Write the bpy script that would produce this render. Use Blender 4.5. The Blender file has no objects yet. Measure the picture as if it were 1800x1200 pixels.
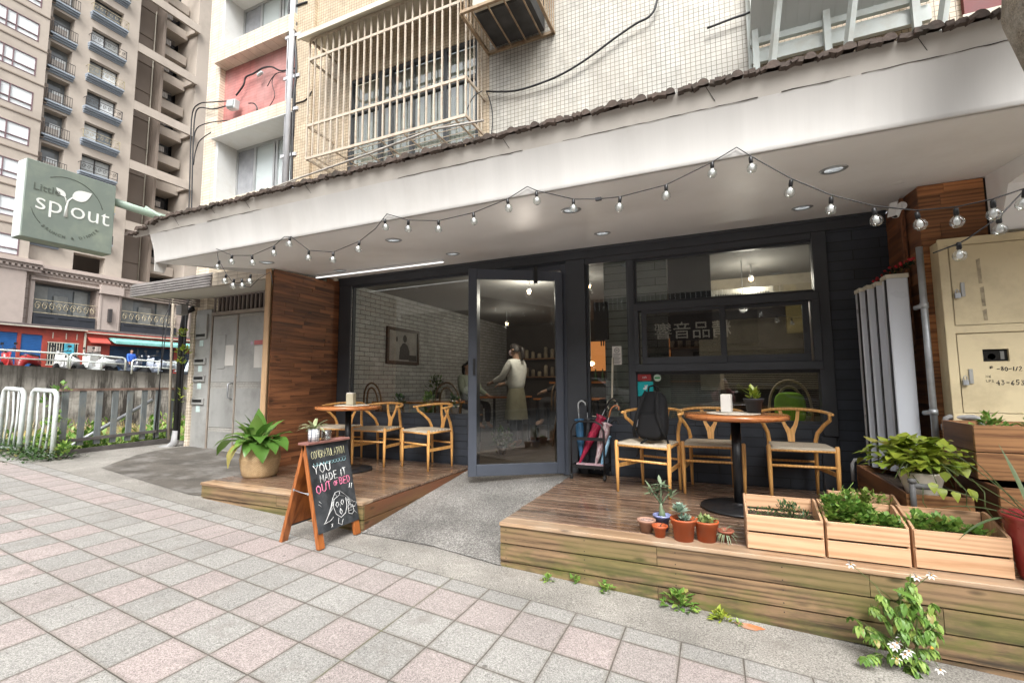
import bpy, bmesh, math, random
from mathutils import Vector, Matrix
R = math.radians
C = bpy.context.scene.collection
sc = bpy.context.scene
# ---------------------------------------------------------------- camera, sky, sun, exposure
YAW, PITCH, ROLL, FPX = R(23.75), R(5.25), R(-0.30), 808.0
cy, sy, cp, sp, cr, sr = math.cos(YAW), math.sin(YAW), math.cos(PITCH), math.sin(PITCH), math.cos(ROLL), math.sin(ROLL)
_f = Vector((-sy*cp, cy*cp, sp)); _r = Vector((cy, sy, 0)); _u = _r.cross(_f)
_r2 = cr*_r + sr*_u; _u2 = -sr*_r + cr*_u
cam = bpy.data.objects.new("camera", bpy.data.cameras.new("camera")); C.objects.link(cam)
CAM = Vector((0, 0, 1.0))
cam.matrix_world = Matrix(((_r2.x, _u2.x, -_f.x, CAM.x), (_r2.y, _u2.y, -_f.y, CAM.y), (_r2.z, _u2.z, -_f.z, CAM.z), (0, 0, 0, 1)))
cam.data.sensor_width = 36; cam.data.lens = FPX/1800*36; cam.data.clip_start = .02; cam.data.clip_end = 600
sc.camera = cam
w = bpy.data.worlds.new("World"); sc.world = w; w.use_nodes = True
nt = w.node_tree; bg = nt.nodes['Background']
SUN_EL, SUN_ROT = R(47), R(155)
sky = nt.nodes.new('ShaderNodeTexSky'); sky.sky_type = 'NISHITA'; sky.sun_disc = False
sky.sun_elevation = SUN_EL; sky.sun_rotation = SUN_ROT; sky.air_density = 1.0; sky.dust_density = 6.0; sky.ozone_density = 1.0
hs = nt.nodes.new('ShaderNodeHueSaturation'); hs.inputs['Saturation'].default_value = .14
nt.links.new(sky.outputs[0], hs.inputs['Color']); nt.links.new(hs.outputs[0], bg.inputs['Color'])
bg.inputs['Strength'].default_value = .15
sun = bpy.data.objects.new("sun", bpy.data.lights.new("sun", 'SUN')); C.objects.link(sun)
sun.data.energy = 1.25; sun.data.angle = R(26); sun.data.color = (1, .982, .955)
_sd = Vector((math.sin(SUN_ROT)*math.cos(SUN_EL), math.cos(SUN_ROT)*math.cos(SUN_EL), math.sin(SUN_EL)))
sun.rotation_euler = _sd.to_track_quat('Z', 'Y').to_euler(); sun.location = (0, -20, 30)
sc.view_settings.view_transform = 'Standard'; sc.view_settings.look = 'None'; sc.view_settings.gamma = 1
sc.view_settings.exposure = 1.02
sc.cycles.max_bounces = 8; sc.cycles.transparent_max_bounces = 12
# pixel of the photograph -> point on a real plane of the place
def ray(px, py):
    return _r2*((px-900)/FPX) - _u2*((py-600)/FPX) + _f
def FY(px, py, y):
    v = ray(px, py); t = y/v.y; return CAM + v*t
def FX(px, py, x):
    v = ray(px, py); t = x/v.x; return CAM + v*t
def FZ(px, py, z):
    v = ray(px, py); t = (z-1)/v.z; return CAM + v*t
def gz(x): return -.375 - .044*max(-41.5, min(x, 8))
# ---------------------------------------------------------------- materials
def lin(h):
    h = h.lstrip('#'); o = []
    for i in (0, 2, 4):
        c = int(h[i:i+2], 16)/255; o.append(c/12.92 if c <= .04045 else ((c+.055)/1.055)**2.4)
    return o
def col(c):
    if isinstance(c, str): c = lin(c)
    return (c[0], c[1], c[2], 1)
class NT:
    def __init__(s, name):
        s.m = bpy.data.materials.new(name); s.m.use_nodes = True; s.t = s.m.node_tree
        s.b = s.t.nodes['Principled BSDF']; s.out = s.t.nodes['Material Output']
    def n(s, typ, **k):
        nd = s.t.nodes.new('ShaderNode'+typ)
        for a, b in k.items():
            if a.startswith('_'): setattr(nd, a[1:], b)
            else: nd.inputs[a.replace('_', ' ')].default_value = b
        return nd
    def l(s, a, b): s.t.links.new(a, b)
    def pos(s, scale=(1, 1, 1), swz=None):
        g = s.n('NewGeometry'); o = g.outputs['Position']
        if swz:
            x = s.n('SeparateXYZ'); s.l(o, x.inputs[0]); c = s.n('CombineXYZ')
            for i, a in enumerate(swz):
                if a in 'XYZ': s.l(x.outputs[a], c.inputs[i])
            o = c.outputs[0]
        mp = s.n('Mapping'); mp.inputs['Scale'].default_value = scale; s.l(o, mp.inputs[0]); return mp.outputs[0]
    def mix(s, fac, a, b, mode='MIX'):
        m = s.n('MixRGB', _blend_type=mode)
        for v, i in ((fac, 0), (a, 1), (b, 2)):
            if hasattr(v, 'links'): s.l(v, m.inputs[i])
            else: m.inputs[i].default_value = v if i == 0 else col(v)
        return m.outputs[0]
    def math(s, op, a, b=0.0, clamp=False):
        m = s.n('Math', _operation=op, _use_clamp=clamp)
        for v, i in ((a, 0), (b, 1)):
            if hasattr(v, 'links'): s.l(v, m.inputs[i])
            else: m.inputs[i].default_value = v
        return m.outputs[0]
    def noise(s, vec, scale, detail=4, rough=.55):
        t = s.n('TexNoise'); t.inputs['Scale'].default_value = scale; t.inputs['Detail'].default_value = detail
        t.inputs['Roughness'].default_value = rough; s.l(vec, t.inputs['Vector']); return t.outputs['Fac']
    def ramp(s, fac, stops):
        r = s.n('ValToRGB'); e = r.color_ramp.elements
        while len(e) < len(stops): e.new(.5)
        for k, (p, c) in enumerate(stops): e[k].position = p; e[k].color = col(c) if not isinstance(c, (int, float)) else (c, c, c, 1)
        s.l(fac, r.inputs[0]); return r.outputs[0]
    def bump(s, h, dist=.003, strength=.6):
        b = s.n('Bump'); b.inputs['Distance'].default_value = dist; b.inputs['Strength'].default_value = strength
        s.l(h, b.inputs['Height']); s.l(b.outputs[0], s.b.inputs['Normal'])
def M(name, c, rough=.6, var=.18, scale=6, metal=0, stretch=(1, 1, 1), island=0, dirt=None, bump=0, grain=0, spec=.5, coat=0):
    k = NT(name); p = k.pos(stretch)
    f = k.noise(p, scale, 5)
    c = lin(c) if isinstance(c, str) else c
    o = k.ramp(f, [(.3, [x*(1-var) for x in c]), (.7, [min(1, x*(1+var)) for x in c])])
    if grain:
        g = k.noise(k.pos(), 160, 3); o = k.mix(1.0, o, k.ramp(g, [(.3, 1-grain), (.7, 1+grain*.5)]), 'MULTIPLY')
    if island:
        gi = k.n('NewGeometry'); o = k.mix(1.0, o, k.ramp(gi.outputs['Random Per Island'], [(0, 1-island), (1, 1+island)]), 'MULTIPLY')
    if dirt:
        dc, am, ds = dirt; q = k.noise(k.pos(), ds, 6, .65)
        o = k.mix(k.ramp(q, [(.48, 0.0), (.72, am)]), o, dc)
    k.l(o, k.b.inputs['Base Color']); k.b.inputs['Roughness'].default_value = rough; k.b.inputs['Metallic'].default_value = metal
    k.b.inputs['Specular IOR Level'].default_value = spec; k.b.inputs['Coat Weight'].default_value = coat
    r = k.math('ADD', k.math('MULTIPLY', f, .2), rough-.1, True); k.l(r, k.b.inputs['Roughness'])
    if bump: k.bump(k.noise(k.pos(stretch), scale*6, 4), bump, .7)
    return k.m
def leafm(name, a, b, rough=.45, trans=.25):
    k = NT(name); g = k.n('NewGeometry')
    la, lb = (lin(q) if isinstance(q, str) else q for q in (a, b)); o = k.ramp(g.outputs['Random Per Island'], [(0, [x*.75 for x in la]), (.45, la), (.93, lb), (.965, (.40, .30, .10))])
    o = k.mix(k.noise(k.pos(), 30), o, k.mix(.5, o, [x*.6 for x in lin(a)] if isinstance(a, str) else a))
    k.l(o, k.b.inputs['Base Color']); k.b.inputs['Roughness'].default_value = rough
    t = k.n('BsdfTranslucent'); k.l(o, t.inputs['Color']); m = k.n('MixShader'); m.inputs[0].default_value = trans
    k.l(k.b.outputs[0], m.inputs[1]); k.l(t.outputs[0], m.inputs[2]); k.l(m.outputs[0], k.out.inputs[0]); return k.m
def glassm(name, tint=.86, refl=1.0, base=.02, ior=1.5, rough=0.0):
    k = NT(name); t = k.n('BsdfTransparent'); t.inputs[0].default_value = (tint*.97, tint, tint*.99, 1)
    g = k.n('BsdfGlossy'); g.inputs['Roughness'].default_value = rough; g.inputs[0].default_value = (refl, refl, refl, 1)
    f = k.n('Fresnel'); k.l(k.math('ADD', ior, k.math('MULTIPLY', k.n('NewGeometry').outputs['Backfacing'], 1/ior-ior)), f.inputs[0]); m = k.n('MixShader')
    k.l(k.math('ADD', k.math('MULTIPLY', f.outputs[0], 1.1), base, True), m.inputs[0])
    k.l(t.outputs[0], m.inputs[1]); k.l(g.outputs[0], m.inputs[2]); k.l(m.outputs[0], k.out.inputs[0]); return k.m
def emis(name, c, s):
    k = NT(name); k.b.inputs['Emission Color'].default_value = col(c); k.b.inputs['Emission Strength'].default_value = s
    k.b.inputs['Base Color'].default_value = col(c); return k.m
def wood(name, a, b, axis='X', rough=.5, island=.25, green=0, scale=1.0, bump=.0015, knots=True, wear=None, coat=0):
    """planks: streaked grain along an axis, knots, tone per board; green = algae"""
    k = NT(name); st = {'X': (1.2, 22, 22), 'Y': (22, 1.2, 22), 'Z': (22, 22, 1.2)}[axis]
    gi = k.n('NewGeometry'); mp = k.n('Mapping'); mp.inputs['Scale'].default_value = [q*scale for q in st]
    off = k.n('VectorMath', _operation='ADD'); k.l(gi.outputs['Position'], off.inputs[0])
    sc3 = k.n('CombineXYZ'); rr = k.math('MULTIPLY', gi.outputs['Random Per Island'], 37.0)
    for i in range(3): k.l(rr, sc3.inputs[i])
    k.l(sc3.outputs[0], off.inputs[1]); k.l(off.outputs[0], mp.inputs[0])
    f = k.noise(mp.outputs[0], 1.6, 6, .62)
    wv = k.n('TexWave', _wave_type='BANDS', _bands_direction={'X': 'Z', 'Y': 'X', 'Z': 'X'}[axis]); wv.inputs['Scale'].default_value = .5
    wv.inputs['Distortion'].default_value = 14; wv.inputs['Detail'].default_value = 3; wv.inputs['Detail Scale'].default_value = .7
    k.l(mp.outputs[0], wv.inputs[0])
    fm = k.n('Mapping'); fm.inputs['Scale'].default_value = [q*3.2 for q in st]; k.l(off.outputs[0], fm.inputs[0]); fine = k.noise(fm.outputs[0], 1.5, 4, .7)
    g2 = k.mix(.18, k.mix(.45, f, fine), wv.outputs['Fac'])
    o = k.ramp(g2, [(.34, b), (.52, a), (.70, [min(1, x*1.25) for x in (lin(a) if isinstance(a, str) else a)])])
    if knots:
        mk = k.n('Mapping'); mk.inputs['Scale'].default_value = {'X': (3, 9, 9), 'Y': (9, 3, 9), 'Z': (9, 9, 3)}[axis]; k.l(off.outputs[0], mk.inputs[0])
        vo = k.n('TexVoronoi'); vo.inputs['Scale'].default_value = 1.0; k.l(mk.outputs[0], vo.inputs['Vector'])
        o = k.mix(k.ramp(vo.outputs['Distance'], [(.06, .85), (.16, 0.0)]), o, [x*.35 for x in (lin(b) if isinstance(b, str) else b)])
    o = k.mix(1.0, o, k.ramp(gi.outputs['Random Per Island'], [(0, 1-island), (1, 1+island)]), 'MULTIPLY')
    if green:
        q = k.noise(k.pos((1, 1, 3)), 1.7, 6, .65); sz = k.n('SeparateXYZ'); k.l(gi.outputs['Position'], sz.inputs[0])
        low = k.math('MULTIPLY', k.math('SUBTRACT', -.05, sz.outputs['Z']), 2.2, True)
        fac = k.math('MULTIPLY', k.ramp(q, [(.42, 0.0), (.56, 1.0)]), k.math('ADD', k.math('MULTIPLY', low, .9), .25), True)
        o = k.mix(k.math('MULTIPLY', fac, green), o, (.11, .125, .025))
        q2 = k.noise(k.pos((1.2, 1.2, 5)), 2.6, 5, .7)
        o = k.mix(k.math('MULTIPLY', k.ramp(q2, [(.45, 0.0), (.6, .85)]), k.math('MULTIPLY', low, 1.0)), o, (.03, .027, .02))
    if wear:
        q = k.noise(k.pos(), 2.2, 5, .6); o = k.mix(k.ramp(q, [(.45, 0.0), (.7, .8)]), o, wear)
    k.l(o, k.b.inputs['Base Color'])
    k.l(k.math('ADD', k.math('MULTIPLY', f, .3), rough-.15, True), k.b.inputs['Roughness'])
    k.b.inputs['Coat Weight'].default_value = coat
    if bump: k.bump(g2, bump, .6)
    return k.m
def bricks(name, a, b, mortar, bw, rh, axes='XZ', ms=.006, rough=.7, offset=.5, bump=.006, msmooth=.1, dirt=None, spec=.5, colvar=.0):
    k = NT(name); vec = k.pos((1, 1, 1), axes+'0')
    t = k.n('TexBrick'); t.offset = offset; t.inputs['Scale'].default_value = 1; t.inputs['Brick Width'].default_value = bw
    t.inputs['Row Height'].default_value = rh; t.inputs['Mortar Size'].default_value = ms; t.inputs['Mortar Smooth'].default_value = msmooth
    t.inputs['Color1'].default_value = col(a); t.inputs['Color2'].default_value = col(b); t.inputs['Mortar'].default_value = col(mortar)
    k.l(vec, t.inputs[0])
    f = k.noise(k.pos(), 5, 6, .6)
    o = k.mix(1.0, t.outputs['Color'], k.ramp(f, [(.3, .82), (.7, 1.12)]), 'MULTIPLY')
    if dirt:
        dc, am, st = dirt; q = k.noise(k.pos(st), 1.0, 6, .65); o = k.mix(k.ramp(q, [(.45, 0.0), (.75, am)]), o, dc)
    k.l(o, k.b.inputs['Base Color']); k.b.inputs['Roughness'].default_value = rough; k.b.inputs['Specular IOR Level'].default_value = spec
    if bump:
        h = k.math('SUBTRACT', k.math('MULTIPLY', k.noise(k.pos(), 28, 4), .35), t.outputs['Fac']); k.bump(h, bump, .8)
    return k.m
# ---------------------------------------------------------------- mesh builder
WL = {}
def setp(o, label=None, cat=None, group=None, kind=None, category=None):
    cat = cat or category
    if label: o['label'] = label
    if cat: o['category'] = cat
    if group: o['group'] = group
    if kind: o['kind'] = kind
    return o
class MB:
    def __init__(s): s.v = []; s.f = []; s.mi = []; s.sm = []; s.cur = 0; s.T = None
    def add(s, vs, fs, smooth=False):
        n = len(s.v)
        if s.T: vs = [s.T @ Vector(v) for v in vs]
        s.v += [tuple(v) for v in vs]
        for f in fs: s.f.append([n+i for i in f]); s.mi.append(s.cur); s.sm.append(smooth)
    def box(s, x0, x1, y0, y1, z0, z1):
        s.add([(x, y, z) for z in (z0, z1) for y in (y0, y1) for x in (x0, x1)],
              [(0, 2, 3, 1), (4, 5, 7, 6), (0, 1, 5, 4), (2, 6, 7, 3), (0, 4, 6, 2), (1, 3, 7, 5)])
    def cbox(s, c, sx, sy, sz, rot=None):
        c = Vector(c); P = [Vector((x*sx/2, y*sy/2, z*sz/2)) for z in (-1, 1) for y in (-1, 1) for x in (-1, 1)]
        if rot is not None:
            m = rot if isinstance(rot, Matrix) else Matrix.Rotation(rot, 3, 'Z'); P = [m @ p for p in P]
        s.add([c+p for p in P], [(0, 2, 3, 1), (4, 5, 7, 6), (0, 1, 5, 4), (2, 6, 7, 3), (0, 4, 6, 2), (1, 3, 7, 5)])
    def bar(s, p, q, w, h=None, up=(0, 0, 1)):
        p, q = Vector(p), Vector(q); d = (q-p); L = d.length; d.normalize(); h = h or w
        u = Vector(up); a = d.cross(u)
        if a.length < 1e-4: a = d.cross(Vector((1, 0, 0)))
        a.normalize(); b = a.cross(d); m = Matrix((a, d, b)).transposed()
        s.cbox((p+q)/2, w, L, h, m)
    def tube(s, pts, r, n=8, cap=True, flat=1.0, smooth=True, upv=None):
        pts = [Vector(p) for p in pts]; k = len(pts); rs = r if isinstance(r, (list, tuple)) else [r]*k
        vs = []; prev = None
        for i, p in enumerate(pts):
            d = (pts[min(i+1, k-1)]-pts[max(i-1, 0)]).normalized()
            if prev is None:
                a = Vector(upv) if upv else (Vector((0, 0, 1)) if abs(d.z) < .9 else Vector((1, 0, 0)))
                a = (a-d*a.dot(d)).normalized()
            else:
                a = (prev-d*prev.dot(d)); a = a.normalized() if a.length > 1e-5 else prev
            prev = a; b = d.cross(a)
            for j in range(n):
                t = 2*math.pi*j/n; vs.append(p+a*(math.cos(t)*rs[i]*flat)+b*(math.sin(t)*rs[i]))
        fs = [(i*n+j, i*n+(j+1) % n, (i+1)*n+(j+1) % n, (i+1)*n+j) for i in range(k-1) for j in range(n)]
        if cap: fs += [tuple(range(n-1, -1, -1)), tuple(range((k-1)*n, k*n))]
        s.add(vs, fs, smooth)
    def lathe(s, prof, c=(0, 0, 0), n=24, smooth=True, ax=None, sx=1, sy=1):
        vs = []; c = Vector(c); m = ax if ax is not None else Matrix.Identity(3)
        for r, z in prof:
            for j in range(n):
                t = 2*math.pi*j/n; vs.append(c + m @ Vector((math.cos(t)*r*sx, math.sin(t)*r*sy, z)))
        k = len(prof)
        fs = [(i*n+j, i*n+(j+1) % n, (i+1)*n+(j+1) % n, (i+1)*n+j) for i in range(k-1) for j in range(n)]
        if prof[0][0] > 1e-5: fs.append(tuple(range(n-1, -1, -1)))
        if prof[-1][0] > 1e-5: fs.append(tuple(range((k-1)*n, k*n)))
        s.add(vs, fs, smooth)
    def prism(s, poly, d, org=(0, 0, 0), ax=(1, 0, 0), ay=(0, 0, 1)):
        """poly in 2D (ax, ay) extruded by vector d"""
        o, ax, ay, d = Vector(org), Vector(ax), Vector(ay), Vector(d); n = len(poly)
        P = [o+ax*a+ay*b for a, b in poly]
        s.add(P+[p+d for p in P], [tuple(range(n)), tuple(range(2*n-1, n-1, -1))]+[(i, n+i, n+(i+1) % n, (i+1) % n) for i in range(n)])
    def quad(s, a, b, c, d): s.add([a, b, c, d], [(0, 1, 2, 3)])
    def disc(s, c, r, nrm=(0, 0, 1), n=16, th=.002):
        q = Vector(nrm).to_track_quat('Z', 'Y').to_matrix(); s.lathe([(r, 0), (r, th)], c, n, False, q)
    def leaf(s, p, d, L, W, up=(0, 0, 1), droop=.4, fold=.25, seg=4, tip=1.0, base=.15, shape=None, smooth=True, wav=0):
        """one leaf: strip with midrib fold, drooping along its length"""
        p = Vector(p); d = Vector(d).normalized(); u = Vector(up); a = d.cross(u)
        if a.length < 1e-3: a = Vector((1, 0, 0))
        a.normalize(); nrm = a.cross(d).normalized(); vs = []; pos = p.copy(); dd = d.copy(); stp = L/seg
        for i in range(seg+1):
            t = i/seg
            wd = (shape(t) if shape else (math.sin(math.pi*min(1, (t*.92+base*.5))**.8)))*W/2
            if i == seg: wd = W*.02
            wz = wav*math.sin(i*2.3)*W
            vs += [pos-a*wd+nrm*(fold*wd+wz), pos, pos+a*wd+nrm*(fold*wd-wz)]
            dd = (dd-Vector((0, 0, 1))*droop*stp/L*.55).normalized(); nrm = a.cross(dd).normalized(); pos = pos+dd*stp
        fs = []
        for i in range(seg):
            for j in (0, 1): fs.append((i*3+j, i*3+j+1, i*3+j+4, i*3+j+3))
        s.add(vs, fs, smooth)
    def build(s, name, mats, parent=None, loc=None, bevel=0, **pr):
        me = bpy.data.meshes.new(name)
        off = Vector((0, 0, 0))
        if parent is not None: off = WL.get(parent.name, Vector((0, 0, 0)))
        elif loc is not None: off = Vector(loc)
        else:
            if s.v:
                mn = [min(v[i] for v in s.v) for i in range(3)]; mx = [max(v[i] for v in s.v) for i in range(3)]
                off = Vector(((mn[0]+mx[0])/2, (mn[1]+mx[1])/2, mn[2]))
        me.from_pydata([tuple(Vector(v)-off) for v in s.v], [], s.f)
        me.polygons.foreach_set('material_index', s.mi); me.polygons.foreach_set('use_smooth', s.sm)
        for m in (mats if isinstance(mats, (list, tuple)) else [mats]): me.materials.append(m)
        me.update()
        o = bpy.data.objects.new(name, me); C.objects.link(o)
        if parent is not None: o.parent = parent
        else: o.location = off
        WL[o.name] = off
        if bevel:
            b = o.modifiers.new('bevel', 'BEVEL'); b.width = bevel; b.segments = 1; b.limit_method = 'ANGLE'; b.angle_limit = R(50)
        setp(o, **pr); return o
def thing(name, label, cat, loc=(0, 0, 0), group=None, proto=False):
    o = bpy.data.objects.new(name, None); C.objects.link(o); o.empty_display_size = .1; o.location = loc
    WL[o.name] = Vector((0, 0, 0)) if proto else Vector(loc)
    return setp(o, label, cat, group)
def sub(o): WL.setdefault(o.name, Vector((0, 0, 0))); return o
def copy_tree(o, parent=None):
    c = o.copy(); C.objects.link(c); c.parent = parent
    for ch in o.children: copy_tree(ch, c)
    return c
def text(s, size, org, ax, ay, mat, name='lettering', parent=None, ext=.002, mb=None, xs=1.0, align='CENTER', bold=0):
    cu = bpy.data.curves.new('t', 'FONT'); cu.body = s; cu.size = size; cu.extrude = ext; cu.align_x = align; cu.align_y = 'CENTER'; cu.offset = bold
    cu.resolution_u = 3
    ob = bpy.data.objects.new('t', cu); C.objects.link(ob); bpy.context.view_layer.update()
    me = bpy.data.meshes.new_from_object(ob.evaluated_get(bpy.context.evaluated_depsgraph_get()))
    ax, ay = Vector(ax).normalized(), Vector(ay).normalized(); n = ax.cross(ay); o = Vector(org)
    vs = [o+ax*(v.co.x*xs)+ay*v.co.y+n*v.co.z for v in me.vertices]; fs = [tuple(p.vertices) for p in me.polygons]
    bpy.data.objects.remove(ob); bpy.data.curves.remove(cu); bpy.data.meshes.remove(me)
    m = mb or MB(); m.add(vs, fs)
    return m if mb else m.build(name, mat, parent)
STROKE = {'A': [[(0, 0), (.5, 1), (1, 0)], [(.2, .4), (.8, .4)]], 'B': [[(0, 0), (0, 1), (.7, .9), (.7, .6), (0, .52), (.8, .42), (.85, .12), (0, 0)]],
 'C': [[(.95, .85), (.5, 1), (.1, .7), (.05, .3), (.4, 0), (.95, .15)]], 'D': [[(0, 0), (0, 1), (.6, .9), (.9, .5), (.6, .1), (0, 0)]],
 'E': [[(.85, 1), (0, 1), (0, 0), (.9, 0)], [(0, .5), (.7, .5)]], 'F': [[(.85, 1), (0, 1), (0, 0)], [(0, .5), (.7, .5)]],
 'G': [[(.95, .85), (.5, 1), (.1, .7), (.05, .3), (.4, 0), (.95, .2), (.95, .5), (.55, .5)]], 'I': [[(.4, 0), (.4, 1)]],
 'L': [[(0, 1), (0, 0), (.8, 0)]], 'M': [[(0, 0), (.1, 1), (.5, .3), (.9, 1), (1, 0)]], 'N': [[(0, 0), (.05, 1), (.9, 0), (.95, 1)]],
 'O': [[(.5, 1), (.1, .75), (.05, .3), (.45, 0), (.9, .25), (.92, .7), (.5, 1)]], 'P': [[(0, 0), (0, 1), (.8, .9), (.8, .55), (0, .48)]],
 'R': [[(0, 0), (0, 1), (.8, .9), (.75, .55), (0, .48), (.9, 0)]], 'S': [[(.9, .85), (.4, 1), (.1, .75), (.8, .35), (.6, .02), (.05, .12)]],
 'T': [[(0, 1), (1, 1)], [(.5, 1), (.5, 0)]], 'U': [[(0, 1), (.08, .2), (.45, 0), (.85, .2), (.95, 1)]], 'Y': [[(0, 1), (.5, .5), (1, 1)], [(.5, .5), (.45, 0)]],
 '0': [[(.5, 1), (.1, .7), (.1, .3), (.5, 0), (.9, .3), (.9, .7), (.5, 1)]], '1': [[(.5, 0), (.5, 1)]], '2': [[(.1, .8), (.5, 1), (.85, .7), (0, 0), (.9, .02)]],
 '3': [[(.1, .95), (.7, .95), (.4, .6), (.85, .3), (.5, 0), (.05, .1)]], '4': [[(.7, 0), (.65, 1), (0, .4), (.95, .4)]], '5': [[(.85, 1), (.2, 1), (.15, .6), (.8, .5), (.6, .02), (.05, .1)]],
 '6': [[(.75, 1), (.2, .5), (.2, .1), (.6, 0), (.8, .3), (.3, .45)]], '8': [[(.5, .55), (.15, .8), (.5, 1), (.8, .8), (.5, .55), (.1, .25), (.5, 0), (.9, .25), (.5, .55)]],
 '9': [[(.8, .7), (.4, .5), (.2, .8), (.6, 1), (.8, .7), (.7, 0)]], '-': [[(.1, .5), (.9, .5)]], '#': [[(.1, .3), (.9, .4)], [(.1, .65), (.9, .7)], [(.5, .9), (.3, .1)]], '/': [[(.2, 0), (.8, 1)]], ' ': []}
def strokes(mb, pl, org, ax, ay, r, n=5):
    o, ax, ay = Vector(org), Vector(ax), Vector(ay)
    for q in pl:
        if len(q) == 1: continue
        mb.tube([o+ax*a+ay*b for a, b in q], r, n, flat=.35, upv=ax.cross(ay))
def scrawl(mb, txt, org, ax, ay, cw, h, r, gap=1.25, jit=.06, rnd=random.Random(4), rise=0):
    o, ax, ay = Vector(org), Vector(ax), Vector(ay); x = 0
    for i, ch in enumerate(txt):
        k = .55 if ch in 'I1' else 1
        dy = rnd.uniform(-jit, jit)*h + rise*i
        hh = h*(1+rnd.uniform(-jit, jit)); sl = rnd.uniform(-.08, .08)
        strokes(mb, [[(x+(a*k+sl*b)*cw, dy+b*hh) for a, b in q] for q in STROKE[ch]], o, ax, ay, r)
        x += cw*gap*k if ch != ' ' else cw*.6
def holes_wall(mb, P, u0, u1, z0, z1, holes, depth, rev=True):
    """front skin with rectangular openings; P(u,z,d) -> point; d>0 goes into the wall"""
    us = sorted({u0, u1, *[h[0] for h in holes], *[h[1] for h in holes]}); zs = sorted({z0, z1, *[h[2] for h in holes], *[h[3] for h in holes]})
    us = [u for u in us if u0 <= u <= u1]; zs = [z for z in zs if z0 <= z <= z1]
    for a, b in zip(us, us[1:]):
        run = None
        for c, d in zip(zs, zs[1:]):
            inside = any(h[0] <= (a+b)/2 <= h[1] and h[2] <= (c+d)/2 <= h[3] for h in holes)
            if not inside:
                if run is None: run = c
            elif run is not None:
                mb.quad(P(a, run, 0), P(b, run, 0), P(b, c, 0), P(a, c, 0)); run = None
        if run is not None: mb.quad(P(a, run, 0), P(b, run, 0), P(b, zs[-1], 0), P(a, zs[-1], 0))
    if rev:
        for a, b, c, d in holes:
            for (p, q) in (((a, c), (b, c)), ((b, c), (b, d)), ((b, d), (a, d)), ((a, d), (a, c))):
                mb.quad(P(p[0], p[1], 0), P(q[0], q[1], 0), P(q[0], q[1], depth), P(p[0], p[1], depth))
rnd = random.Random(11)
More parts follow.
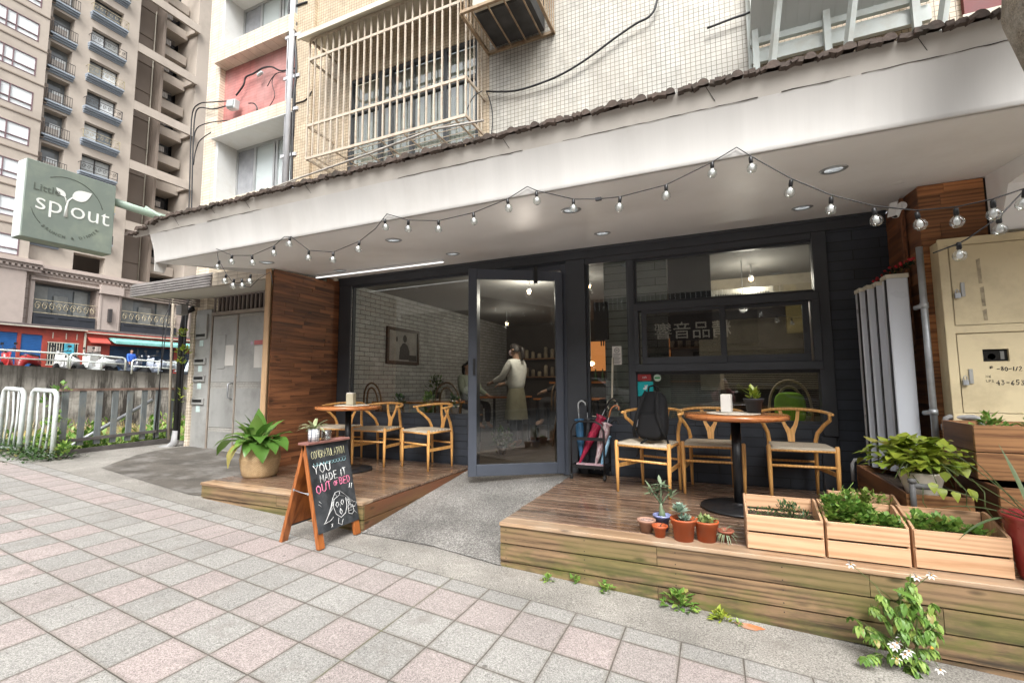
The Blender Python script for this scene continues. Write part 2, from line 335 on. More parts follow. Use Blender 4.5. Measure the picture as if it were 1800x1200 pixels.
# ================================================================ SETTING: ground
def paver_mat():
    k = NT('paving'); g = k.n('NewGeometry'); s = k.n('SeparateXYZ'); k.l(g.outputs['Position'], s.inputs[0]); X, Y = s.outputs['X'], s.outputs['Y']
    nv = k.noise(k.pos(), 3, 2); jit = k.math('MULTIPLY', k.math('SUBTRACT', nv, .5), .02)
    u = k.math('ADD', k.math('DIVIDE', k.math('ADD', X, 1.679), .2915), jit)
    v = k.math('ADD', k.math('DIVIDE', k.math('ADD', Y, k.math('SUBTRACT', k.math('MULTIPLY', X, .0486), 2.555)), .283), jit)
    fu, fv = k.math('FLOOR', u), k.math('FLOOR', v)
    odd = k.math('ABSOLUTE', k.math('MODULO', k.math('ADD', fu, fv), 2.0)); even = k.math('LESS_THAN', odd, .5)
    chk = k.math('MULTIPLY', even, k.math('LESS_THAN', fv, -2.5))
    row1 = k.math('MULTIPLY', k.math('LESS_THAN', fv, -.5), k.math('GREATER_THAN', fv, -1.5))
    pink = k.math('MAXIMUM', chk, row1)
    wn = k.n('TexWhiteNoise', _noise_dimensions='2D'); cb = k.n('CombineXYZ'); k.l(fu, cb.inputs[0]); k.l(fv, cb.inputs[1]); k.l(cb.outputs[0], wn.inputs[0])
    pc = k.mix(wn.outputs[0], (.39, .332, .315), (.34, .305, .288)); gc = k.mix(wn.outputs[0], (.362, .352, .33), (.30, .292, .274))
    o = k.mix(pink, gc, pc)
    sp = k.noise(k.pos(), 210, 2, .7); sp2 = k.noise(k.pos(), 90, 3, .7)
    speck = k.mix(.5, k.ramp(sp, [(.36, .25), (.5, 1.0), (.62, 1.55)]), k.ramp(sp2, [(.38, .5), (.62, 1.3)]))
    o = k.mix(1.0, o, speck, 'MULTIPLY')
    # the concrete apron beyond the border row
    ap = k.ramp(k.noise(k.pos(), 120, 4, .8), [(.34, (.09, .085, .075)), (.48, (.26, .245, .22)), (.6, (.42, .4, .365))])
    apb = k.ramp(k.noise(k.pos(), 2.3, 5, .6), [(.3, .72), (.7, 1.15)]); ap = k.mix(1.0, ap, apb, 'MULTIPLY')
    isap = k.math('GREATER_THAN', v, .53); o = k.mix(isap, o, ap)
    # joints
    def near(a, b):
        return k.math('ABSOLUTE', k.math('SUBTRACT', a, b))
    ju = k.math('ABSOLUTE', k.math('SUBTRACT', k.math('SUBTRACT', u, fu), .5)); jv = k.math('ABSOLUTE', k.math('SUBTRACT', k.math('SUBTRACT', v, fv), .5))
    wob = k.math('MULTIPLY', k.math('SUBTRACT', k.noise(k.pos(), 14, 4), .5), .018)
    d = k.math('SUBTRACT', .5, k.math('ADD', k.math('MAXIMUM', ju, jv), wob))
    j = k.math('MULTIPLY', k.ramp(d, [(.004, 1.0), (.013, 0.0)]), k.math('LESS_THAN', v, .53))
    jb = k.ramp(k.math('ADD', near(v, .53), wob), [(.008, 1.0), (.03, 0.0)])
    j = k.math('MAXIMUM', j, k.math('MULTIPLY', jb, .6))
    jc = k.mix(k.ramp(k.noise(k.pos(), 5, 5), [(.5, 0.0), (.62, 1.0)]), (.07, .058, .047), (.035, .03, .024))
    # moss in one joint
    moss = k.math('MULTIPLY', k.math('LESS_THAN', near(u, 0.0), .06), k.ramp(k.noise(k.pos(), 9, 4), [(.42, 0.0), (.5, 1.0)]))
    jc = k.mix(moss, jc, (.12, .15, .03))
    o = k.mix(k.math('MULTIPLY', j, .85), o, jc)
    st = k.noise(k.pos(), 1.1, 6, .65); o = k.mix(1.0, o, k.ramp(st, [(.3, .84), (.55, 1.0), (.75, 1.08)]), 'MULTIPLY')
    sm = k.noise(k.pos(), 4.3, 7, .75); o = k.mix(k.ramp(sm, [(.54, 0.0), (.68, .55)]), o, (.21, .19, .17)); gv = k.n('TexVoronoi'); gv.inputs['Scale'].default_value = 3.1; k.l(k.pos(), gv.inputs['Vector']); o = k.mix(k.ramp(gv.outputs['Distance'], [(.035, .75), (.05, 0.0)]), o, (.11, .10, .09)); ed = k.ramp(k.math('ADD', d, k.math('MULTIPLY', k.noise(k.pos(), 20, 5, .7), .1)), [(.06, .5), (.12, 0.0)]); o = k.mix(k.math('MULTIPLY', ed, k.math('LESS_THAN', v, .53)), o, (.17, .15, .125))
    k.l(o, k.b.inputs['Base Color']); k.b.inputs['Roughness'].default_value = .85; k.b.inputs['Specular IOR Level'].default_value = .3
    h = k.math('SUBTRACT', k.math('MULTIPLY', sp2, .5), k.math('MULTIPLY', j, 1.3)); k.bump(h, .004, .8)
    return k.m
paving = paver_mat()
mb = MB()
xs = [-60, -41.5, -23.5, -8.95, 8, 60]
def gquad(x0, x1, y0, y1, dz=0): mb.quad((x0, y0, gz(x0)+dz), (x1, y0, gz(x1)+dz), (x1, y1, gz(x1)+dz), (x0, y1, gz(x0)+dz))
for a, b in zip(xs, xs[1:]):
    gquad(a, b, -80, 3.42)
gquad(-8.95, 8, 3.42, 5.3); mb.quad((8, 3.42, gz(8)), (60, 3.42, gz(8)), (60, 60, gz(8)), (8, 60, gz(8)))
mb.build('pavement', paving, loc=(0, 0, 0), kind='structure')
asph = M('asphalt', (.06, .06, .062), .8, .25, 2, grain=.4, bump=.003)
mb = MB(); gquad(-60, 60, -80, -2.2, .004) if False else None
mb.quad((-60, -30, gz(-60)+.006), (8, -30, gz(8)+.006), (8, -3.2, gz(8)+.006), (-60, -3.2, gz(-60)+.006)) if False else None
for a, b in zip(xs, xs[1:]): gquad(a, b, -13, -3.2, .006)
mb.build('road', asph, loc=(0, -8, 0), kind='structure')
# entry ramp of washed pebble
peb = NT('washed pebble'); f = peb.noise(peb.pos(), 95, 2, .8); f2 = peb.noise(peb.pos(), 1.6, 4)
vo = peb.n('TexVoronoi'); vo.inputs['Scale'].default_value = 120; peb.l(peb.pos(), vo.inputs['Vector'])
o = peb.ramp(vo.outputs['Color'], [(.15, (.05, .05, .05)), (.4, (.24, .23, .21)), (.62, (.42, .4, .37)), (.85, (.68, .66, .62))])
o = peb.mix(.45, peb.mix(peb.ramp(vo.outputs['Distance'], [(.55, 0.0), (.8, .8)]), o, (.06, .055, .05)), (.27, .26, .245))
o = peb.mix(1.0, o, peb.ramp(f2, [(.32, .45), (.62, .85)]), 'MULTIPLY'); peb.l(o, peb.b.inputs['Base Color']); peb.b.inputs['Roughness'].default_value = .6
peb.bump(peb.math('SUBTRACT', 1, vo.outputs['Distance']), .004, .7)
mb = MB()
mb.add([(-2.83, 3.16, gz(-2.83)+.008), (-2.1, 3.2, gz(-2.1)+.008), (-1.47, 3.12, gz(-1.47)+.008), (-2.9, 5.16, -.02), (-1.45, 5.16, -.03)], [(0, 1, 4, 3), (1, 2, 4)])
mb.build('entrance_ramp', peb.m, loc=(-2.1, 4.1, -.2), kind='structure')
oldc = M('old dark concrete', (.115, .103, .088), .8, .3, 3, grain=.5, bump=.004, dirt=((.3, .29, .27), .7, 2.2))
mb = MB(); P = [(-7.3, 3.4), (-6.2, 3.28), (-5.13, 3.18), (-4.93, 3.22), (-4.93, 3.9), (-5.1, 5.2), (-8.2, 5.2), (-8.1, 4.5), (-7.9, 4.1)]
mb.add([(x, y, gz(x)+.006) for x, y in P], [tuple(range(len(P)))]); mb.build('side_pavement', oldc, loc=(-6.6, 4.2, -.1), kind='structure')
# canal bed, road beyond
bed = M('canal earth', (.2, .17, .09), .95, .35, 1.5, grain=.5, bump=.02, dirt=((.09, .1, .03), .8, 1.2))
mb = MB()
for i in range(12):
    for j in range(16):
        def H(a, b): return -1.35+.75*max(0, (-12.5-a)/11)+.75*max(0, (a+13)/4.4)+.12*math.sin(a*1.7+b)+.1*math.sin(b*2.1-a)
        a, b, c, d = -23.45+14.9*i/12, -23.45+14.9*(i+1)/12, 3.4+3*j, 3.4+3*(j+1)
        mb.add([(a, c, H(a, c)), (b, c, H(b, c)), (b, d, H(b, d)), (a, d, H(a, d))], [(0, 1, 2, 3)], True)
mb.build('canal_bed', bed, loc=(-16, 20, -1.3), kind='structure')
conc = M('weathered concrete', (.33, .31, .28), .85, .3, 1.6, grain=.3, bump=.01, dirt=((.035, .03, .025), .95, 1.1), stretch=(1, 1, .35))
mb = MB(); mb.quad((-8.93, 3.43, -1.6), (-8.93, 5.2, -1.6), (-8.93, 5.2, .02), (-8.93, 3.43, .02)); mb.quad((-23.5, 3.43, -1.6), (-8.93, 3.43, -1.6), (-8.93, 3.43, 0), (-23.5, 3.43, .6))
mb.build('canal_edge', conc, loc=(-9, 4.4, -1.6), kind='structure')
mb = MB(); mb.quad((-60, 3.44, 1.45), (-23.8, 3.44, 1.45), (-23.8, 60, 1.45), (-60, 60, 1.45)); mb.build('road', asph, loc=(-40, 20, 1.45), kind='structure')
# retaining wall, streaked
k = NT('streaked wall'); b1 = k.noise(k.pos((1, 1, .10)), 1.9, 6, .75); b2 = k.noise(k.pos((1, 1, 2)), 1.2, 6, .7)
o = k.ramp(b2, [(.3, (.13, .12, .105)), (.55, (.33, .31, .28)), (.75, (.46, .44, .4))]); o = k.mix(k.ramp(b1, [(.44, 0.0), (.56, .95)]), o, (.025, .02, .016))
s_ = k.n('SeparateXYZ'); k.l(k.n('NewGeometry').outputs['Position'], s_.inputs[0])
o = k.mix(k.ramp(k.math('ADD', s_.outputs['Z'], k.math('MULTIPLY', b2, .8)), [(.38, .0), (.5, .75)]) if False else k.ramp(k.math('ADD', k.math('MULTIPLY', s_.outputs['Z'], .5), k.math('MULTIPLY', b2, .5)), [(.72, 0.0), (1.0, .8)]), o, (.05, .045, .038))
k.l(o, k.b.inputs['Base Color']); k.b.inputs['Roughness'].default_value = .9; k.bump(b2, .02, .6); streak = k.m
mb = MB(); mb.prism([(3.5, -1.6), (40, -1.6), (40, .5), (14, 1.55), (7.7, 1.78), (3.5, 1.85)], (-.3, 0, 0), (-23.5, 0, 0), (0, 1, 0), (0, 0, 1))
wallo = mb.build('retaining_wall', streak, label='stained concrete retaining wall across the canal, below the white railings', category='wall')

# ---------------------------------------------------------------- shared materials
navy = M('navy paint', '#3a3e45', .5, .12, 5, bump=.0006)
navyw = M('charcoal frame paint', '#3d4045', .42, .1, 4)
doorp = M('blue grey door paint', '#474c56', .42, .1, 4)
nbrick = bricks('dark painted brick', '#363b43', '#40464f', '#20242a', .41, .093, 'XZ', .0035, .45, bump=.007)
wbrick = bricks('white painted brick', '#b4b5b2', '#a5a6a3', '#4c4c4a', .23, .072, 'YZ', .004, .7, bump=.01)
whitep = M('white soffit paint', '#ebebea', .5, .07, .8, dirt=((.5, .46, .4), .25, .9))
fasciam = M('white fascia paint', '#bfbdb9', .5, .06, 1.2, dirt=((.36, .33, .29), .35, 1.3), stretch=(5, 1, .25), bump=.0015)
mosaic = bricks('beige mosaic tile', '#bdaa90', '#cdbda3', '#6b5d4a', .048, .048, 'XZ', .0028, .35, 0, .0015, dirt=((.3, .24, .17), .5, (1.2, 1.2, .5)))
mosaicw = bricks('white mosaic tile', '#b4b1a8', '#c1beb5', '#55524a', .05, .05, 'XZ', .0026, .35, 0, .0015, dirt=((.42, .36, .27), .55, (1, 1, .4)))
mosaicy = bricks('beige mosaic side', '#c9ab83', '#d8bf98', '#8d7a5f', .048, .048, 'YZ', .0028, .35, 0, .0015)
brickt = bricks('narrow beige tile', '#d6c8b4', '#e0d4c2', '#a08d76', .19, .052, 'XZ', .0035, .4, 0, .0015, dirt=((.35, .3, .24), .4, (1, 1, .5)))
pinkt = bricks('pink tile', '#b2706b', '#c07e78', '#9c5f5a', .19, .052, 'XZ', .003, .4, 0, .0012, dirt=((.42, .34, .32), .6, (1, 1, .7)))
steel = M('stainless steel', (.40, .40, .385), .42, .15, 3, metal=.3, stretch=(1, 1, .2), dirt=((.2, .19, .18), .5, 3))
galv = M('galvanized pipe', (.42, .44, .46), .45, .2, 9, metal=.6)
black = M('black enamel', (.012, .012, .013), .35, .1, 4); rubber = M('black rubber', (.015, .015, .015), .8, .1, 4)
whitem = M('white enamel', (.72, .73, .74), .35, .05, 3); pvc = M('grey pvc', (.3, .3, .3), .5, .15, 6)
glass = glassm('window glass', .84, 1.0, .025); glassd = glassm('door glass', .88, 1.0, .015)
cream = M('cream paint', '#cfc9b8', .6, .08, 1.5, dirt=((.3, .26, .18), .45, 2))
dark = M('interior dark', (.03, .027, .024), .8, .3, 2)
# ================================================================ the building with the cafe
BL = (-3, 5.1, 0)
bd = thing('apartment_building', 'beige tiled apartment building with a dark shopfront cafe under a white canopy', 'building', BL)
def bpart(mb, name, mats, bevel=0, **k): return mb.build(name, mats, bd, bevel=bevel, **k)
F = 5.15
# front wall, ground floor (painted brick) with openings
mb = MB()
holes_wall(mb, lambda u, z, d: (u, F+d, z), -5.1, 1.5, -.45, 2.57, [(-4.98, -2.83, .60, 2.43), (-2.8, -1.5, -.03, 2.4), (-1.34, -.83, .60, 2.41), (-.79, .93, .60, 2.38)], .1)
bpart(mb, 'front_wall', nbrick)
# plain header beam and posts in smooth paint
mb = MB()
mb.box(-5.05, 1.49, F-.035, F-.002, 2.44, 2.58); mb.box(-5.05, 1.49, F-.055, F-.037, 2.53, 2.585)
mb.box(-5.04, -4.82, F-.03, F-.002, .0, 2.438); mb.box(-2.85, -2.74, F-.05, F+.06, -.02, 2.438); mb.box(-1.56, -1.33, F-.04, F-.002, -.03, 2.438); mb.box(-.85, -.78, F-.0285, F-.002, .55, 2.368); mb.box(.901, 1.02, F-.0365, F-.002, .5, 2.438)
mb.box(.88, 1.0, F-.022, F-.002, .0, .498); mb.box(-1.33, .9, F-.03, F-.002, 2.37, 2.438)
bpart(mb, 'front_frame', navyw, .004)
def window(x0, x1, z0, z1, y, fr=.045, d=.06, mat=navyw, gm=glass, name='window', bars=(), hbars=()):
    m = MB(); m.box(x0, x1, y, y+d, z0, z0+fr); m.box(x0, x1, y, y+d, z1-fr, z1); m.box(x0, x0+fr, y, y+d, z0+fr, z1-fr); m.box(x1-fr, x1, y, y+d, z0+fr, z1-fr)
    for b in bars: m.box(b-fr/2, b+fr/2, y+.003, y+d-.003, z0+fr, z1-fr)
    for b in hbars: m.box(x0+fr, x1-fr, y+.004, y+d-.004, b-fr/2, b+fr/2)
    o = bpart(m, name, mat, .002); g = MB(); g.box(x0+fr*.7, x1-fr*.7, y+d*.5, y+d*.5+.006, z0+fr*.7, z1-fr*.7); g2 = g.build('pane', gm, sub(o)); WL[o.name] = Vector(BL); return o
def pane_under(o, x0, x1, z0, z1, y, gm): g = MB(); g.box(x0, x1, y, y+.006, z0, z1); WL[o.name] = Vector(BL); return g.build('pane', gm, o)
_ob = MB.build
def build2(self, name, mats, parent=None, **k):
    if parent is not None and parent.name not in WL: WL[parent.name] = Vector(BL)
    r = _ob(self, name, mats, parent, **k)
    if parent is not None: WL[r.name] = WL[parent.name].copy()
    return r
MB.build = build2
window(-4.84, -2.83, .60, 2.438, F+.02, .02)
window(-1.335, -.84, .60, 2.41, F+.01, .03)
window(-.79, .93, 1.86, 2.378, F+.01, .03)
window(-.79, .93, .60, 1.12, F+.01, .03)
# sliding window in the middle band
m = MB(); m.box(-.79, .93, F-.06, F+.06, 1.12, 1.20); m.box(-.79, .93, F-.06, F+.06, 1.78, 1.86); m.box(-.79, -.74, F-.06, F+.06, 1.20, 1.78); m.box(.86, .93, F-.06, F+.06, 1.20, 1.78)
sw = bpart(m, 'sliding_window', navyw, .004)
for x0, x1, y in ((-.71, .12, F-.045), (.07, .85, F-.01)):
    m = MB(); f_ = .055; m.box(x0, x1, y, y+.03, 1.2, 1.2+f_+.02); m.box(x0, x1, y, y+.03, 1.78-f_*.6, 1.78); m.box(x0, x0+f_, y, y+.03, 1.2+f_+.02, 1.78-f_*.6); m.box(x1-f_, x1, y, y+.03, 1.2+f_+.02, 1.78-f_*.6)
    m.build('sash', navyw, sw, bevel=.003); g = MB(); g.box(x0+f_, x1-f_, y+.012, y+.018, 1.27, 1.745); g.build('pane', glassm('sliding glass', .55, 1.0, .12), sw)
m = MB()
for i in range(3): m.box(-.76+.0*i, .9, F+.1, F+.12, 1.3+i*0, 1.31) if i == 0 else None
# door frame and the open door
m = MB(); m.box(-1.62, -1.56, F-.04, F+.07, -.03, 2.4); m.box(-2.74, -1.62, F-.02, F+.05, 2.34, 2.4); m.box(-2.74, -1.56, F-.0, F+.06, -.035, -.02)
bpart(m, 'door_frame', doorp, .004)
hx, hy = -1.6, F-.06; fx, fy = -2.515, 4.5
dv = Vector((fx-hx, fy-hy, 0)); DW = dv.length; dv.normalize(); dn = Vector((0, 0, 1)).cross(dv)
def dp(u, z, n=0): p = Vector((hx, hy, 0))+dv*u+dn*n; return Vector((p.x, p.y, z))
def dbox(m, u0, u1, z0, z1, n0, n1):
    P = [dp(u, z, n) for z in (z0, z1) for n in (n0, n1) for u in (u0, u1)]
    m.add(P, [(0, 2, 3, 1), (4, 5, 7, 6), (0, 1, 5, 4), (2, 6, 7, 3), (0, 4, 6, 2), (1, 3, 7, 5)])
m = MB(); ST = .085
dbox(m, 0, ST, -.005, 2.30, -.025, .025); dbox(m, DW-ST*1.1, DW, -.005, 2.30, -.025, .025); dbox(m, ST, DW-ST*1.1, -.005, .12, -.024, .024); dbox(m, ST, DW-ST*1.1, 2.19, 2.30, -.024, .024)
door = bpart(m, 'door', doorp, .004)
m = MB(); dbox(m, ST, DW-ST*1.1, .12, 2.19, -.004, .004); m.build('pane', glassd, door)
m = MB(); dbox(m, DW-.075, DW-.05, 1.1, 1.28, .028, .05); dbox(m, DW-.075, DW-.05, 1.1, 1.28, -.05, -.028); m.build('handle', black, door)
m = MB(); dbox(m, .30, .34, 2.15, 2.33, .026, .055); m.build('door_closer', black, door)
m = MB()
for sgn in (1,): 
    m.add([dp(DW-.16, 0.005, .0)], []) if False else None
# side wall of the porch: stained boards of random length (left) and right pier
teak = wood('stained cedar boards', (.20, .08, .034), (.085, .031, .015), 'Y', .55, .34, scale=.8, bump=.001)
teakx = wood('stained cedar front', (.32, .135, .05), (.13, .048, .018), 'X', .5, .4, scale=.8, bump=.001)
def boards(mb, P, u0, u1, z0, z1, h, lmin, lmax, top=None, r=random.Random(3)):
    z = z0
    while z < z1:
        hh = min(h, z1-z); u = u0-r.random()*lmax*.6
        while u < u1:
            L = r.uniform(lmin, lmax); a, b = max(u, u0), min(u+L, u1)
            if b-a > .01:
                d = r.uniform(0, .004); t0, t1 = (z+hh-.0015,)*2
                if top: t0, t1 = min(t0, top(a)), min(t1, top(b))
                if min(t0, t1) > z+.004:
                    p = [P(a+.0008, z, d), P(b-.0008, z, d), P(b-.0008, t1, d), P(a+.0008, t0, d)]; q = [P(a+.0008, z, -.012), P(b-.0008, z, -.012), P(b-.0008, t1, -.012), P(a+.0008, t0, -.012)]
                    mb.add(p+q, [(0, 1, 2, 3), (7, 6, 5, 4), (0, 4, 5, 1), (1, 5, 6, 2), (2, 6, 7, 3), (3, 7, 4, 0)])
            u += L
        z += h
CZ = lambda y: 2.565-.093*(5.15-y)      # soffit height
mb = MB(); boards(mb, lambda u, z, d: (-5.055+d+.02*(5.13-u), u, z), 4.0, 5.13, -.02, 2.56, .052, .25, .9, lambda y: CZ(y)-.002); bpart(mb, 'wood_cladding', teak)
mb = MB(); mb.box(-5.12, -5.078, 3.97, 5.14, -.3, 2.448); mb.box(-5.12, -5.035, 3.955, 3.968, -.2, 2.452)
bpart(mb, 'wall_core', M('raw pine edge', (.42, .27, .15), .6, .2, 5, stretch=(4, 4, .3)))
# right pier: clad, return wall and front
mb = MB(); boards(mb, lambda u, z, d: (1.49-d, u, z), 4.38, 5.12, -.02, 2.6, .085, .3, .9, lambda y: CZ(y)-.002)
mb.box(1.45, 1.476, 4.64, 4.668, 1.3, 2.5)
bpart(mb, 'wood_cladding', teak)
mb = MB(); boards(mb, lambda u, z, d: (u, 4.376-d, z), 1.478, 1.86, .0, 2.6, .115, .3, .5, lambda x: 2.488, random.Random(9)); bpart(mb, 'wood_cladding', teakx)
mb = MB(); mb.box(1.505, 6.0, 4.39, 5.2, -.5, 2.49); mb.box(-5.4, -5.33, 5.18, 5.3, -.5, 2.5); bpart(mb, 'wall_core', dark)
# soffit
mb = MB(); mb.quad((-5.62, 3.05, CZ(3.05)), (2.6, 3.05, CZ(3.05)), (2.6, 5.16, CZ(5.16)), (-5.06, 5.16, CZ(5.16))) if False else None
mb.add([(-5.66, 3.03, CZ(3.03)), (6.0, 3.03, CZ(3.03)), (6.0, 5.2, CZ(5.2)), (-5.12, 5.2, CZ(5.2)), (-5.12, 4.03, CZ(4.03)), (-5.66, 3.14, CZ(3.14))], [(0, 1, 2, 3, 4, 5)])
mb.add([(-5.66, 3.03, CZ(3.03)+.02), (6.0, 3.03, CZ(3.03)+.02), (6.0, 5.2, CZ(5.2)+.02), (-5.12, 5.2, CZ(5.2)+.02), (-5.12, 4.03, CZ(4.03)+.02), (-5.66, 3.14, CZ(3.14)+.02)], [(5, 4, 3, 2, 1, 0)])
bpart(mb, 'soffit', whitep)
# fascia: face board, seam, flared eave board
prof = [(3.02, 2.366), (3.0, 2.369), (2.99, 2.40), (2.988, 2.47), (2.984, 2.54), (2.974, 2.61), (2.955, 2.67)]
mb = MB(); XL, XR = -5.67, 6.0
prof = [(3.02, 2.366), (3.004, 2.3665)]+[(3.0-.062*(i/14)**2.0, 2.372+.298*i/14) for i in range(15)]; mb.add([(x, y, z) for y, z in prof for x in (XL, XR)], [(2*i, 2*i+1, 2*i+3, 2*i+2) for i in range(1, len(prof)-1)], True); mb.quad((XL, 3.02, 2.366), (XR, 3.02, 2.366), (XR, 3.004, 2.3665), (XL, 3.004, 2.3665))
mb.quad((XL, 3.02, 2.366), (XL, 3.02, 2.68), (XR, 3.02, 2.68), (XR, 3.02, 2.366))
mb.prism([(2.938, 2.67), (2.985, 2.50), (3.0, 2.37), (3.0, 2.27), (3.10, 2.27), (3.13, 2.375), (3.13, 2.67)], (.012, 0, 0), (XL-.012, 0, 0), (0, 1, 0), (0, 0, 1)); mb.prism([(XL, 3.13), (-5.11, 4.02), (-5.11, 4.04), (XL, 3.15)], (0, 0, .25), (0, 0, 2.39), (1, 0, 0), (0, 1, 0))
bpart(mb, 'fascia_board', fasciam)
mb = MB(); n = 80; rj = random.Random(5)
top = []
for i in range(n+1):
    x = -6.0+(12.0)*i/n; e = max(0, 1-(x+6.0)/.5); top.append((x, 2.90, 2.79+rj.uniform(-.006, .004)-.1*e, 2.938, 2.670))
for a, b in zip(top, top[1:]): mb.add([(max(a[0], -5.95), a[3], a[4]), (b[0], b[3], b[4]), (b[0], b[1], b[2]), (a[0], a[1], a[2])], [(0, 1, 2, 3)], True)
bpart(mb, 'eave_board', M('grey eave board', '#b5b0a8', .55, .06, 2, dirt=((.3, .26, .22), .5, 2.5)))
seamm = M('dark seam', (.04, .035, .03), .8)
for a, b in ((-5.55, -4.9), (-4.7, -3.9), (-2.3, -1.2), (-.9, .3), (.42, .75), (.8, 1.9)):
    mb = MB(); n_ = int((b-a)/.05); mb.tube([(a+(b-a)*i/n_, 2.935, 2.673+rj.uniform(-.003, .003)) for i in range(n_+1)], [rj.uniform(.0006, .0028) for i in range(n_+1)], 4, smooth=False); bpart(mb, 'crack', seamm)
for x in (-5.2, -4.6, -4.1, -3.3, -1.35, 0.02, 1.03): mb = MB(); mb.bar((x, 2.893, 2.79), (x+.05, 2.925, 2.70+rj.uniform(-.01, .03)), .0025); bpart(mb, 'tie_wire', seamm)
# cement roof tiles: half-round row ends on a dark ragged bed
rt = M('old roof tile', (.085, .062, .05), .85, .4, 9, bump=.01, dirt=((.03, .028, .02), .8, 6)); mb = MB(); x = -6.0; mb.cur = 0
pts = []
while x < 5.95:
    r_ = .034+rj.uniform(-.004, .006); e = max(0, 1-(x+6.0)/.5); zc = 2.798-.1*e+rj.uniform(-.004, .004); dx = rj.uniform(-.008, .008)
    vs = []
    for yy in (2.865+rj.uniform(-.012, .01), 3.9):
        for j in range(9):
            t = math.pi*j/8; vs.append((x+dx+math.cos(t)*r_, yy, zc+(.3*(yy-2.9))+math.sin(t)*r_*1.15))
        vs.append((x+dx, yy, zc+.3*(yy-2.9)-.006))
    mb.add(vs, [(j, j+1, 11+j, 10+j) for j in range(8)]+[tuple(range(10))], False)
    for q in range(4):
        xx = x+.055+q*.028; mb.cbox((xx, 2.885+rj.uniform(-.01, .01), zc-.002+rj.uniform(-.006, .004)), .034, .05, .018+rj.uniform(0, .012), Matrix.Rotation(rj.uniform(-.5, .5), 3, 'Y'))
    x += .182
mb.add([(-6.0, 2.905, 2.70), (-5.6, 2.905, 2.79), (6.0, 2.905, 2.79), (6.0, 5.0, 3.4), (-6.0, 5.0, 3.3)], [(0, 1, 2, 3, 4)])
bpart(mb, 'roof_tiles', rt)
# white boxed beam at the right end of the porch
mb = MB(); pr_ = [(4.37, 2.49), (4.37, 2.02), (4.25, 2.05), (4.1, 2.33), (3.05, 2.35), (3.05, 2.6)]; mb.prism(pr_, (.6, 0, 0), (1.87, 0, 0), (0, 1, 0), (0, 0, 1)); bpart(mb, 'boxed_beam', whitep)
# ---- upper floors
U = 5.0
mb = MB()
holes_wall(mb, lambda u, z, d: (u, U+d, z), -5.83, 6, 2.6, 4.03, [], .1); bpart(mb, 'tiled_wall', mosaic)
mb = MB(); holes_wall(mb, lambda u, z, d: (u, U+d, z), -5.83, -2.5, 4.03, 9, [(-4.85, -2.66, 4.1, 5.55)], .12); bpart(mb, 'tiled_wall', mosaic)
mb = MB(); holes_wall(mb, lambda u, z, d: (u, U+d, z), -2.5, .45, 4.03, 9, [], .1)
bpart(mb, 'tiled_wall', mosaicw)
mb = MB(); holes_wall(mb, lambda u, z, d: (u, U+d, z), .45, 6, 4.03, 9, [(2.25, 4, 3.2, 3.9)], .1); bpart(mb, 'tiled_wall', mosaic)
# left wing: column, sill bands, recessed windows
mb = MB()
mb.box(-8.22, -7.88, U, 8, -.2, 9.5); bpart(mb, 'tiled_column', brickt)
mb = MB(); mb.box(-5.93, -5.55, U-.06, U+.3, 2.7, 9.5); bpart(mb, 'tiled_column', mosaic)
for a_ in ((U+.002, U+.3, 3.4, 4.19), (U-.10, U+.4, 5.29, 5.50), (U-.12, U+.4, 6.66, 6.95)): mb = MB(); mb.box(-7.879, -5.93, *a_); bpart(mb, 'sill_band', brickt)
for a_ in ((-7.88, -5.93, U-.098, U+.4, 5.275, 5.289), (-7.88, -7.83, U+.0, U+.4, 4.19, 5.274), (-7.88, -7.83, U+.0, U+.4, 6.951, 8.02), (-7.83, -5.93, U-.1, U+.4, 8.02, 8.2)): mb = MB(); mb.box(*a_); bpart(mb, 'window_reveal', bpy.data.materials.get('white reveal') or M('white reveal', (.66, .67, .66), .6, .08, 3, dirt=((.4, .37, .3), .4, 3)))
mb = MB(); mb.quad((-7.88, U+.1, 5.5), (-5.93, U+.1, 5.5), (-5.93, U+.1, 6.7), (-7.88, U+.1, 6.7)); bpart(mb, 'spandrel', pinkt)
frost = M('frosted glass', (.50, .56, .56), .12, .05, 2, spec=.8); alu = M('aluminium', (.45, .46, .46), .4, .1, 4, metal=.7)
for z0, z1 in ((4.19, 5.27), (6.95, 8.02)):
    m = MB(); y = U+.35; m.box(-7.83, -5.93, y, y+.05, z0, z0+.04); m.box(-7.83, -5.93, y, y+.05, z1-.05, z1)
    for i, x in enumerate((-7.83, -7.35, -6.88, -6.8, -6.3, -5.97)): m.box(x, x+.045, y-.01*(i % 2), y+.05, z0+.04, z1-.05)
    o = bpart(m, 'window_frame', alu)
    for i, (a, b) in enumerate(((-7.79, -7.35), (-7.31, -6.88), (-6.76, -6.3), (-6.26, -5.97))):
        g = MB(); g.box(a, b, y+.02, y+.026, z0+.04, z1-.05); g.build('pane', frost if i else M('dim glass', (.3, .31, .33), .1), o)
mb = MB(); mb.box(-7.9, -5.3, 5.45, 5.5, -.3, 9); bpart(mb, 'wall_core', cream); mb = MB(); mb.box(-8.2, -8.1, 8.001, 12, -1.6, 9.5); bpart(mb, 'side_wall', cream)
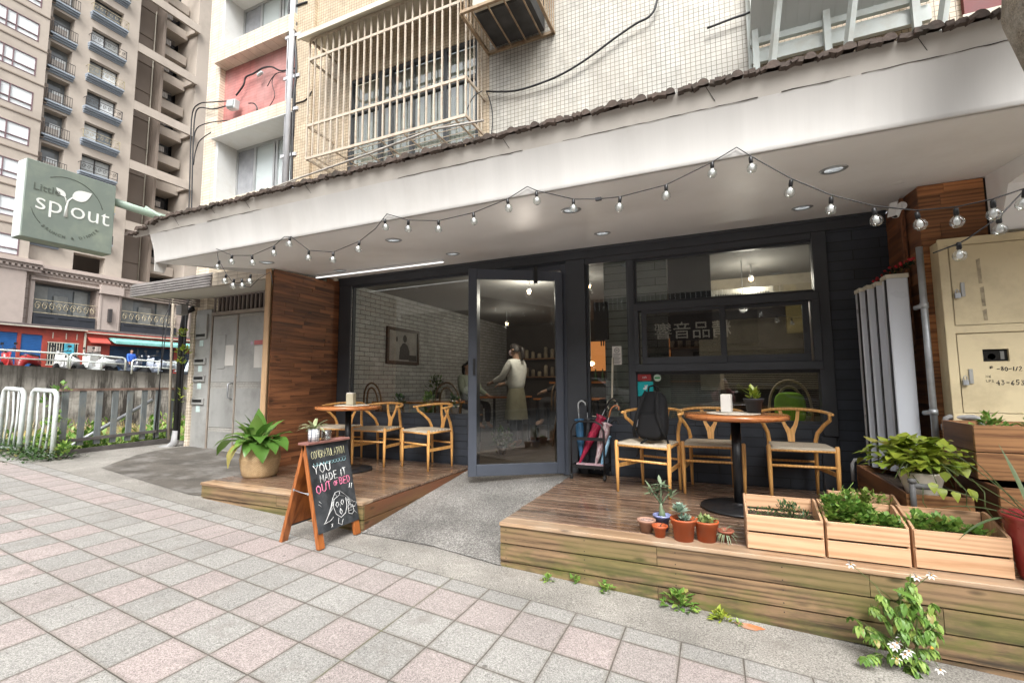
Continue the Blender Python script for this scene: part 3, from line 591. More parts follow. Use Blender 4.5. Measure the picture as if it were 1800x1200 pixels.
# window behind the cage
m = MB(); y = U+.02
m.box(-4.85, -2.66, y, y+.06, 4.1, 4.15); m.box(-4.85, -2.66, y, y+.06, 5.5, 5.55); m.box(-4.85, -2.66, y, y+.06, 5.0, 5.06)
for x in (-4.85, -4.3, -4.12, -3.75, -3.2, -2.71): m.box(x, x+.05, y-.005, y+.06, 4.15, 5.5)
o = bpart(m, 'window_frame', M('dark aluminium', (.05, .055, .06), .4, .1, 4))
curt = bricks('curtain folds', '#b0b2a8', '#c2c2b6', '#8d8e88', .07, 3, 'XZ', .008, .8, 0, .008, .9)
g = MB(); g.box(-4.8, -2.7, y+.10, y+.11, 4.12, 5.52); g.build('curtain', curt, o)
g = MB(); g.box(-4.8, -2.7, y+.03, y+.035, 4.15, 5.5); g.build('pane', glassm('upper glass', .85, 1, .10), o)
# iron cage
iron = M('cream painted iron', '#c2b7a6', .5, .12, 7, dirt=((.25, .13, .07), .6, 14)); cg = MB(); yf, xl, xr, zb, zt = 4.5, -5.12, -2.56, 4.15, 5.92
for z in (zb, 4.63, 5.62, zt): cg.bar((xl, yf, z), (xr, yf, z), .022, .035); cg.bar((xr, yf, z), (xr, U, z), .022, .035); cg.bar((xl, yf, z), (xl, U, z), .022, .035)
for i in range(24):
    x = xl+(xr-xl)*i/23; cg.bar((x, yf, zb), (x, yf, zt), .019)
for i in range(1, 5):
    y = yf+(U-yf)*i/5; cg.bar((xr, y, zb), (xr, y, zt), .012); cg.bar((xl, y, zb), (xl, y, zt), .012)
for i in range(9):
    y = yf+(U-yf)*(i+.5)/9
    if i % 2: cg.bar((xl, y, zb), (xr, y, zb), .012, .006)
for i in range(7):
    x = xl+.15+(xr-xl-.3)*i/6; cg.bar((x, yf, zb-.01), (x, U, zb-.01), .02, .01)
for i in (1, 3, 5): x = xl+.15+(xr-xl-.3)*i/6; cg.bar((x, yf+.18, zb-.01), (x+.03, U, zb-.22), .014, .006); cg.bar((x+.03, U-.01, zb-.25), (x+.03, U-.01, zb), .02, .008)
bpart(cg, 'window_cage', iron)
m = MB(); m.add([(xl-.12, yf-.12, 5.9), (xr+.1, yf-.12, 5.9), (xr+.1, U, 6.15), (xl-.12, U, 6.15)], [(0, 1, 2, 3)]); m.box(xl-.12, xr+.1, yf-.13, yf-.1, 5.88, 5.95); bpart(m, 'cage_roof', cream)
# air conditioner shelf
m = MB(); x0, x1, y0, z0 = -2.5, -1.62, 4.27, 5.24
for a, b in (((x0, y0), (x1, y0)), ((x1, y0), (x1, U)), ((x1, U-.02), (x0, U-.02)), ((x0, U), (x0, y0))):
    for z in (z0, 5.75): m.bar((a[0], a[1], z), (b[0], b[1], z), .035, .035)
for i in range(4): x = x0+.13+i*.2; m.bar((x, y0, z0-.01), (x, U, z0-.01), .016, .012)
for i in range(10): y = y0+(U-y0)*i/9; m.bar((x1, y, z0), (x1, y, 6.2), .012)
for i in range(10): y = y0+(U-y0)*i/9; m.bar((x0, y, z0), (x0, y, 6.2), .012)
shelf = bpart(m, 'unit_shelf', M('aged iron', '#a08c72', .6, .2, 8, dirt=((.2, .09, .04), .7, 12)))
m = MB(); m.box(x0+.1, x1-.1, y0+.14, U-.05, z0+.03, 5.9); m.build('air_conditioner', M('dark unit base', (.06, .06, .06), .8, .4, 5), shelf)  # whole unit is one dark mottled grey
m = MB(); m.box(x0+.12, x1-.16, y0+.06, y0+.13, z0+.06, 6.0); m.build('side_panel', cream, shelf)
# awning on posts over the right roof
m = MB(); wht = M('pale painted steel', '#c3cac6', .45, .08, 3, dirt=((.35, .3, .22), .4, 5))
for x in (.50, 1.09, 1.74): m.bar((x, 4.86, 3.2), (x, 4.86, 5.2), .055, .055); m.bar((x+.03, 4.86, 3.3), (x+.24, 4.5, 5.0), .05, .05)
m.bar((.46, 4.90, 4.36), (1.86, 4.90, 4.36), .05, .06); m.bar((.46, 4.92, 4.20), (1.86, 4.92, 4.20), .05, .11); m.bar((.46, 4.93, 4.28), (1.86, 4.93, 4.28), .02, .05)
m.bar((.46, 4.95, 3.75), (.46, 4.95, 5.0), .04)
fr = bpart(m, 'awning_frame', wht)
m = MB()
for i in range(14): x = .42+i*.1; m.prism([(4.90, 4.40), (4.2, 4.95), (4.2, 4.97), (4.90, 4.42)], (.0985, 0, 0), (x+.04, 0, 0), (0, 1, 0), (0, 0, 1)); m.box(x+.04, x+.048, 4.88, 4.9, 4.39, 4.40)
m.build('awning_sheet', M('white sheet', (.62, .66, .64), .45, .05, 2), fr)
xw = FY(1697, 60, 4.97).x; zw = FY(1697, 36, 4.97).z
m = MB(); m.box(xw, xw+.9, 4.96, 4.995, 3.2, zw-.03); o = bpart(m, 'side_window', M('smoked glass', (.09, .09, .09), .15, .3, 3)); m = MB(); m.box(xw-.02, xw+.9, 4.93, 4.995, zw-.03, zw+.03); m.build('frame', cream, o); m = MB(); m.box(xw, xw+.9, 4.95, 4.995, zw+.03, 5.6); bpart(m, 'red_panel', M('maroon panel', (.16, .03, .03), .6))
for cx_, cy_, s_ in ((1575, 322, .05), (1596, 328, .022)):
    v = ray(cx_, cy_); t_ = (2.565-1-.093*5.15)/(v.z-.093*v.y); c = CAM+v*t_; m = MB(); P = [(c.x+s_*math.cos(a)*(1+.3*math.sin(3*a)), c.y+s_*math.sin(a)*(1+.25*math.cos(5*a))) for a in [i*math.pi/9 for i in range(18)]]; m.add([(x, y, CZ(y)-.0015) for x, y in P], [tuple(range(18))]); bpart(m, 'repair_patch', M('filler', (.8, .8, .78), .8))
# downpipe, cables and junction boxes on the upper wall
m = MB()
pipe = [FY(640/3*1+320+.0, -30, 4.9)]
m = MB(); m.tube([(-5.98, 4.9, 9), (-5.99, 4.9, 3.35)], .045, 12); m.tube([(-6.06, 4.93, 9), (-6.07, 4.93, 3.3)], .012, 6); m.tube([(-6.12, 4.93, 9), (-6.1, 4.93, 3.4)], .01, 6)
for z in (5.9, 5.35, 4.6, 4.05, 6.6): m.bar((-6.16, 4.93, z), (-5.82, 4.93, z-.02), .03, .05)
bpart(m, 'downpipe', M('pipe grey', (.5, .51, .53), .45, .1, 6))
cab = M('black cable', (.02, .02, .022), .5)
def cable(pts, r=.01, y=4.93, n=6):
    m = MB()
    P = [FY(a, b, y) for a, b in pts]; Q = []
    for i in range(len(P)-1):
        p0, p1, p2, p3 = P[max(i-1, 0)], P[i], P[i+1], P[min(i+2, len(P)-1)]
        for t in (0, .25, .5, .75): Q.append(.5*((2*p1)+(p2-p0)*t+(2*p0-5*p1+4*p2-p3)*t*t+(3*p1-p0-3*p2+p3)*t**3))
    m.tube(Q+[P[-1]], r, n); bpart(m, 'cable', cab)
cable([(520, 120), (495, 125), (478, 118), (462, 120), (445, 130), (432, 136), (428, 150), (415, 168)], .014, 5.02)
cable([(400, 178), (370, 180), (350, 183), (338, 200), (335, 260), (333, 340), (331, 390)], .011)
cable([(402, 185), (375, 192), (350, 190), (342, 210), (339, 270), (336, 395)], .011)
cable([(437, 182), (446, 182), (452, 190), (450, 200)], .011, 5.02)
cable([(418, 211), (390, 213), (360, 218), (343, 232), (338, 280)], .009)
cable([(518, 128), (490, 128), (478, 138), (470, 152)], .007, 5.02); cable([(484, 130), (478, 145), (483, 168), (475, 185), (466, 195)], .006, 5.02)
cable([(512, -5), (508, 20), (512, 45), (518, 70), (521, 120), (516, 180), (514, 260), (512, 330)], .022)
cable([(540, 4), (518, 12), (508, 20)], .018); cable([(522, 40), (510, 90), (505, 120), (519, 140), (516, 240)], .009)
cable([(548, 160), (538, 175), (515, 183), (430, 203), (360, 240), (345, 262), (340, 290)], .009)
cable([(1156, -4), (1150, 18), (1138, 32), (1118, 42), (1080, 68), (1040, 98), (1000, 124), (960, 143), (905, 160), (855, 161)], .013)
cable([(855, 161), (862, 180), (866, 210), (862, 250)], .007); cable([(848, 160), (833, 170), (822, 190), (818, 202)], .006, 4.6)
cable([(1243, 50), (1290, 32), (1318, 22), (1340, 8)], .012)
m = MB(); c = FY(410, 185, 4.98); m.cbox(c, .2, .1, .16, Matrix.Rotation(.15, 3, 'Y')); m.cbox(c+Vector((0, -.06, 0)), .17, .03, .13, Matrix.Rotation(.15, 3, 'Y'))
bpart(m, 'junction_box', M('grey box', (.45, .5, .5), .5), .01); m = MB(); c2 = FY(457, 130, 5.0); m.cbox(c2, .12, .05, .05, Matrix.Rotation(-.3, 3, 'Y')); bpart(m, 'splice_box', bpy.data.materials['grey box'], .01)
m = MB(); m.tube([FY(850, 212, 4.4), FY(760, 228, 4.4), FY(650, 270, 4.45), FY(520, 315, 4.5), FY(420, 352, 4.3), FY(365, 388, 4.0)], .014, 6); m.tube([FY(360, 390, 3.9), FY(430, 350, 4.6), FY(520, 318, 4.6)], .009, 6)
bpart(m, 'conduit', M('conduit', (.4, .37, .33), .6, .2, 8))
# ================================================================ decks
deckw = wood('deck boards', (.15, .092, .06), (.065, .037, .023), 'X', .28, .3, scale=.8, bump=.0012, wear=(.23, .165, .115), coat=.3)
deckf = wood('deck face boards', (.22, .14, .075), (.06, .036, .018), 'X', .62, .2, green=1.1, scale=.62, bump=.002)
decks = wood('deck side boards', (.16, .062, .03), (.07, .026, .014), 'Y', .45, .2, green=.5, scale=.6)
decke = wood('deck edge board', (.36, .235, .14), (.19, .115, .065), 'X', .5, .1, scale=.6, wear=(.42, .33, .24))
def deck(x0, x1, y0, y1, name_label, zl, zr, side=None):
    t = thing('wooden_deck', name_label, 'deck', ((x0+x1)/2, (y0+y1)/2, -.3))
    rj = random.Random(int(abs(x0)*10)); m = MB(); y = y0; n = 0
    while y < y1-.02:
        h = .135 if n == 0 else .09; j = rj.uniform(-.002, .002); a = x0+rj.uniform(-.006, .004)
        cut = rj.uniform(x0+1, x1-1) if (n and x1-x0 > 2.5) else None
        yb = min(y+h-.008, y1)
        if n == 0: en = MB(); en.box(a, x1, y-.008, yb, -.028, .0); en.build('edge_board', decke, t, bevel=.004); y += h; n += 1; continue
        if cut: m.box(a, cut-.002, y, yb, -.024+j, j); m.box(cut+.002, x1, y, yb, -.024+j, j)
        else: m.box(a, x1, y-.008, yb, -.026, .0)
        y += h; n += 1
    m.build('deck_boards', deckw, t, bevel=.004)
    m = MB(); z = -.03; n = 0
    while z > min(zl, zr)-.02:
        zb = z-.116; cuts = sorted([x0+.004]+[c for c in (x0+1.15*(n % 2)+1.1, x0+2.2+.3*n) if c < x1-.3]+[x1])
        for a, b in zip(cuts, cuts[1:]): m.box(a+.0015, b-.0015, y0+.004, y0+.024, max(zb, min(zl, zr)-.05), z)
        z = zb-.009; n += 1
    mfr = m
    for sx, s in ((x0, 1), (x1, -1)):
        m = MB(); z = -.03
        while z > min(zl, zr)-.02: m.box(min(sx, sx+s*.022), max(sx, sx+s*.022), y0+.025, y1, z-.118, z); z -= .124
        m.build('side_boards', decks, t)
    m = MB(); m.box(x0+.03, x1-.03, y0+.03, y1-.01, min(zl, zr), -.03); m.build('underframe', dark, t)
    m = mfr; m.cur = 1
    for k in range(int((x1-x0)/.58)+1):
        for z in (-.055, -.125, -.18, -.25, -.30):
            if z > min(zl, zr)+.02: m.disc((x0+.05+k*.58, y0+.0042, z), .004, (0, -1, 0), 6, .001)
    m.build('front_boards', [deckf, M('screw head', (.05, .04, .035), .5, metal=.5)], t)
    return t
deck(-4.93, -2.79, 3.17, 5.12, 'low wooden deck under the left table, with a dark stained side towards the entrance', -.20, -.26)
deck(-1.485, 4.5, 3.13, 5.12, 'larger wooden deck on the right with tall mossy front boards', -.33, -.62)
# ================================================================ wishbone chairs
chw = wood('honey beech', (.74, .40, .13), (.63, .31, .09), 'Z', .35, .06, knots=False, bump=.0003, coat=.2)
k = NT('paper cord'); wv = k.n('TexWave', _wave_type='BANDS', _bands_direction='X'); wv.inputs['Scale'].default_value = 40; tc = k.n('TexCoord'); k.l(tc.outputs['Object'], wv.inputs[0])
k.l(k.ramp(wv.outputs['Fac'], [(0, (.38, .32, .24)), (.6, (.66, .58, .46))]), k.b.inputs['Base Color']); k.b.inputs['Roughness'].default_value = .8; k.bump(wv.outputs['Fac'], .002); cord = k.m
def make_chair():
    t = thing('wishbone_chair', 'x', 'chair', proto=True)
    for s in (-1, 1):
        m = MB(); m.tube([(s*.245, -.215, 0), (s*.247, -.215, .22), (s*.25, -.214, .455), (s*.25, -.214, .468)], [.0125, .018, .0185, .012], 10); m.build('leg', chw, t)
        m = MB(); m.tube([(s*.185, .205, 0), (s*.187, .20, .2), (s*.188, .195, .40), (s*.188, .185, .47), (s*.20, .155, .54), (s*.238, .09, .615), (s*.272, .035, .665), (s*.268, .012, .705), (s*.262, .01, .722)], [.012, .017, .019, .018, .0175, .017, .016, .0145, .013], 10); m.build('leg', chw, t)
    m = MB()
    for i in range(19):
        pass
    arc = [(math.cos(R(-14+208*i/22))*.285, .02+math.sin(R(-14+208*i/22))*.235, .715+.035*math.sin(math.pi*min(1, max(0, (-14+208*i/22)/180)))) for i in range(23)]
    m.tube(arc, [.010]+[.0145]*21+[.010], 10); m.build('top_rail', chw, t)
    # Y splat, flat bent board
    m = MB(); P = lambda x, z: Vector((x, .195+.055*((z-.43)/.32)**.8 if z > .43 else .195, z)); th = Vector((0, .011, 0))
    def strip(L):
        for (xa, wa, za), (xb, wb, zb) in zip(L, L[1:]):
            q = [P(xa-wa, za), P(xa+wa, za), P(xb+wb, zb), P(xb-wb, zb)]; m.add(q+[v+th for v in q], [(0, 1, 2, 3), (7, 6, 5, 4), (0, 4, 5, 1), (1, 5, 6, 2), (2, 6, 7, 3), (3, 7, 4, 0)])
    strip([(0, .025, .42), (0, .031, .52), (0, .046, .565)])
    for s in (-1, 1): strip([(s*.0235, .0225, .565), (s*.043, .017, .60), (s*.062, .014, .66), (s*.075, .015, .742)])
    m.build('back_splat', chw, t)
    m = MB(); m.tube([(-.245, -.215, .295), (.245, -.215, .295)], .0115, 8); m.tube([(-.187, .20, .28), (.187, .20, .28)], .011, 8)
    for s in (-1, 1): m.bar((s*.246, -.215, .235), (s*.187, .2, .235), .016, .034)
    m.tube([(-.245, -.215, .425), (.245, -.215, .425)], .013, 8); m.tube([(-.187, .19, .425), (.187, .19, .425)], .013, 8)
    for s in (-1, 1): m.tube([(s*.245, -.21, .43), (s*.187, .19, .43)], .012, 8)
    m.build('stretchers', chw, t)
    m = MB(); N = 12; vs = []
    for j in range(N+1):
        for i in range(N+1):
            u, v = i/N*2-1, j/N*2-1; wx = .245+(.187-.245)*(v+1)/2; x = u*wx*1.0; y = -.225+.425*(v+1)/2
            sag = .022*(1-u*u)*(1-v*v); cr_ = .010*(1-abs(abs(u)-abs(v)))*0; hx_ = .012*max(0, abs(u)-.55)*2
            vs.append((x, y, .452-sag+hx_*(1-abs(v))*.6+(.006 if abs(u) > abs(v) else 0)*(1-abs(v))))
    vs2 = [(x, y, z-.030) for x, y, z in vs]; nn = len(vs)
    fs = [(j*(N+1)+i, j*(N+1)+i+1, (j+1)*(N+1)+i+1, (j+1)*(N+1)+i) for j in range(N) for i in range(N)]
    rim = [i for i in range(N+1)]+[j*(N+1)+N for j in range(1, N+1)]+[N*(N+1)+i for i in range(N-1, -1, -1)]+[j*(N+1) for j in range(N-1, 0, -1)]
    m.add(vs+vs2, fs+[tuple(nn+a for a in reversed(f)) for f in fs]+[(rim[(a+1) % len(rim)], rim[a], nn+rim[a], nn+rim[(a+1) % len(rim)]) for a in range(len(rim))], True); m.build('seat', cord, t)
    return t
ch0 = make_chair(); first = True
def place_chair(x, y, rot, label):
    global first
    o = ch0 if first else copy_tree(ch0); first = False
    o.location = (x, y, .001); o.rotation_euler = (0, 0, R(rot)); o['label'] = label; o['group'] = 'wishbone chairs on the decks'
place_chair(-.575, 4.55, -16, 'wishbone chair with the black backpack on its woven seat')
place_chair(-.055, 4.77, 2, 'wishbone chair half hidden behind the pedestal of the right table')
place_chair(.635, 4.80, 3, 'rightmost wishbone chair, against the dark wall right of the round table')
place_chair(-4.62, 4.80, 12, 'wishbone chair beside the wood clad wall, behind the left table')
place_chair(-3.98, 4.80, 1, 'wishbone chair just right of the left table pedestal')
place_chair(-3.24, 4.83, -17, 'wishbone chair nearest the open glass door, on the left deck')
# ================================================================ round tables
tabw = wood('varnished table top', (.40, .145, .045), (.22, .065, .02), 'X', .22, .1, knots=False, scale=.6, coat=.4, bump=.0003)
def make_table(x, y, r, label):
    t = thing('round_table', label, 'table', (x, y, 0), 'round pedestal tables on the decks')
    m = MB(); m.lathe([(0, .705), (r-.03, .705), (r-.004, .712), (r, .722), (r, .74), (r-.008, .748), (0, .75)], (x, y, 0), 48); m.build('tabletop', tabw, t)
    m = MB(); m.lathe([(.036, .02), (.036, .70)], (x, y, 0), 20); m.lathe([(0, .69), (.14, .695), (.14, .705), (0, .705)], (x, y, 0), 20); m.build('column', black, t)
    m = MB(); m.lathe([(0, .006), (.285, .006), (.29, .012), (.285, .022), (.08, .034), (.042, .04), (.042, .05), (0, .05)], (x, y, 0), 40); m.build('base', black, t)
make_table(.135, 4.17, .385, 'round wooden table on a black pedestal on the right deck, before two chairs')
make_table(-4.0, 4.26, .375, 'round wooden table on a black pedestal on the left deck, behind the chalkboard')
wov = M('woven mat', (.55, .49, .4), .9, .2, 60, bump=.002)
for i, (x, y, lab) in enumerate(((.12, 4.12, 'round woven placemat on the right table'), (-3.94, 4.25, 'pale placemat on the left table'))):
    m = MB()
    for q in range(7): rr = .03+.026*q; m.tube([(x+math.cos(a*math.pi/12)*rr, y+math.sin(a*math.pi/12)*rr, .756) for a in range(25)], .0135, 6, flat=.4)
    m.build('placemat', wov, label=lab, category='placemat')
paper = M('white paper', (.62, .6, .56), .7, .05, 4)
def napkin_holder(x, y, lab):
    t = thing('napkin_holder', lab, 'napkin holder', (x, y, .765)); m = MB(); m.cbox((x, y, .83), .085, .085, .13, R(20)); m.build('holder', M('kraft card', (.42, .38, .27), .8), t, bevel=.004)
    m = MB(); m.cbox((x, y, .90), .075, .075, .012, R(20)); m.build('napkins', paper, t)
t = thing('menu_stand', 'white upright card holder on the right table', 'menu stand', (.075, 4.10, .765)); m = MB(); m.cbox((.075, 4.10, .835), .075, .075, .14, R(-12)); m.build('card', paper, t, bevel=.003); m = MB(); m.cbox((.075, 4.10, .907), .06, .06, .004, R(-12)); m.build('lid', cream, t)
napkin_holder(-3.93, 4.22, 'tall beige napkin holder on the left table')
# ================================================================ foliage helpers
G1 = leafm('fresh leaf', (.14, .28, .05), (.40, .52, .12)); G2 = leafm('broad leaf', (.10, .22, .04), (.30, .44, .11), .28, .25)
G3 = leafm('yellow green leaf', (.38, .45, .06), (.16, .28, .04), .35, .25); G4 = leafm('grey green leaf', (.16, .22, .13), (.26, .33, .2), .5, .15)
G5 = leafm('dark ivy leaf', (.035, .085, .02), (.10, .19, .04), .4, .2); G6 = leafm('sage succulent', (.30, .42, .33), (.42, .52, .42), .5, .2); straw = leafm('dry grass', (.38, .31, .14), (.50, .43, .22), .8, .2)
stemm = M('green stem', (.10, .14, .04), .6, .2); soil = M('potting soil', (.045, .03, .02), .95, .4, 20, bump=.01); heartshape = lambda t: max(0, math.sin(math.pi*t**.62))*(1-.25*t)
def rdir(r, el0=0, el1=80):
    a = r.uniform(0, 2*math.pi); e = R(r.uniform(el0, el1)); return Vector((math.cos(a)*math.cos(e), math.sin(a)*math.cos(e), math.sin(e)))
def bush(m, c, rx, ry, rz, n, L, W, r, droop=.6, stems=None, shape=None, up=.3, surf=.5):
    c = Vector(c)
    for i in range(n):
        d = rdir(r, -20, 90); q = (r.random()**surf); p = c+Vector((d.x*rx*q, d.y*ry*q, d.z*rz*q)); l = L*r.uniform(.6, 1.25)
        dd = (Vector((d.x, d.y, d.z*.5))+rdir(r, -10, 60)*.8+Vector((0, 0, up))).normalized()
        m.leaf(p, dd, l, W*l/L*r.uniform(.85, 1.1), droop=droop*r.uniform(.3, 1.5)/max(.05, L)*.12, fold=r.uniform(.05, .35), seg=3, shape=shape)
def pot(m, c, r0, r1, h, rim=.012, band=.25, n=28):
    m.lathe([(0, 0), (r0, 0), (r0+(r1-r0)*(1-band), h*(1-band)), (r1+.004, h*(1-band)), (r1+.006, h-rim), (r1+.01, h-rim+.002), (r1+.01, h), (r1-.004, h), (r1-.006, h-.02), (0, h-.022)], c, n)
terra = M('orange plastic pot', (.44, .095, .028), .5, .12, 5, dirt=((.28, .13, .08), .5, 9)); terra2 = M('faded clay pot', (.38, .22, .16), .75, .2, 6)
# row of little pots on the right deck edge
def potted(label, x, y, r0, r1, h, pm, fol, group='small pots on the deck edge', z=0):
    t = thing('potted_plant', label, 'potted plant', (x, y, z), group); m = MB(); pot(m, (x, y, z), r0, r1, h); m.build('pot', pm, t)
    m = MB(); m.disc((x, y, z+h-.024), r1-.008, n=16, th=.006); m.build('soil', soil, t)
    if fol:
        m = MB(); mt = fol(m, x, y, z+h-.015); m.build('foliage', mt, t)
    return t
def f_gravel(m, x, y, z):
    r = random.Random(2)
    for i in range(40): a = r.uniform(0, 6.3); q = r.random()**.5*.048; m.cbox((x+math.cos(a)*q, y+math.sin(a)*q, z+.002), .012, .012, .01, r.uniform(0, 3))
    return M('pink gravel', (.5, .35, .3), .9, .4, 60)
potted('faded clay pot filled with pale gravel, leftmost of the little pots', -.466, 3.30, .036, .052, .085, terra2, f_gravel)
potted('smallest orange pot on the deck edge, nearly empty', -.372, 3.235, .03, .042, .075, terra, lambda m, x, y, z: (m.leaf((x, y, z), (.5, -.3, 1), .05, .012), G4)[1])
def f_desert(m, x, y, z):
    r = random.Random(7)
    m.tube([(x, y, z-.02), (x+.002, y, z+.03), (x-.004, y, z+.06), (x-.002, y, z+.10)], [.028, .02, .012, .007], 8)
    for bx, by, bz in ((-.065, -.01, .18), (.0, -.01, .22), (.06, .0, .17), (-.03, .03, .15)):
        m.tube([(x, y, z+.08), (x+bx*.5, y+by, z+.06+bz*.4), (x+bx, y+by, z+bz)], [.006, .005, .004], 6)
        for i in range(10):
            d = rdir(r, -5, 65); m.leaf((x+bx, y+by, z+bz-.02*(i % 3)), d, .075, .024, droop=.3, fold=.15, seg=3)
    return G4
potted('grey green plant with a swollen stem in a blue and white pot', -.375, 3.40, .04, .052, .10, M('glazed blue white pot', (.25, .28, .5), .2, .5, 14), f_desert)
def f_rosette(m, x, y, z):
    r = random.Random(3)
    for k in range(3):
        for i in range(8):
            a = i*math.pi/4+k*.4; e = .25+k*.35; m.leaf((x-.02, y, z+.045+.012*k), (math.cos(a)*math.cos(e), math.sin(a)*math.cos(e), math.sin(e)), .075-.014*k, .042, droop=-.3, fold=.3, seg=3)
    bush(m, (x+.02, y-.01, z), .06, .05, .035, 70, .028, .018, r, .1); return G6
potted('orange pot with a pale blue green succulent rosette', -.226, 3.235, .058, .072, .135, terra, f_rosette)
potted('orange pot with low clustering yellow green succulents', -.092, 3.275, .055, .067, .125, terra, lambda m, x, y, z: (bush(m, (x, y, z), .07, .07, .035, 150, .026, .016, random.Random(8), .1), leafm('jade leaf', (.28, .38, .14), (.36, .46, .2)))[1])
potted('small dull orange pot next to the first crate', .018, 3.31, .03, .042, .07, M('old orange pot', (.28, .09, .05), .7, .2), lambda m, x, y, z: ([m.leaf((x, y, z), (random.Random(i).uniform(-.6, 1), random.Random(i+9).uniform(-1, .2), .5), .11, .008, droop=4, seg=4) for i in range(14)], G4)[1])
# ================================================================ crates with herbs
pine = wood('raw pine', (.53, .33, .195), (.42, .235, .12), 'X', .6, .12, knots=True, scale=.8, bump=.0003); pine2 = wood('raw pine sides', (.48, .295, .175), (.39, .215, .11), 'Z', .6, .1, knots=True, scale=1.2, bump=.0004)
def crate(x0, x1, y0, label, hl, dep=.27):
    t = thing('wooden_crate', label, 'crate', ((x0+x1)/2, y0, 0), 'raw pine crates on the deck edge'); m = MB()
    m.box(x0+.004, x1-.004, y0, y0+.012, .008, .10); m.box(x0+.004, x1-.004, y0, y0+.012, .112, .205)
    m.build('front_slats', pine, t, bevel=.002); m = MB()
    for z in (.008, .10, .192): m.box(x0+.016, x1-.016, y0+dep-.012, y0+dep, z, z+.078)
    m.build('back_slats', pine, t, bevel=.002)
    for sx in (x0, x1-.014):
        m = MB(); m.prism([(y0+.013, .0), (y0+dep-.013, .0), (y0+dep-.013, .275), (y0+dep-.05, .275), (y0+.013, .21)], (.014, 0, 0), (sx, 0, 0), (0, 1, 0), (0, 0, 1)); m.build('side_panel', pine2, t, bevel=.002)
    m = MB(); m.box(x0+.016, x1-.016, y0+.014, y0+dep-.014, .01, .17); m.build('soil', soil, t)
    return t
crate(.135, .535, 3.205, 'pine crate with sparse dark herbs, left of the three in front', .2); crate(.545, .93, 3.215, 'middle pine crate overflowing with clover', .2); crate(.945, 1.345, 3.225, 'pine crate with round leaved plants, next to the red pot', .2)
crate(.66, 1.02, 3.56, 'pine crate standing behind the middle crate', .2, .24)
def herb(name, label, cat, f, mat):
    m = MB(); f(m); return m.build(name, mat, label=label, category=cat)
r = random.Random(21)
herb('thyme_plant', 'sparse feathery dark green herbs growing in the left front crate', 'herb', lambda m: [bush(m, (x, 3.33, .18), .05, .05, h, n, .022, .009, r, .2) for x, h, n in ((.2, .05, 40), (.27, .05, 50), (.35, .10, 150), (.4, .09, 150), (.46, .05, 60))], leafm('thyme leaf', (.06, .12, .04), (.16, .24, .1)))
herb('clover_plant', 'thick bright clover spilling out of the middle front crate', 'herb', lambda m: [bush(m, (x, 3.31, .19), .08, .07, h, n, .03, .026, r, .2) for x, h, n in ((.60, .15, 380), (.68, .16, 400), (.76, .10, 260), (.84, .06, 180), (.9, .04, 100))]+[m.tube([(.6, 3.33, .25), (.56+.05*i, 3.3, .36+.02*i)], .0015, 4) for i in range(4)], G1)
herb('pennywort_plant', 'round leaved green plant filling the right front crate', 'herb', lambda m: [bush(m, (x, 3.33, .185), .07, .07, h, n, .038, .036, r, .15, shape=heartshape) for x, h, n in ((1.0, .08, 100), (1.08, .07, 110), (1.16, .06, 90), (1.24, .03, 50))], G1)
herb('clover_plant', 'small leafy herb in the crate behind the middle one', 'herb', lambda m: bush(m, (.84, 3.68, .22), .15, .08, .09, 300, .028, .02, r, .2), leafm('pale herb', (.22, .32, .06), (.33, .42, .1)))
# ================================================================ planter boxes, pothos, red pot
plw = wood('brown planter boards', (.27, .135, .055), (.13, .055, .022), 'X', .6, .25, scale=.9, bump=.001); plwy = wood('brown planter ends', (.14, .062, .028), (.07, .03, .014), 'Y', .55, .2, scale=.6)
def planter(x0, x1, y0, y1, z0, z1, label, rows=2):
    t = thing('planter_box', label, 'planter', ((x0+x1)/2, (y0+y1)/2, z0), 'brown planter boxes at the right wall'); m = MB(); h = (z1-z0)/rows
    for ya_ in (y0, y1-.02):
        m = MB(); [m.box(x0, x1, ya_, ya_+.02, z0+i*h+.003, z0+(i+1)*h-.003) for i in range(rows)]; m.build('side_boards', plw, t, bevel=.002)
    for x in (x0, x1-.02):
        m = MB()
        for i in range(rows): m.box(x, x+.02, y0+.021, y1-.021, z0+i*h+.003, z0+(i+1)*h-.003)
        m.build('end_boards', plwy, t, bevel=.002)
    m = MB(); m.box(x0+.02, x1-.02, y0+.02, y1-.02, z0+.0, z1-.05); m.build('soil', soil, t)
planter(1.045, 1.36, 3.62, 4.72, 0, .318, 'long low brown planter under the pothos', 2)
planter(1.44, 2.3, 3.76, 4.2, .405, .735, 'upper brown planter box under the meter cabinet', 2)
planter(1.465, 2.3, 3.6, 4.15, 0, .395, 'lower brown planter box carrying the upper one', 2)
herb('leafy_plant', 'bright leafy seedling at the left end of the upper planter box', 'plant', lambda m: bush(m, (1.6, 3.95, .70), .10, .08, .08, 60, .05, .04, r, .2, shape=heartshape), G1)
herb('leafy_plant', 'bright leafy plant cut off by the right edge, in the upper planter box', 'plant', lambda m: (bush(m, (1.80, 3.86, .70), .08, .08, .12, 70, .06, .05, r, .2, shape=heartshape)), G3)
t = thing('pothos', 'big yellow green pothos in an oval white pot on the low planter', 'potted plant', (1.17, 3.80, .25))
m = MB(); m.lathe([(0, .285), (.075, .285), (.085, .30), (.12, .42), (.125, .43), (.115, .43), (.11, .41), (0, .41)], (1.175, 3.79, 0), 32, sx=1.0, sy=.8); m.build('pot', M('white plastic pot', (.70, .64, .54), .45, .08, 5), t)
m = MB(); r = random.Random(5)
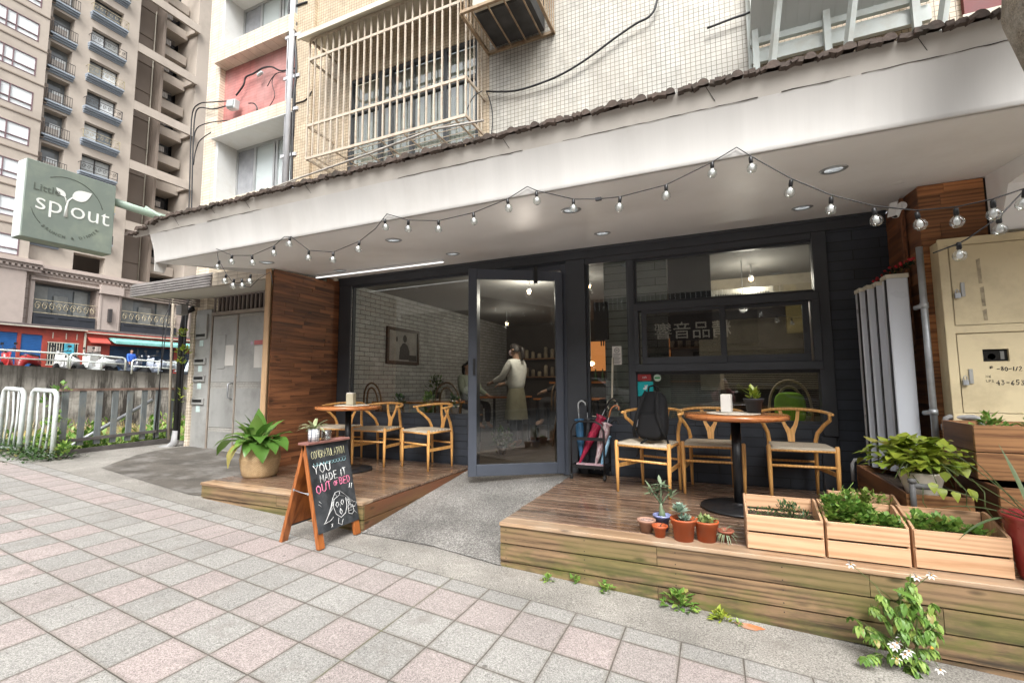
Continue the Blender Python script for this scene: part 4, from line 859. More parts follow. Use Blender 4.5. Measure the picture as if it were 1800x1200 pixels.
for i in range(360):
    d = rdir(r, 0, 80); q = r.random()**.45; p = Vector((1.16+d.x*.29*q, 3.80+d.y*.16*q, .455+d.z*.19*q)); dd = (d*.7+rdir(r, -50, 40)*.9).normalized(); l = r.uniform(.05, .095)
    m.leaf(p, dd, l, l*1.0, droop=2.5*r.random(), fold=.18, seg=4, shape=heartshape)
for i in range(5): a = r.uniform(3.3, 6.2); m.leaf((1.17+.27*math.cos(a), 3.72+.18*math.sin(a), r.uniform(.34, .44)), (math.cos(a), math.sin(a), -.2), .07, .055, droop=6, fold=.15, shape=heartshape)
m.build('leaves', G3, t); m = MB()
for i in range(26): a = r.uniform(0, 6.3); q = r.uniform(.1, .28); m.tube([(1.17, 3.79, .42), (1.17+q*.6*math.cos(a), 3.79+q*.6*math.sin(a), .50), (1.17+q*math.cos(a), 3.79+q*math.sin(a), r.uniform(.33, .5))], .0025, 5)
for x in (1.1, 1.3, 1.38): m.tube([(x, 3.68, .42), (x+.02, 3.6, .36), (x+.01, 3.585, .28), (x+.04, 3.58, .22)], .0025, 5)
m.build('stems', stemm, t)
t = thing('red_ribbed_pot', 'red ribbed pot with long sword leaves at the right edge of the photo', 'potted plant', (1.47, 3.27, 0)); m = MB(); pf = [(0, 0), (.09, 0)]
for i in range(11): z = .01+i*.027; pf += [(.093+.0042*i, z), (.099+.0042*i, z+.013)]
m.lathe(pf+[(.147, .305), (.15, .32), (.138, .32), (.13, .29), (0, .29)], (1.475, 3.27, 0), 40); m.build('pot', M('red glazed pot', (.27, .03, .03), .28, .12, 5, coat=.3), t)
m = MB(); r = random.Random(12)
for dx, dy, dz, L, dr in ((-1, -.1, .55, .5, .6), (-1, .15, .9, .45, .4), (-.8, .5, .4, .42, 1.6), (-.55, .1, 1, .42, .5), (-.2, -.4, .7, .34, 4.5), (-.1, .3, 1, .4, .8), (.4, -.2, 1, .4, 1), (-.9, -.25, .3, .36, 2.2), (-.25, -.6, .3, .3, 6), (.1, -.7, .6, .33, 4), (.6, .3, .6, .3, 2), (-1, .3, 1.2, .55, .25)):
    m.leaf((1.45+r.uniform(-.02, .03), 3.27+r.uniform(-.03, .03), .29), (dx, dy, dz), L, .024, droop=dr, fold=.35, seg=8, shape=lambda t: 1 if t < .6 else (1-t)/.4)
m.build('leaves', leafm('iris leaf', (.13, .19, .09), (.22, .28, .13)), t)
# ================================================================ basket planter with the big leaves
t = thing('basket_planter', 'large broad leaved plant in a round seagrass basket on the left deck', 'potted plant', (-4.655, 3.63, 0)); m = MB()
m.lathe([(0, .0), (.225, .0), (.25, .02), (.275, .10), (.290, .175), (.297, .195), (.293, .203), (.287, .215), (.28, .26), (.268, .33), (.262, .362), (.266, .374), (.254, .377), (.245, .34), (0, .33)], (-4.655, 3.63, .003), 48, sx=.70, sy=.70)
k = NT('seagrass weave'); bt = k.n('TexBrick'); bt.inputs['Brick Width'].default_value = .022; bt.inputs['Row Height'].default_value = .011; bt.inputs['Mortar Size'].default_value = .0015; bt.inputs['Scale'].default_value = 1
tc = k.n('NewGeometry'); sx_ = k.n('SeparateXYZ'); k.l(tc.outputs['Position'], sx_.inputs[0]); ang = k.math('ARCTAN2', k.math('ADD', sx_.outputs['Y'], -3.63), k.math('ADD', sx_.outputs['X'], 4.655)); cb = k.n('CombineXYZ'); k.l(k.math('MULTIPLY', ang, .28), cb.inputs[0]); k.l(sx_.outputs['Z'], cb.inputs[1]); k.l(cb.outputs[0], bt.inputs[0])
bt.inputs['Color1'].default_value = (.58, .41, .22, 1); bt.inputs['Color2'].default_value = (.68, .50, .29, 1); bt.inputs['Mortar'].default_value = (.22, .12, .05, 1)
k.l(k.mix(1, bt.outputs[0], k.ramp(k.noise(k.pos(), 7), [(.3, .8), (.7, 1.1)]), 'MULTIPLY'), k.b.inputs['Base Color']); k.b.inputs['Roughness'].default_value = .75; k.bump(k.math('SUBTRACT', 1, bt.outputs['Fac']), .004)
m.build('basket', k.m, t)
m = MB(); r = random.Random(31); sh = lambda t: math.sin(math.pi*(.06+.94*t)**.85)*(1 if t < .97 else .3)
L = [(-1, -.25, .55, .52, 3.0), (-.95, .35, .6, .42, 2.6), (-.6, -.6, .7, .42, 2.8), (-.25, -.4, 1.4, .36, .9), (.05, -.1, 2, .40, .4), (.35, -.3, 1.6, .36, 1.1), (.7, -.5, .8, .42, 2.4), (1, -.1, .6, .5, 2.4), (.9, .4, .7, .44, 2.2), (.2, .6, 1.2, .36, 1.5), (-.2, -1, .35, .42, 5.5), (.4, -.9, .6, .40, 3.4), (1, -.45, .35, .48, 2.8), (-.35, .2, 1.5, .36, .8), (-.8, -.1, .9, .34, 2), (.6, .1, 1.1, .38, 1.5), (-.15, -.6, 1.0, .30, 1.7), (.25, -.55, 1.1, .32, 2.0), (.8, -.25, .5, .4, 3.0)]
L += [(random.Random(i).uniform(-1, 1), random.Random(i+50).uniform(-1, .3), random.Random(i+90).uniform(.3, 1.2), random.Random(i+70).uniform(.26, .40), random.Random(i+30).uniform(.8, 3.2)) for i in range(14)]
for i, (a, b, c, l, dr) in enumerate(L):
    d = Vector((a, b, c)).normalized(); s0 = Vector((-4.655+r.uniform(-.06, .06), 3.6+r.uniform(-.06, .06), .33)); s1 = s0+Vector((d.x*.10, d.y*.10, max(.04, d.z*.10)))
    m.leaf(s1, d, l*.78, l*.40, droop=dr*1.1, fold=.22, seg=8, shape=sh, wav=.022)
m.build('leaves', G2, t); m = MB(); r = random.Random(31)
for i, (a, b, c, l, dr) in enumerate(L):
    d = Vector((a, b, c)).normalized(); s0 = Vector((-4.655+r.uniform(-.06, .06), 3.6+r.uniform(-.06, .06), .33)); m.tube([s0-Vector((0, 0, .02)), s0+Vector((d.x*.10, d.y*.10, max(.04, d.z*.10)))], .007, 6)
m.build('stems', stemm, t)
# ================================================================ chalkboard
abw = wood('orange stained frame', (.33, .105, .025), (.19, .055, .014), 'Z', .4, .06, knots=False, scale=.6, bump=.0006, coat=.2)
slate = M('chalkboard', (.028, .031, .035), .6, .5, 5, stretch=(1, 2, 1), dirt=((.13, .14, .15), .5, 7))
t = thing('chalkboard_sign', 'folding pavement chalkboard with an orange wood frame and chalk lettering', 'sign', (-2.97, 2.93, gz(-2.97)))
zb, zt2 = gz(-2.9)+.004, .525; xf, xbk, xt = -2.785, -3.215, -2.985; ya, yb_ = 2.70, 3.15
def ap(s, y, z):     # point on panel s (0 front, 1 back) at height z
    q = (z-zb)/(zt2-zb); x = (xf+(xt+.012-xf)*q) if s == 0 else (xbk+(xt-.012-xbk)*q); return Vector((x, y, z))
for s in (0, 1):
    for yy in (ya, yb_-.06):
        m = MB(); sg = -1 if s == 0 else 1; P = [ap(s, yy, zb), ap(s, yy+.06, zb), ap(s, yy+.06, zt2), ap(s, yy, zt2)]; D = Vector((sg*.032, 0, 0)); m.add(P+[p+D for p in P], [(0, 1, 2, 3), (7, 6, 5, 4), (0, 4, 5, 1), (1, 5, 6, 2), (2, 6, 7, 3), (3, 7, 4, 0)]); m.build('leg', abw, t, bevel=.002)
    m = MB(); P = [ap(s, ya+.06, zb+.13), ap(s, yb_-.06, zb+.13), ap(s, yb_-.06, zt2), ap(s, ya+.06, zt2)]; D = Vector(((-1 if s == 0 else 1)*.012, 0, 0)); m.add(P+[p+D for p in P], [(0, 1, 2, 3), (7, 6, 5, 4), (0, 4, 5, 1), (1, 5, 6, 2), (2, 6, 7, 3), (3, 7, 4, 0)]); m.build('inner_panel', abw, t)
    m = MB(); e = Vector(((1 if s == 0 else -1)*.007, 0, 0)); P = [ap(s, ya+.012, zb+.11)+e, ap(s, yb_-.004, zb+.11)+e, ap(s, yb_-.004, zt2-.004)+e, ap(s, ya+.012, zt2-.004)+e]; D = e*-.85; m.add(P+[p+D for p in P], [(0, 1, 2, 3), (7, 6, 5, 4), (0, 4, 5, 1), (1, 5, 6, 2), (2, 6, 7, 3), (3, 7, 4, 0)]); bdp = m.build('blackboard', slate, t)
    if s == 0: front = bdp
m = MB(); m.box(xt-.055, xt+.05, ya-.004, yb_+.004, zt2+.001, zt2+.02); m.build('top_cap', M('worn red brown cap', (.26, .12, .10), .5, .2, 8), t, bevel=.003)
m = MB(); a, b = ap(1, ya-.004, .18)+Vector((.03, 0, 0)), ap(0, ya-.004, .16)-Vector((.03, 0, 0)); m.tube([a, (a+b)/2-Vector((0, 0, .004)), b], .0035, 6); m.disc(a, .01, (0, -1, 0)); m.disc(b, .01, (0, -1, 0)); m.build('hook', galv, t)
up = (ap(0, 0, zt2)-ap(0, 0, zb)).normalized(); o0 = ap(0, ya+.012, zb+.11)+Vector((.0085, 0, 0)); Wb = yb_-ya-.016; Hb = (ap(0, 0, zt2)-ap(0, 0, zb+.11)).length; AX = Vector((0, 1, 0))
def on(u, v): return o0+AX*(u*Wb)+up*(v*Hb)
chalk = lambda n, c: M(n, c, .95, .25, 60)
m = MB(); scrawl(m, 'CONGRATULATION', on(.07, .835), AX, up, .0235, .062, .0021, 1.12); m.build('chalk_lettering', chalk('yellow chalk', (.75, .72, .42)), front)
m = MB(); 
loop = [(.08+.82*i/120+.018*math.cos(i*.55), .765+.028*i/120*0+.016*math.sin(i*.55)) for i in range(121)]; m.tube([on(*q) for q in loop], .0016, 4, flat=.4); m.tube([on(.1, .75), on(.92, .80)], .0016, 4, flat=.4); m.build('chalk_lettering', chalk('blue chalk', (.35, .62, .66)), front)
m = MB(); scrawl(m, 'YOU', on(.08, .655), AX, up, .05, .068, .0042, 1.25, rise=.006); scrawl(m, 'MADE IT', on(.2, .55), AX, up, .036, .058, .0042, 1.35, rise=.003)
D = [[(.42, .30), (.5, .36), (.62, .365), (.72, .31), (.9, .20), (1.0, .17), (.93, .13), (.83, .15)], [(.42, .30), (.36, .22), (.27, .13), (.18, .06), (.14, .045)], [(.14, .045), (.3, .06), (.38, .09)], [(.45, .29), (.41, .2), (.45, .11), (.56, .055), (.68, .09), (.74, .17), (.74, .27)],
     [(.45, .285), (.58, .315), (.72, .285)], [(.5, .24), (.47, .215), (.5, .185), (.545, .21), (.53, .24), (.5, .24)], [(.63, .25), (.6, .225), (.63, .195), (.675, .22), (.66, .25), (.63, .25)], [(.57, .21), (.585, .19), (.57, .18)], [(.57, .16), (.545, .12), (.575, .085), (.605, .12), (.57, .16)],
     [(.78, .235), (.80, .17), (.76, .15), (.76, .07), (.84, .05), (.9, .08), (.88, .16), (.83, .165), (.82, .235), (.78, .235)], [(.77, .13), (.86, .13)], [(.77, .10), (.86, .10)], [(.30, .16), (.40, .23)], [(.26, .12), (.38, .19)], [(.34, .2), (.42, .26)], [(.88, .19), (.78, .26)], [(.92, .175), (.82, .21)],
     [(.5, .06), (.47, .0), (.55, -.03), (.6, .03)], [(.10, .31), (.16, .275)], [(.08, .28), (.14, .245)], [(.9, .43), (.86, .37)], [(.95, .42), (.91, .36)], [(.3, .02), (.34, -.02)], [(.34, .02), (.3, -.02)], [(.9, .08), (.97, .04)], [(.5, .34), (.52, .31)], [(.6, .35), (.6, .32)]]
for q in D: m.tube([on(a_, b_*.98+.045) for a_, b_ in q], .0028, 4, flat=.4)
m.build('chalk_lettering', chalk('white chalk', (.72, .73, .72)), front)
m = MB(); scrawl(m, 'OUT', on(.08, .435), AX, up, .046, .062, .0048, 1.2, rise=.003); scrawl(m, 'OF', on(.50, .475), AX, up, .022, .036, .0036, 1.25); scrawl(m, 'BED', on(.65, .475), AX, up, .034, .056, .0046, 1.25); m.build('chalk_lettering', chalk('pink chalk', (.72, .2, .33)), front)
# plant and glass standing on the chalkboard
t = thing('spider_plant', 'small variegated plant in a white crosshatched cup on the chalkboard', 'potted plant', (-2.985, 2.80, .546)); m = MB(); m.lathe([(0, 0), (.042, 0), (.046, .10), (.040, .10), (.038, .09), (0, .09)], (-2.985, 2.80, .546), 24); m.build('pot', bricks('crosshatch cup', '#d8d8da', '#e0e0e0', '#6d7480', .02, .02, 'YZ', .002, .4, 0, 0), t)
m = MB(); r = random.Random(6)
for i in range(22):
    a = r.uniform(0, 6.3); m.leaf((-2.985, 2.80, .635), (math.cos(a), math.sin(a), r.uniform(.5, 2.2)), r.uniform(.10, .15), .026, droop=r.uniform(1, 3), fold=.3, seg=6, shape=lambda t: math.sin(math.pi*(.2+.8*t)**1.1))
m.build('leaves', leafm('variegated leaf', (.48, .5, .3), (.12, .22, .06)), t)
m = MB(); m.lathe([(0, 0), (.036, 0), (.04, .002), (.043, .08), (.039, .08), (.036, .008), (0, .006)], (-2.985, 2.93, .546), 24); m.build('drinking_glass', glassm('tumbler glass', .8, 1, .12), label='empty ribbed drinking glass on the chalkboard, right of the small plant', category='glass')
# ================================================================ umbrella cart
t = thing('umbrella_cart', 'black metal cart on castors holding the wet umbrellas by the door', 'cart', (-1.25, 4.9, 0))
cx0, cx1, cy0, cy1 = -1.43, -1.08, 4.80, 5.08
m = MB()
for y in (cy0, cy1): m.tube([(cx0, y, .06), (cx0, y, .50), (cx0+.03, y, .57), (cx0+.09, y, .60), (cx1-.09, y, .60), (cx1-.03, y, .57), (cx1, y, .50), (cx1, y, .06)], .011, 8)
for y in (cy0, cy1): m.bar((cx0, y, .42), (cx1, y, .42), .008, .035)
for x in (cx0, cx1): m.bar((x, cy0, .42), (x, cy1, .42), .008, .03); m.bar((x, cy0, .13), (x, cy1, .13), .01, .03)
m.build('frame', black, t)
m = MB(); m.box(cx0, cx1, cy0, cy1, .12, .132); m.box(cx0, cx1, cy0-.005, cy0, .115, .15); m.build('shelf', black, t)
for x in (cx0, cx1):
    for y in (cy0, cy1): m = MB(); m.lathe([(0, -.012), (.022, -.012), (.024, 0), (.022, .012), (0, .012)], (x, y, .026), 14, ax=Matrix.Rotation(R(90), 3, 'Y')); m.bar((x, y, .03), (x, y, .07), .014, .02); m.build('castor', rubber, t)
def umbrella(x0, y0, z0, x1, y1, z1, c1, c2, label, hook, rmax=.04):
    t = thing('umbrella', label, 'umbrella', (x0, y0, z0), 'furled umbrellas in the cart'); A, B = Vector((x0, y0, z0)), Vector((x1, y1, z1)); d = (B-A); L = d.length; d.normalize(); q = d.to_track_quat('Z', 'Y').to_matrix()
    m = MB(); n = 24; prof = [(.006, .02), (.014, .12), (rmax*.8, .45), (rmax, .66), (rmax*.75, .80), (rmax*1.15, .84), (rmax*.4, .86)]; vs = []
    for rr, zz in prof:
        for j in range(n): a = 2*math.pi*j/n+zz*2.2; k_ = rr*(1+.28*math.cos(a*8)); vs.append(A+q @ Vector((math.cos(a)*k_, math.sin(a)*k_, zz*L)))
    m.add(vs, [(i*n+j, i*n+(j+1) % n, (i+1)*n+(j+1) % n, (i+1)*n+j) for i in range(len(prof)-1) for j in range(n)], True)
    kk = NT('umbrella cloth'); g = kk.noise(kk.pos((30, 30, 2)), 2); kk.l(kk.ramp(g, [(.42, c1), (.56, c2)]), kk.b.inputs['Base Color']); kk.b.inputs['Roughness'].default_value = .45; m.build('canopy', kk.m, t)
    m = MB(); m.tube([A-d*.04, A+d*.03*L, A+d*.9*L, B], .005, 8)
    m.build('shaft', galv, t)
    m = MB(); H = B+d*.06; s_ = Vector((1, 0, 0)) if hook > 0 else Vector((-1, 0, 0)); hr = .042; hp = [B-d*.02, H]+[H+s_*hr*(1-math.cos(a))+d*hr*math.sin(a)*1.2 for a in [math.pi*i/8 for i in range(1, 9)]]; m.tube(hp, .009, 8); return m, t
m, t = umbrella(-1.345, 4.90, .135, -1.38, 4.93, .70, (.02, .08, .16), (.04, .14, .26), 'dark blue umbrella at the left of the cart', 1); m.build('handle', M('clear handle', (.4, .42, .42), .2), t)
m, t = umbrella(-1.37, 4.86, .135, -1.09, 4.98, .74, (.42, .02, .06), (.25, .01, .04), 'crimson umbrella with a black crook handle', 1, .045); m.build('handle', black, t)
m, t = umbrella(-1.19, 4.86, .135, -1.04, 4.90, .66, (.32, .14, .17), (.6, .5, .5), 'dusty pink striped umbrella with a wooden grip', 1, .045); m.build('handle', M('wood grip', (.45, .17, .07), .35), t)
m, t = umbrella(-1.13, 4.88, .135, -1.06, 4.98, .50, (.10, .32, .5), (.35, .55, .7), 'short light blue umbrella at the front right of the cart', 1, .03); m.build('handle', black, t)
m, t = umbrella(-1.30, 4.98, .135, -1.31, 5.04, .70, (.012, .013, .016), (.03, .03, .035), 'black umbrella at the back of the cart', -1); m.build('handle', black, t)
m = MB(); m.cbox((-1.2, 4.88, .145), .2, .09, .02, .3); m.cbox((-1.34, 4.88, .145), .1, .06, .025, -.2); m.build('folded_cloth', M('pink cloth', (.5, .33, .36), .9, .2, 20), label='pale pink rag lying on the bottom shelf of the umbrella cart', category='cloth')
m = MB(); rr = [(-1.03+.055*math.cos(a), 5.02, .77+.055*math.sin(a)) for a in [R(-50+280*i/14) for i in range(15)]]; m.tube(rr, .007, 6); m.tube([(-1.03, 5.02, .83), (-1.035, 5.10, 1.1), (-1.03, 5.12, 1.28)], .012, 6); m.build('hanging_ring', M('rope and ring', (.5, .46, .36), .6), label='pale ring hanging on a twisted rope behind the umbrella cart', category='ring')
# ================================================================ backpack
bpk = M('black nylon', (.004, .004, .005), .85, .4, 14, bump=.002); t = thing('backpack', 'black backpack leaning on the back of the wishbone chair', 'backpack', (-.585, 4.56, .46))
def blob(m, c, sx, sy, sz, e=.6, n=20, tilt=0, taper=.25):
    vs = []; N = 12; mt = Matrix.Rotation(R(-16), 3, 'Z') @ Matrix.Rotation(tilt, 3, 'X')
    se = lambda v, p: math.copysign(abs(v)**p, v)
    for i in range(N+1):
        ph = -math.pi/2+math.pi*i/N
        for j in range(n):
            th = 2*math.pi*j/n; z = se(math.sin(ph), e); kx = 1-taper*(z+1)/2; vs.append(Vector(c)+mt @ Vector((se(math.cos(ph), e)*se(math.cos(th), e)*sx*kx, se(math.cos(ph), e)*se(math.sin(th), e)*sy*kx, z*sz)))
    m.add(vs, [(i*n+j, i*n+(j+1) % n, (i+1)*n+(j+1) % n, (i+1)*n+j) for i in range(N) for j in range(n)], True)
m = MB(); blob(m, (-.56, 4.60, .69), .165, .085, .235, tilt=-.22); m.build('body', bpk, t)
m = MB(); blob(m, (-.575, 4.51, .60), .125, .04, .12, tilt=-.15, taper=.1); m.build('front_pocket', bpk, t)
m = MB(); mtz = Matrix.Rotation(R(-16), 3, 'Z')
def bw(x, y, z): v = mtz @ Vector((x, y, 0)); return (-.56+v.x, 4.6+v.y, z)
for s in (-1, 1):
    m = MB(); m.tube([bw(s*.06, -.0, .92), bw(s*.075, -.07, .84), bw(s*.10, -.13, .70), bw(s*.14, -.12, .56), bw(s*.15, -.08, .49)], .019, 6, flat=.35, upv=(0, -1, .2)); m.build('strap', bpk, t)
m = MB(); m.tube([bw(-.05, .03, .92), bw(-.04, .03, .965), bw(.0, .03, .975), bw(.04, .03, .965), bw(.05, .03, .92)], .009, 8); m.build('carry_handle', bpk, t)
m = MB(); m.tube([bw(.0, -.10, .49), bw(-.03, -.2, .455), bw(-.035, -.235, .42), bw(-.06, -.245, .33)], .011, 5, flat=.3, upv=(0, -1, 0)); m.tube([bw(.15, -.06, .5), bw(.19, -.12, .46), bw(.2, -.2, .44), bw(.2, -.235, .38)], .010, 5, flat=.3, upv=(0, -1, 0)); m.build('loose_strap', bpk, t)
m = MB(); m.cbox(bw(-.125, -.08, .62), .05, .012, .07, R(-16)); m.build('label', M('reflective label', (.5, .48, .5), .4), t)
# ================================================================ string lights
t = thing('string_lights', 'festoon of clear globe bulbs hung along the white fascia', 'string lights', (-2, 3.0, 2.2))
bulbg = glassm('bulb glass', .93, 1.0, .13); fil = M('frosted core', (.75, .74, .72), .3, .05)
hooks = [(380, 440), (510, 420), (680, 377), (927, 328), (1295, 258), (1802, 335)]
bl = [(408, 448), (443, 449), (482, 432), (510, 416), (543, 440), (586, 443), (632, 424), (676, 385), (718, 387), (771, 387), (832, 374), (892, 350), (943, 337), (1008, 350), (1090, 346), (1171, 325), (1252, 285), (1319, 276), (1391, 316), (1461, 346), (1536, 366), (1611, 373), (1680, 366), (1745, 352), (1802, 333)]
YB = 2.985
pl = [(380, 437), (408, 449), (443, 449), (482, 432), (500, 416), (512, 416), (543, 440), (586, 443), (632, 424), (660, 402), (680, 376), (718, 387), (771, 388), (832, 374), (892, 350), (927, 328), (943, 335), (1008, 350), (1050, 350), (1090, 346), (1171, 325), (1252, 285), (1295, 259), (1319, 274), (1391, 314), (1461, 343), (1536, 362), (1611, 370), (1680, 364), (1745, 350), (1802, 331)]
m = MB(); m.tube([FY(a, b, YB) for a, b in pl], .0035, 6)
m.tube([FY(a, b, YB+.1) for a, b in ((1802, 333), (1755, 382), (1700, 420), (1685, 428), (1640, 445))], .0035, 6); m.tube([FY(a, b, YB+.05) for a, b in ((380, 437), (384, 456), (397, 480), (412, 500), (440, 505), (455, 490), (475, 478), (480, 500))], .003, 6); m.cbox(FY(1052, 350, YB), .04, .02, .02)
m.build('cord', cab, t)
def bulb(p, tilt=(0, 0)):
    q = Matrix.Rotation(tilt[0], 3, 'X') @ Matrix.Rotation(tilt[1], 3, 'Y'); m = MB(); m.lathe([(0, 0), (.0085, 0), (.011, -.004), (.0115, -.034), (.009, -.038), (0, -.038)], p, 12, ax=q); o = m.build('bulb_socket', black, t)
    m = MB(); m.lathe([(.008, -.036), (.014, -.042), (.026, -.054), (.0305, -.069), (.028, -.084), (.017, -.097), (0, -.101)], p, 16, ax=q); m.build('bulb', bulbg, o)
    m = MB(); m.lathe([(.002, -.038), (.008, -.048), (.015, -.068), (.011, -.082), (0, -.087)], p, 8, ax=q); m.build('filament', fil, o)
for i, (a, b) in enumerate(bl): bulb(FY(a, b, YB), (rnd.uniform(-.15, .15), rnd.uniform(-.15, .15)))
for a, b, tl in ((383, 438, 2.0), (386, 458, .4), (398, 482, .3), (412, 490, .2), (425, 490, -.2), (441, 482, .2)): bulb(FY(a, b, YB+.05), (0, tl))
for a, b in ((1755, 380), (1685, 426)): bulb(FY(a, b, YB+.1))
# ceiling spots, batten, surveillance camera
lit = emis('lit lens', (.95, .93, .88), 2.2)
spots = [(1465, 298), (1410, 365), (1004, 369), (1059, 410), (692, 422), (796, 446), (469, 461), (598, 475)]
def onsoffit(px, py, dz=0):
    v = ray(px, py); t_ = (2.565-1-.093*5.15+dz)/(v.z-.093*v.y); return CAM+v*t_
names = ['recessed ceiling spot nearest the camera, above the right table', 'ceiling spot behind it, beside the window header on the right', 'ceiling spot above the umbrella cart, under the festoon', 'ceiling spot close to the wall above the open door', 'ceiling spot above the chalkboard, second from the left front', 'ceiling spot at the right end of the white batten', 'leftmost ceiling spot, above the wood wall edge', 'ceiling spot at the left end of the white batten']
tiltm = Matrix.Rotation(math.atan(.093), 3, 'X')
for p, lab in zip(spots, names):
    c = onsoffit(*p); t = thing('ceiling_spot', lab, 'ceiling light', c, 'recessed spots in the white soffit'); m = MB(); m.lathe([(.056, -.003), (.070, -.010), (.083, -.002), (.083, 0)], c, 28, ax=tiltm); m.lathe([(.056, -.003), (.054, .02)], c, 28, ax=tiltm); m.build('ring', galv, t); m = MB(); m.lathe([(0, -.0025), (.055, -.0025)], c, 24, ax=tiltm); m.build('lens', lit, t)
t = thing('batten_lamp', 'long white tube batten fixed to the soffit above the left window', 'lamp', onsoffit(670, 472)); a, b = onsoffit(556, 486, -.02), onsoffit(779, 458, -.02); m = MB(); m.bar(a, b, .035, .03); m.build('housing', whitem, t, bevel=.006); m = MB(); m.bar(a-Vector((0, 0, .019)), b-Vector((0, 0, .019)), .022, .008); m.build('tube', emis('opal tube', (.9, .9, .87), .9), t)
m = MB(); c = onsoffit(590, 489); m.lathe([(.04, 0), (.04, -.03), (.02, -.04), (0, -.04)], c, 16); m.build('smoke_detector', cream, label='small cream detector on the soffit above the wood wall', category='detector')
t = thing('security_camera', 'white bullet camera on the soffit next to the wooden pier', 'camera', FY(1585, 362, 4.38)); c = FY(1577, 370, 4.3); d = Vector((-.35, -.25, -.75)).normalized(); q = d.to_track_quat('Z', 'Y').to_matrix()
m = MB(); m.lathe([(0, -.05), (.022, -.05), (.026, -.04), (.026, .05), (.022, .055), (0, .055)], c, 18, ax=q); m.bar(c+Vector((-.03, -.0, .035))-d*.04, c+Vector((-.02, -.01, .01))+d*.07, .05, .004); m.build('body', whitem, t); m = MB(); m.lathe([(0, .056), (.018, .056)], c, 14, ax=q); m.build('lens', black, t)
m = MB(); m.tube([c-d*.04, c+Vector((.04, .03, .04)), (c.x+.05, 4.37, c.z+.05)], .009, 8); m.disc((c.x+.05, 4.37, c.z+.05), .03, (0, -1, 0), 14, .02); m.build('bracket', whitem, t)
# ================================================================ white folded shutters with garland, pipes, meter cabinet
t = thing('folding_shutter', 'four tall white folded shutter leaves standing against the wooden pier', 'shutter', (1.34, 4.6, .3))
for i, (y, zt_, pa, pb) in enumerate(((4.64, 1.75, 1520, 1533), (4.58, 1.76, 1534, 1549), (4.51, 1.77, 1551, 1568), (4.40, 1.80, 1570, 1606))):
    xa, xb = FY(pa, 640, y).x, FY(pb, 640, y).x+.01; m = MB(); m.box(xa, xb, y, y+.13, .31, zt_); m.build('leaf', M('white lacquer panel', (.60, .63, .68), .3, .03, 2) if i == 0 else bpy.data.materials['white lacquer panel'], t, bevel=.006)
    m = MB(); m.box(xa-.004, xb+.004, y-.004, y+.134, zt_, zt_+.03); m.build('cap', cream, t)
    m = MB(); m.box(xa-.009, xa-.001, y+.004, y+.03, .32, zt_-.01); m.build('gap_shade', black, t)  # black strip stands in for the shaded gap beside each leaf
t = thing('garland', 'dark green garland with red berries on top of the white shutters', 'garland', (1.3, 4.7, 1.85)); m = MB(); r = random.Random(2); P = [FY(a, b, y) for a, b, y in ((1538, 500, 4.95), (1552, 486, 4.85), (1570, 478, 4.7), (1588, 470, 4.55), (1604, 462, 4.42))]
for i in range(150):
    a = r.random()*3.99; k_ = int(a); p = P[k_].lerp(P[k_+1], a-k_); m.leaf(p, rdir(r, -30, 60), .045, .014, droop=1)
m.build('leaves', leafm('garland leaf', (.01, .05, .025), (.02, .09, .04)), t); m = MB()
for i in range(26): a = r.random()*3.99; k_ = int(a); p = P[k_].lerp(P[k_+1], a-k_)+Vector((r.uniform(-.03, .03),)*1+(r.uniform(-.02, .02), r.uniform(0, .04))); m.lathe([(0, -.012), (.011, -.004), (.011, .005), (0, .012)], p, 8)
m.build('berries', M('red berries', (.5, .02, .03), .3), t)
t = thing('steel_pipe', 'upright galvanized pipe clamped beside the white shutters', 'pipe', (1.43, 4.3, 0)); m = MB(); m.tube([(1.435, 4.3, .3), (1.435, 4.3, 2.0)], .021, 14); m.build('tube', galv, t)
for z in (1.56, .78): m = MB(); m.tube([(1.435, 4.3, z), (1.40, 4.36, z-.01)], .018, 8); m.lathe([(.026, -.02), (.026, .02)], (1.435, 4.3, z), 14); m.build('clamp', galv, t)
t = thing('grey_drain_pipe', 'grey plastic pipe bending over the top planter box', 'pipe', (1.5, 4.2, .7)); m = MB(); P0 = [(1.475, 4.24, .35), (1.475, 4.24, .70), (1.482, 4.24, .742), (1.50, 4.235, .752), (1.62, 4.2, .752), (1.64, 4.18, .74), (1.645, 4.17, .70)]; m.tube(P0, .019, 12); m.lathe([(.025, -.02), (.025, .02)], (1.475, 4.24, .68), 12); m.build('tube', pvc, t)
m = MB(); m.tube([FY(1500, 845, 4.75), FY(1498, 815, 4.75), FY(1502, 808, 4.75), FY(1545, 806, 4.75)], .014, 10); m.build('drain_pipe', pvc, label='thin grey pipe elbow at the far end of the low planter', category='pipe')
m = MB(); m.tube([(1.07, 3.60, .20), (1.07, 3.60, .40)], .016, 10); m.tube([(1.07, 3.6, .375), (1.12, 3.62, .365), (1.18, 3.66, .36)], .018, 10); m.lathe([(.022, -.012), (.022, .012)], (1.07, 3.60, .40), 10); m.build('irrigation_valve', M('dark pvc', (.14, .14, .14), .6), label='small grey pipe tee poking up in front of the low planter', category='pipe')
t = thing('meter_cabinet', 'beige steel meter cabinet with padlocks and handwritten numbers', 'cabinet', (2.0, 4.25, .7)); cbm = M('beige cabinet paint', '#d3c4a0', .42, .07, 1.5, dirt=((.25, .19, .11), .45, 2.5)); Y0 = 4.22
m = MB(); m.box(1.52, 2.62, Y0+.03, 4.37, .74, 2.01); m.build('case', cbm, t); m = MB()
for z in (.725, 1.335, 1.965): m.box(1.51, 2.63, Y0-.012, Y0+.008, z, z+.055)
for x in (1.51, 2.575): m.box(x, x+.055, Y0-.0115, Y0+.0085, .78, 1.965)
m.build('frame', cbm, t, bevel=.003)
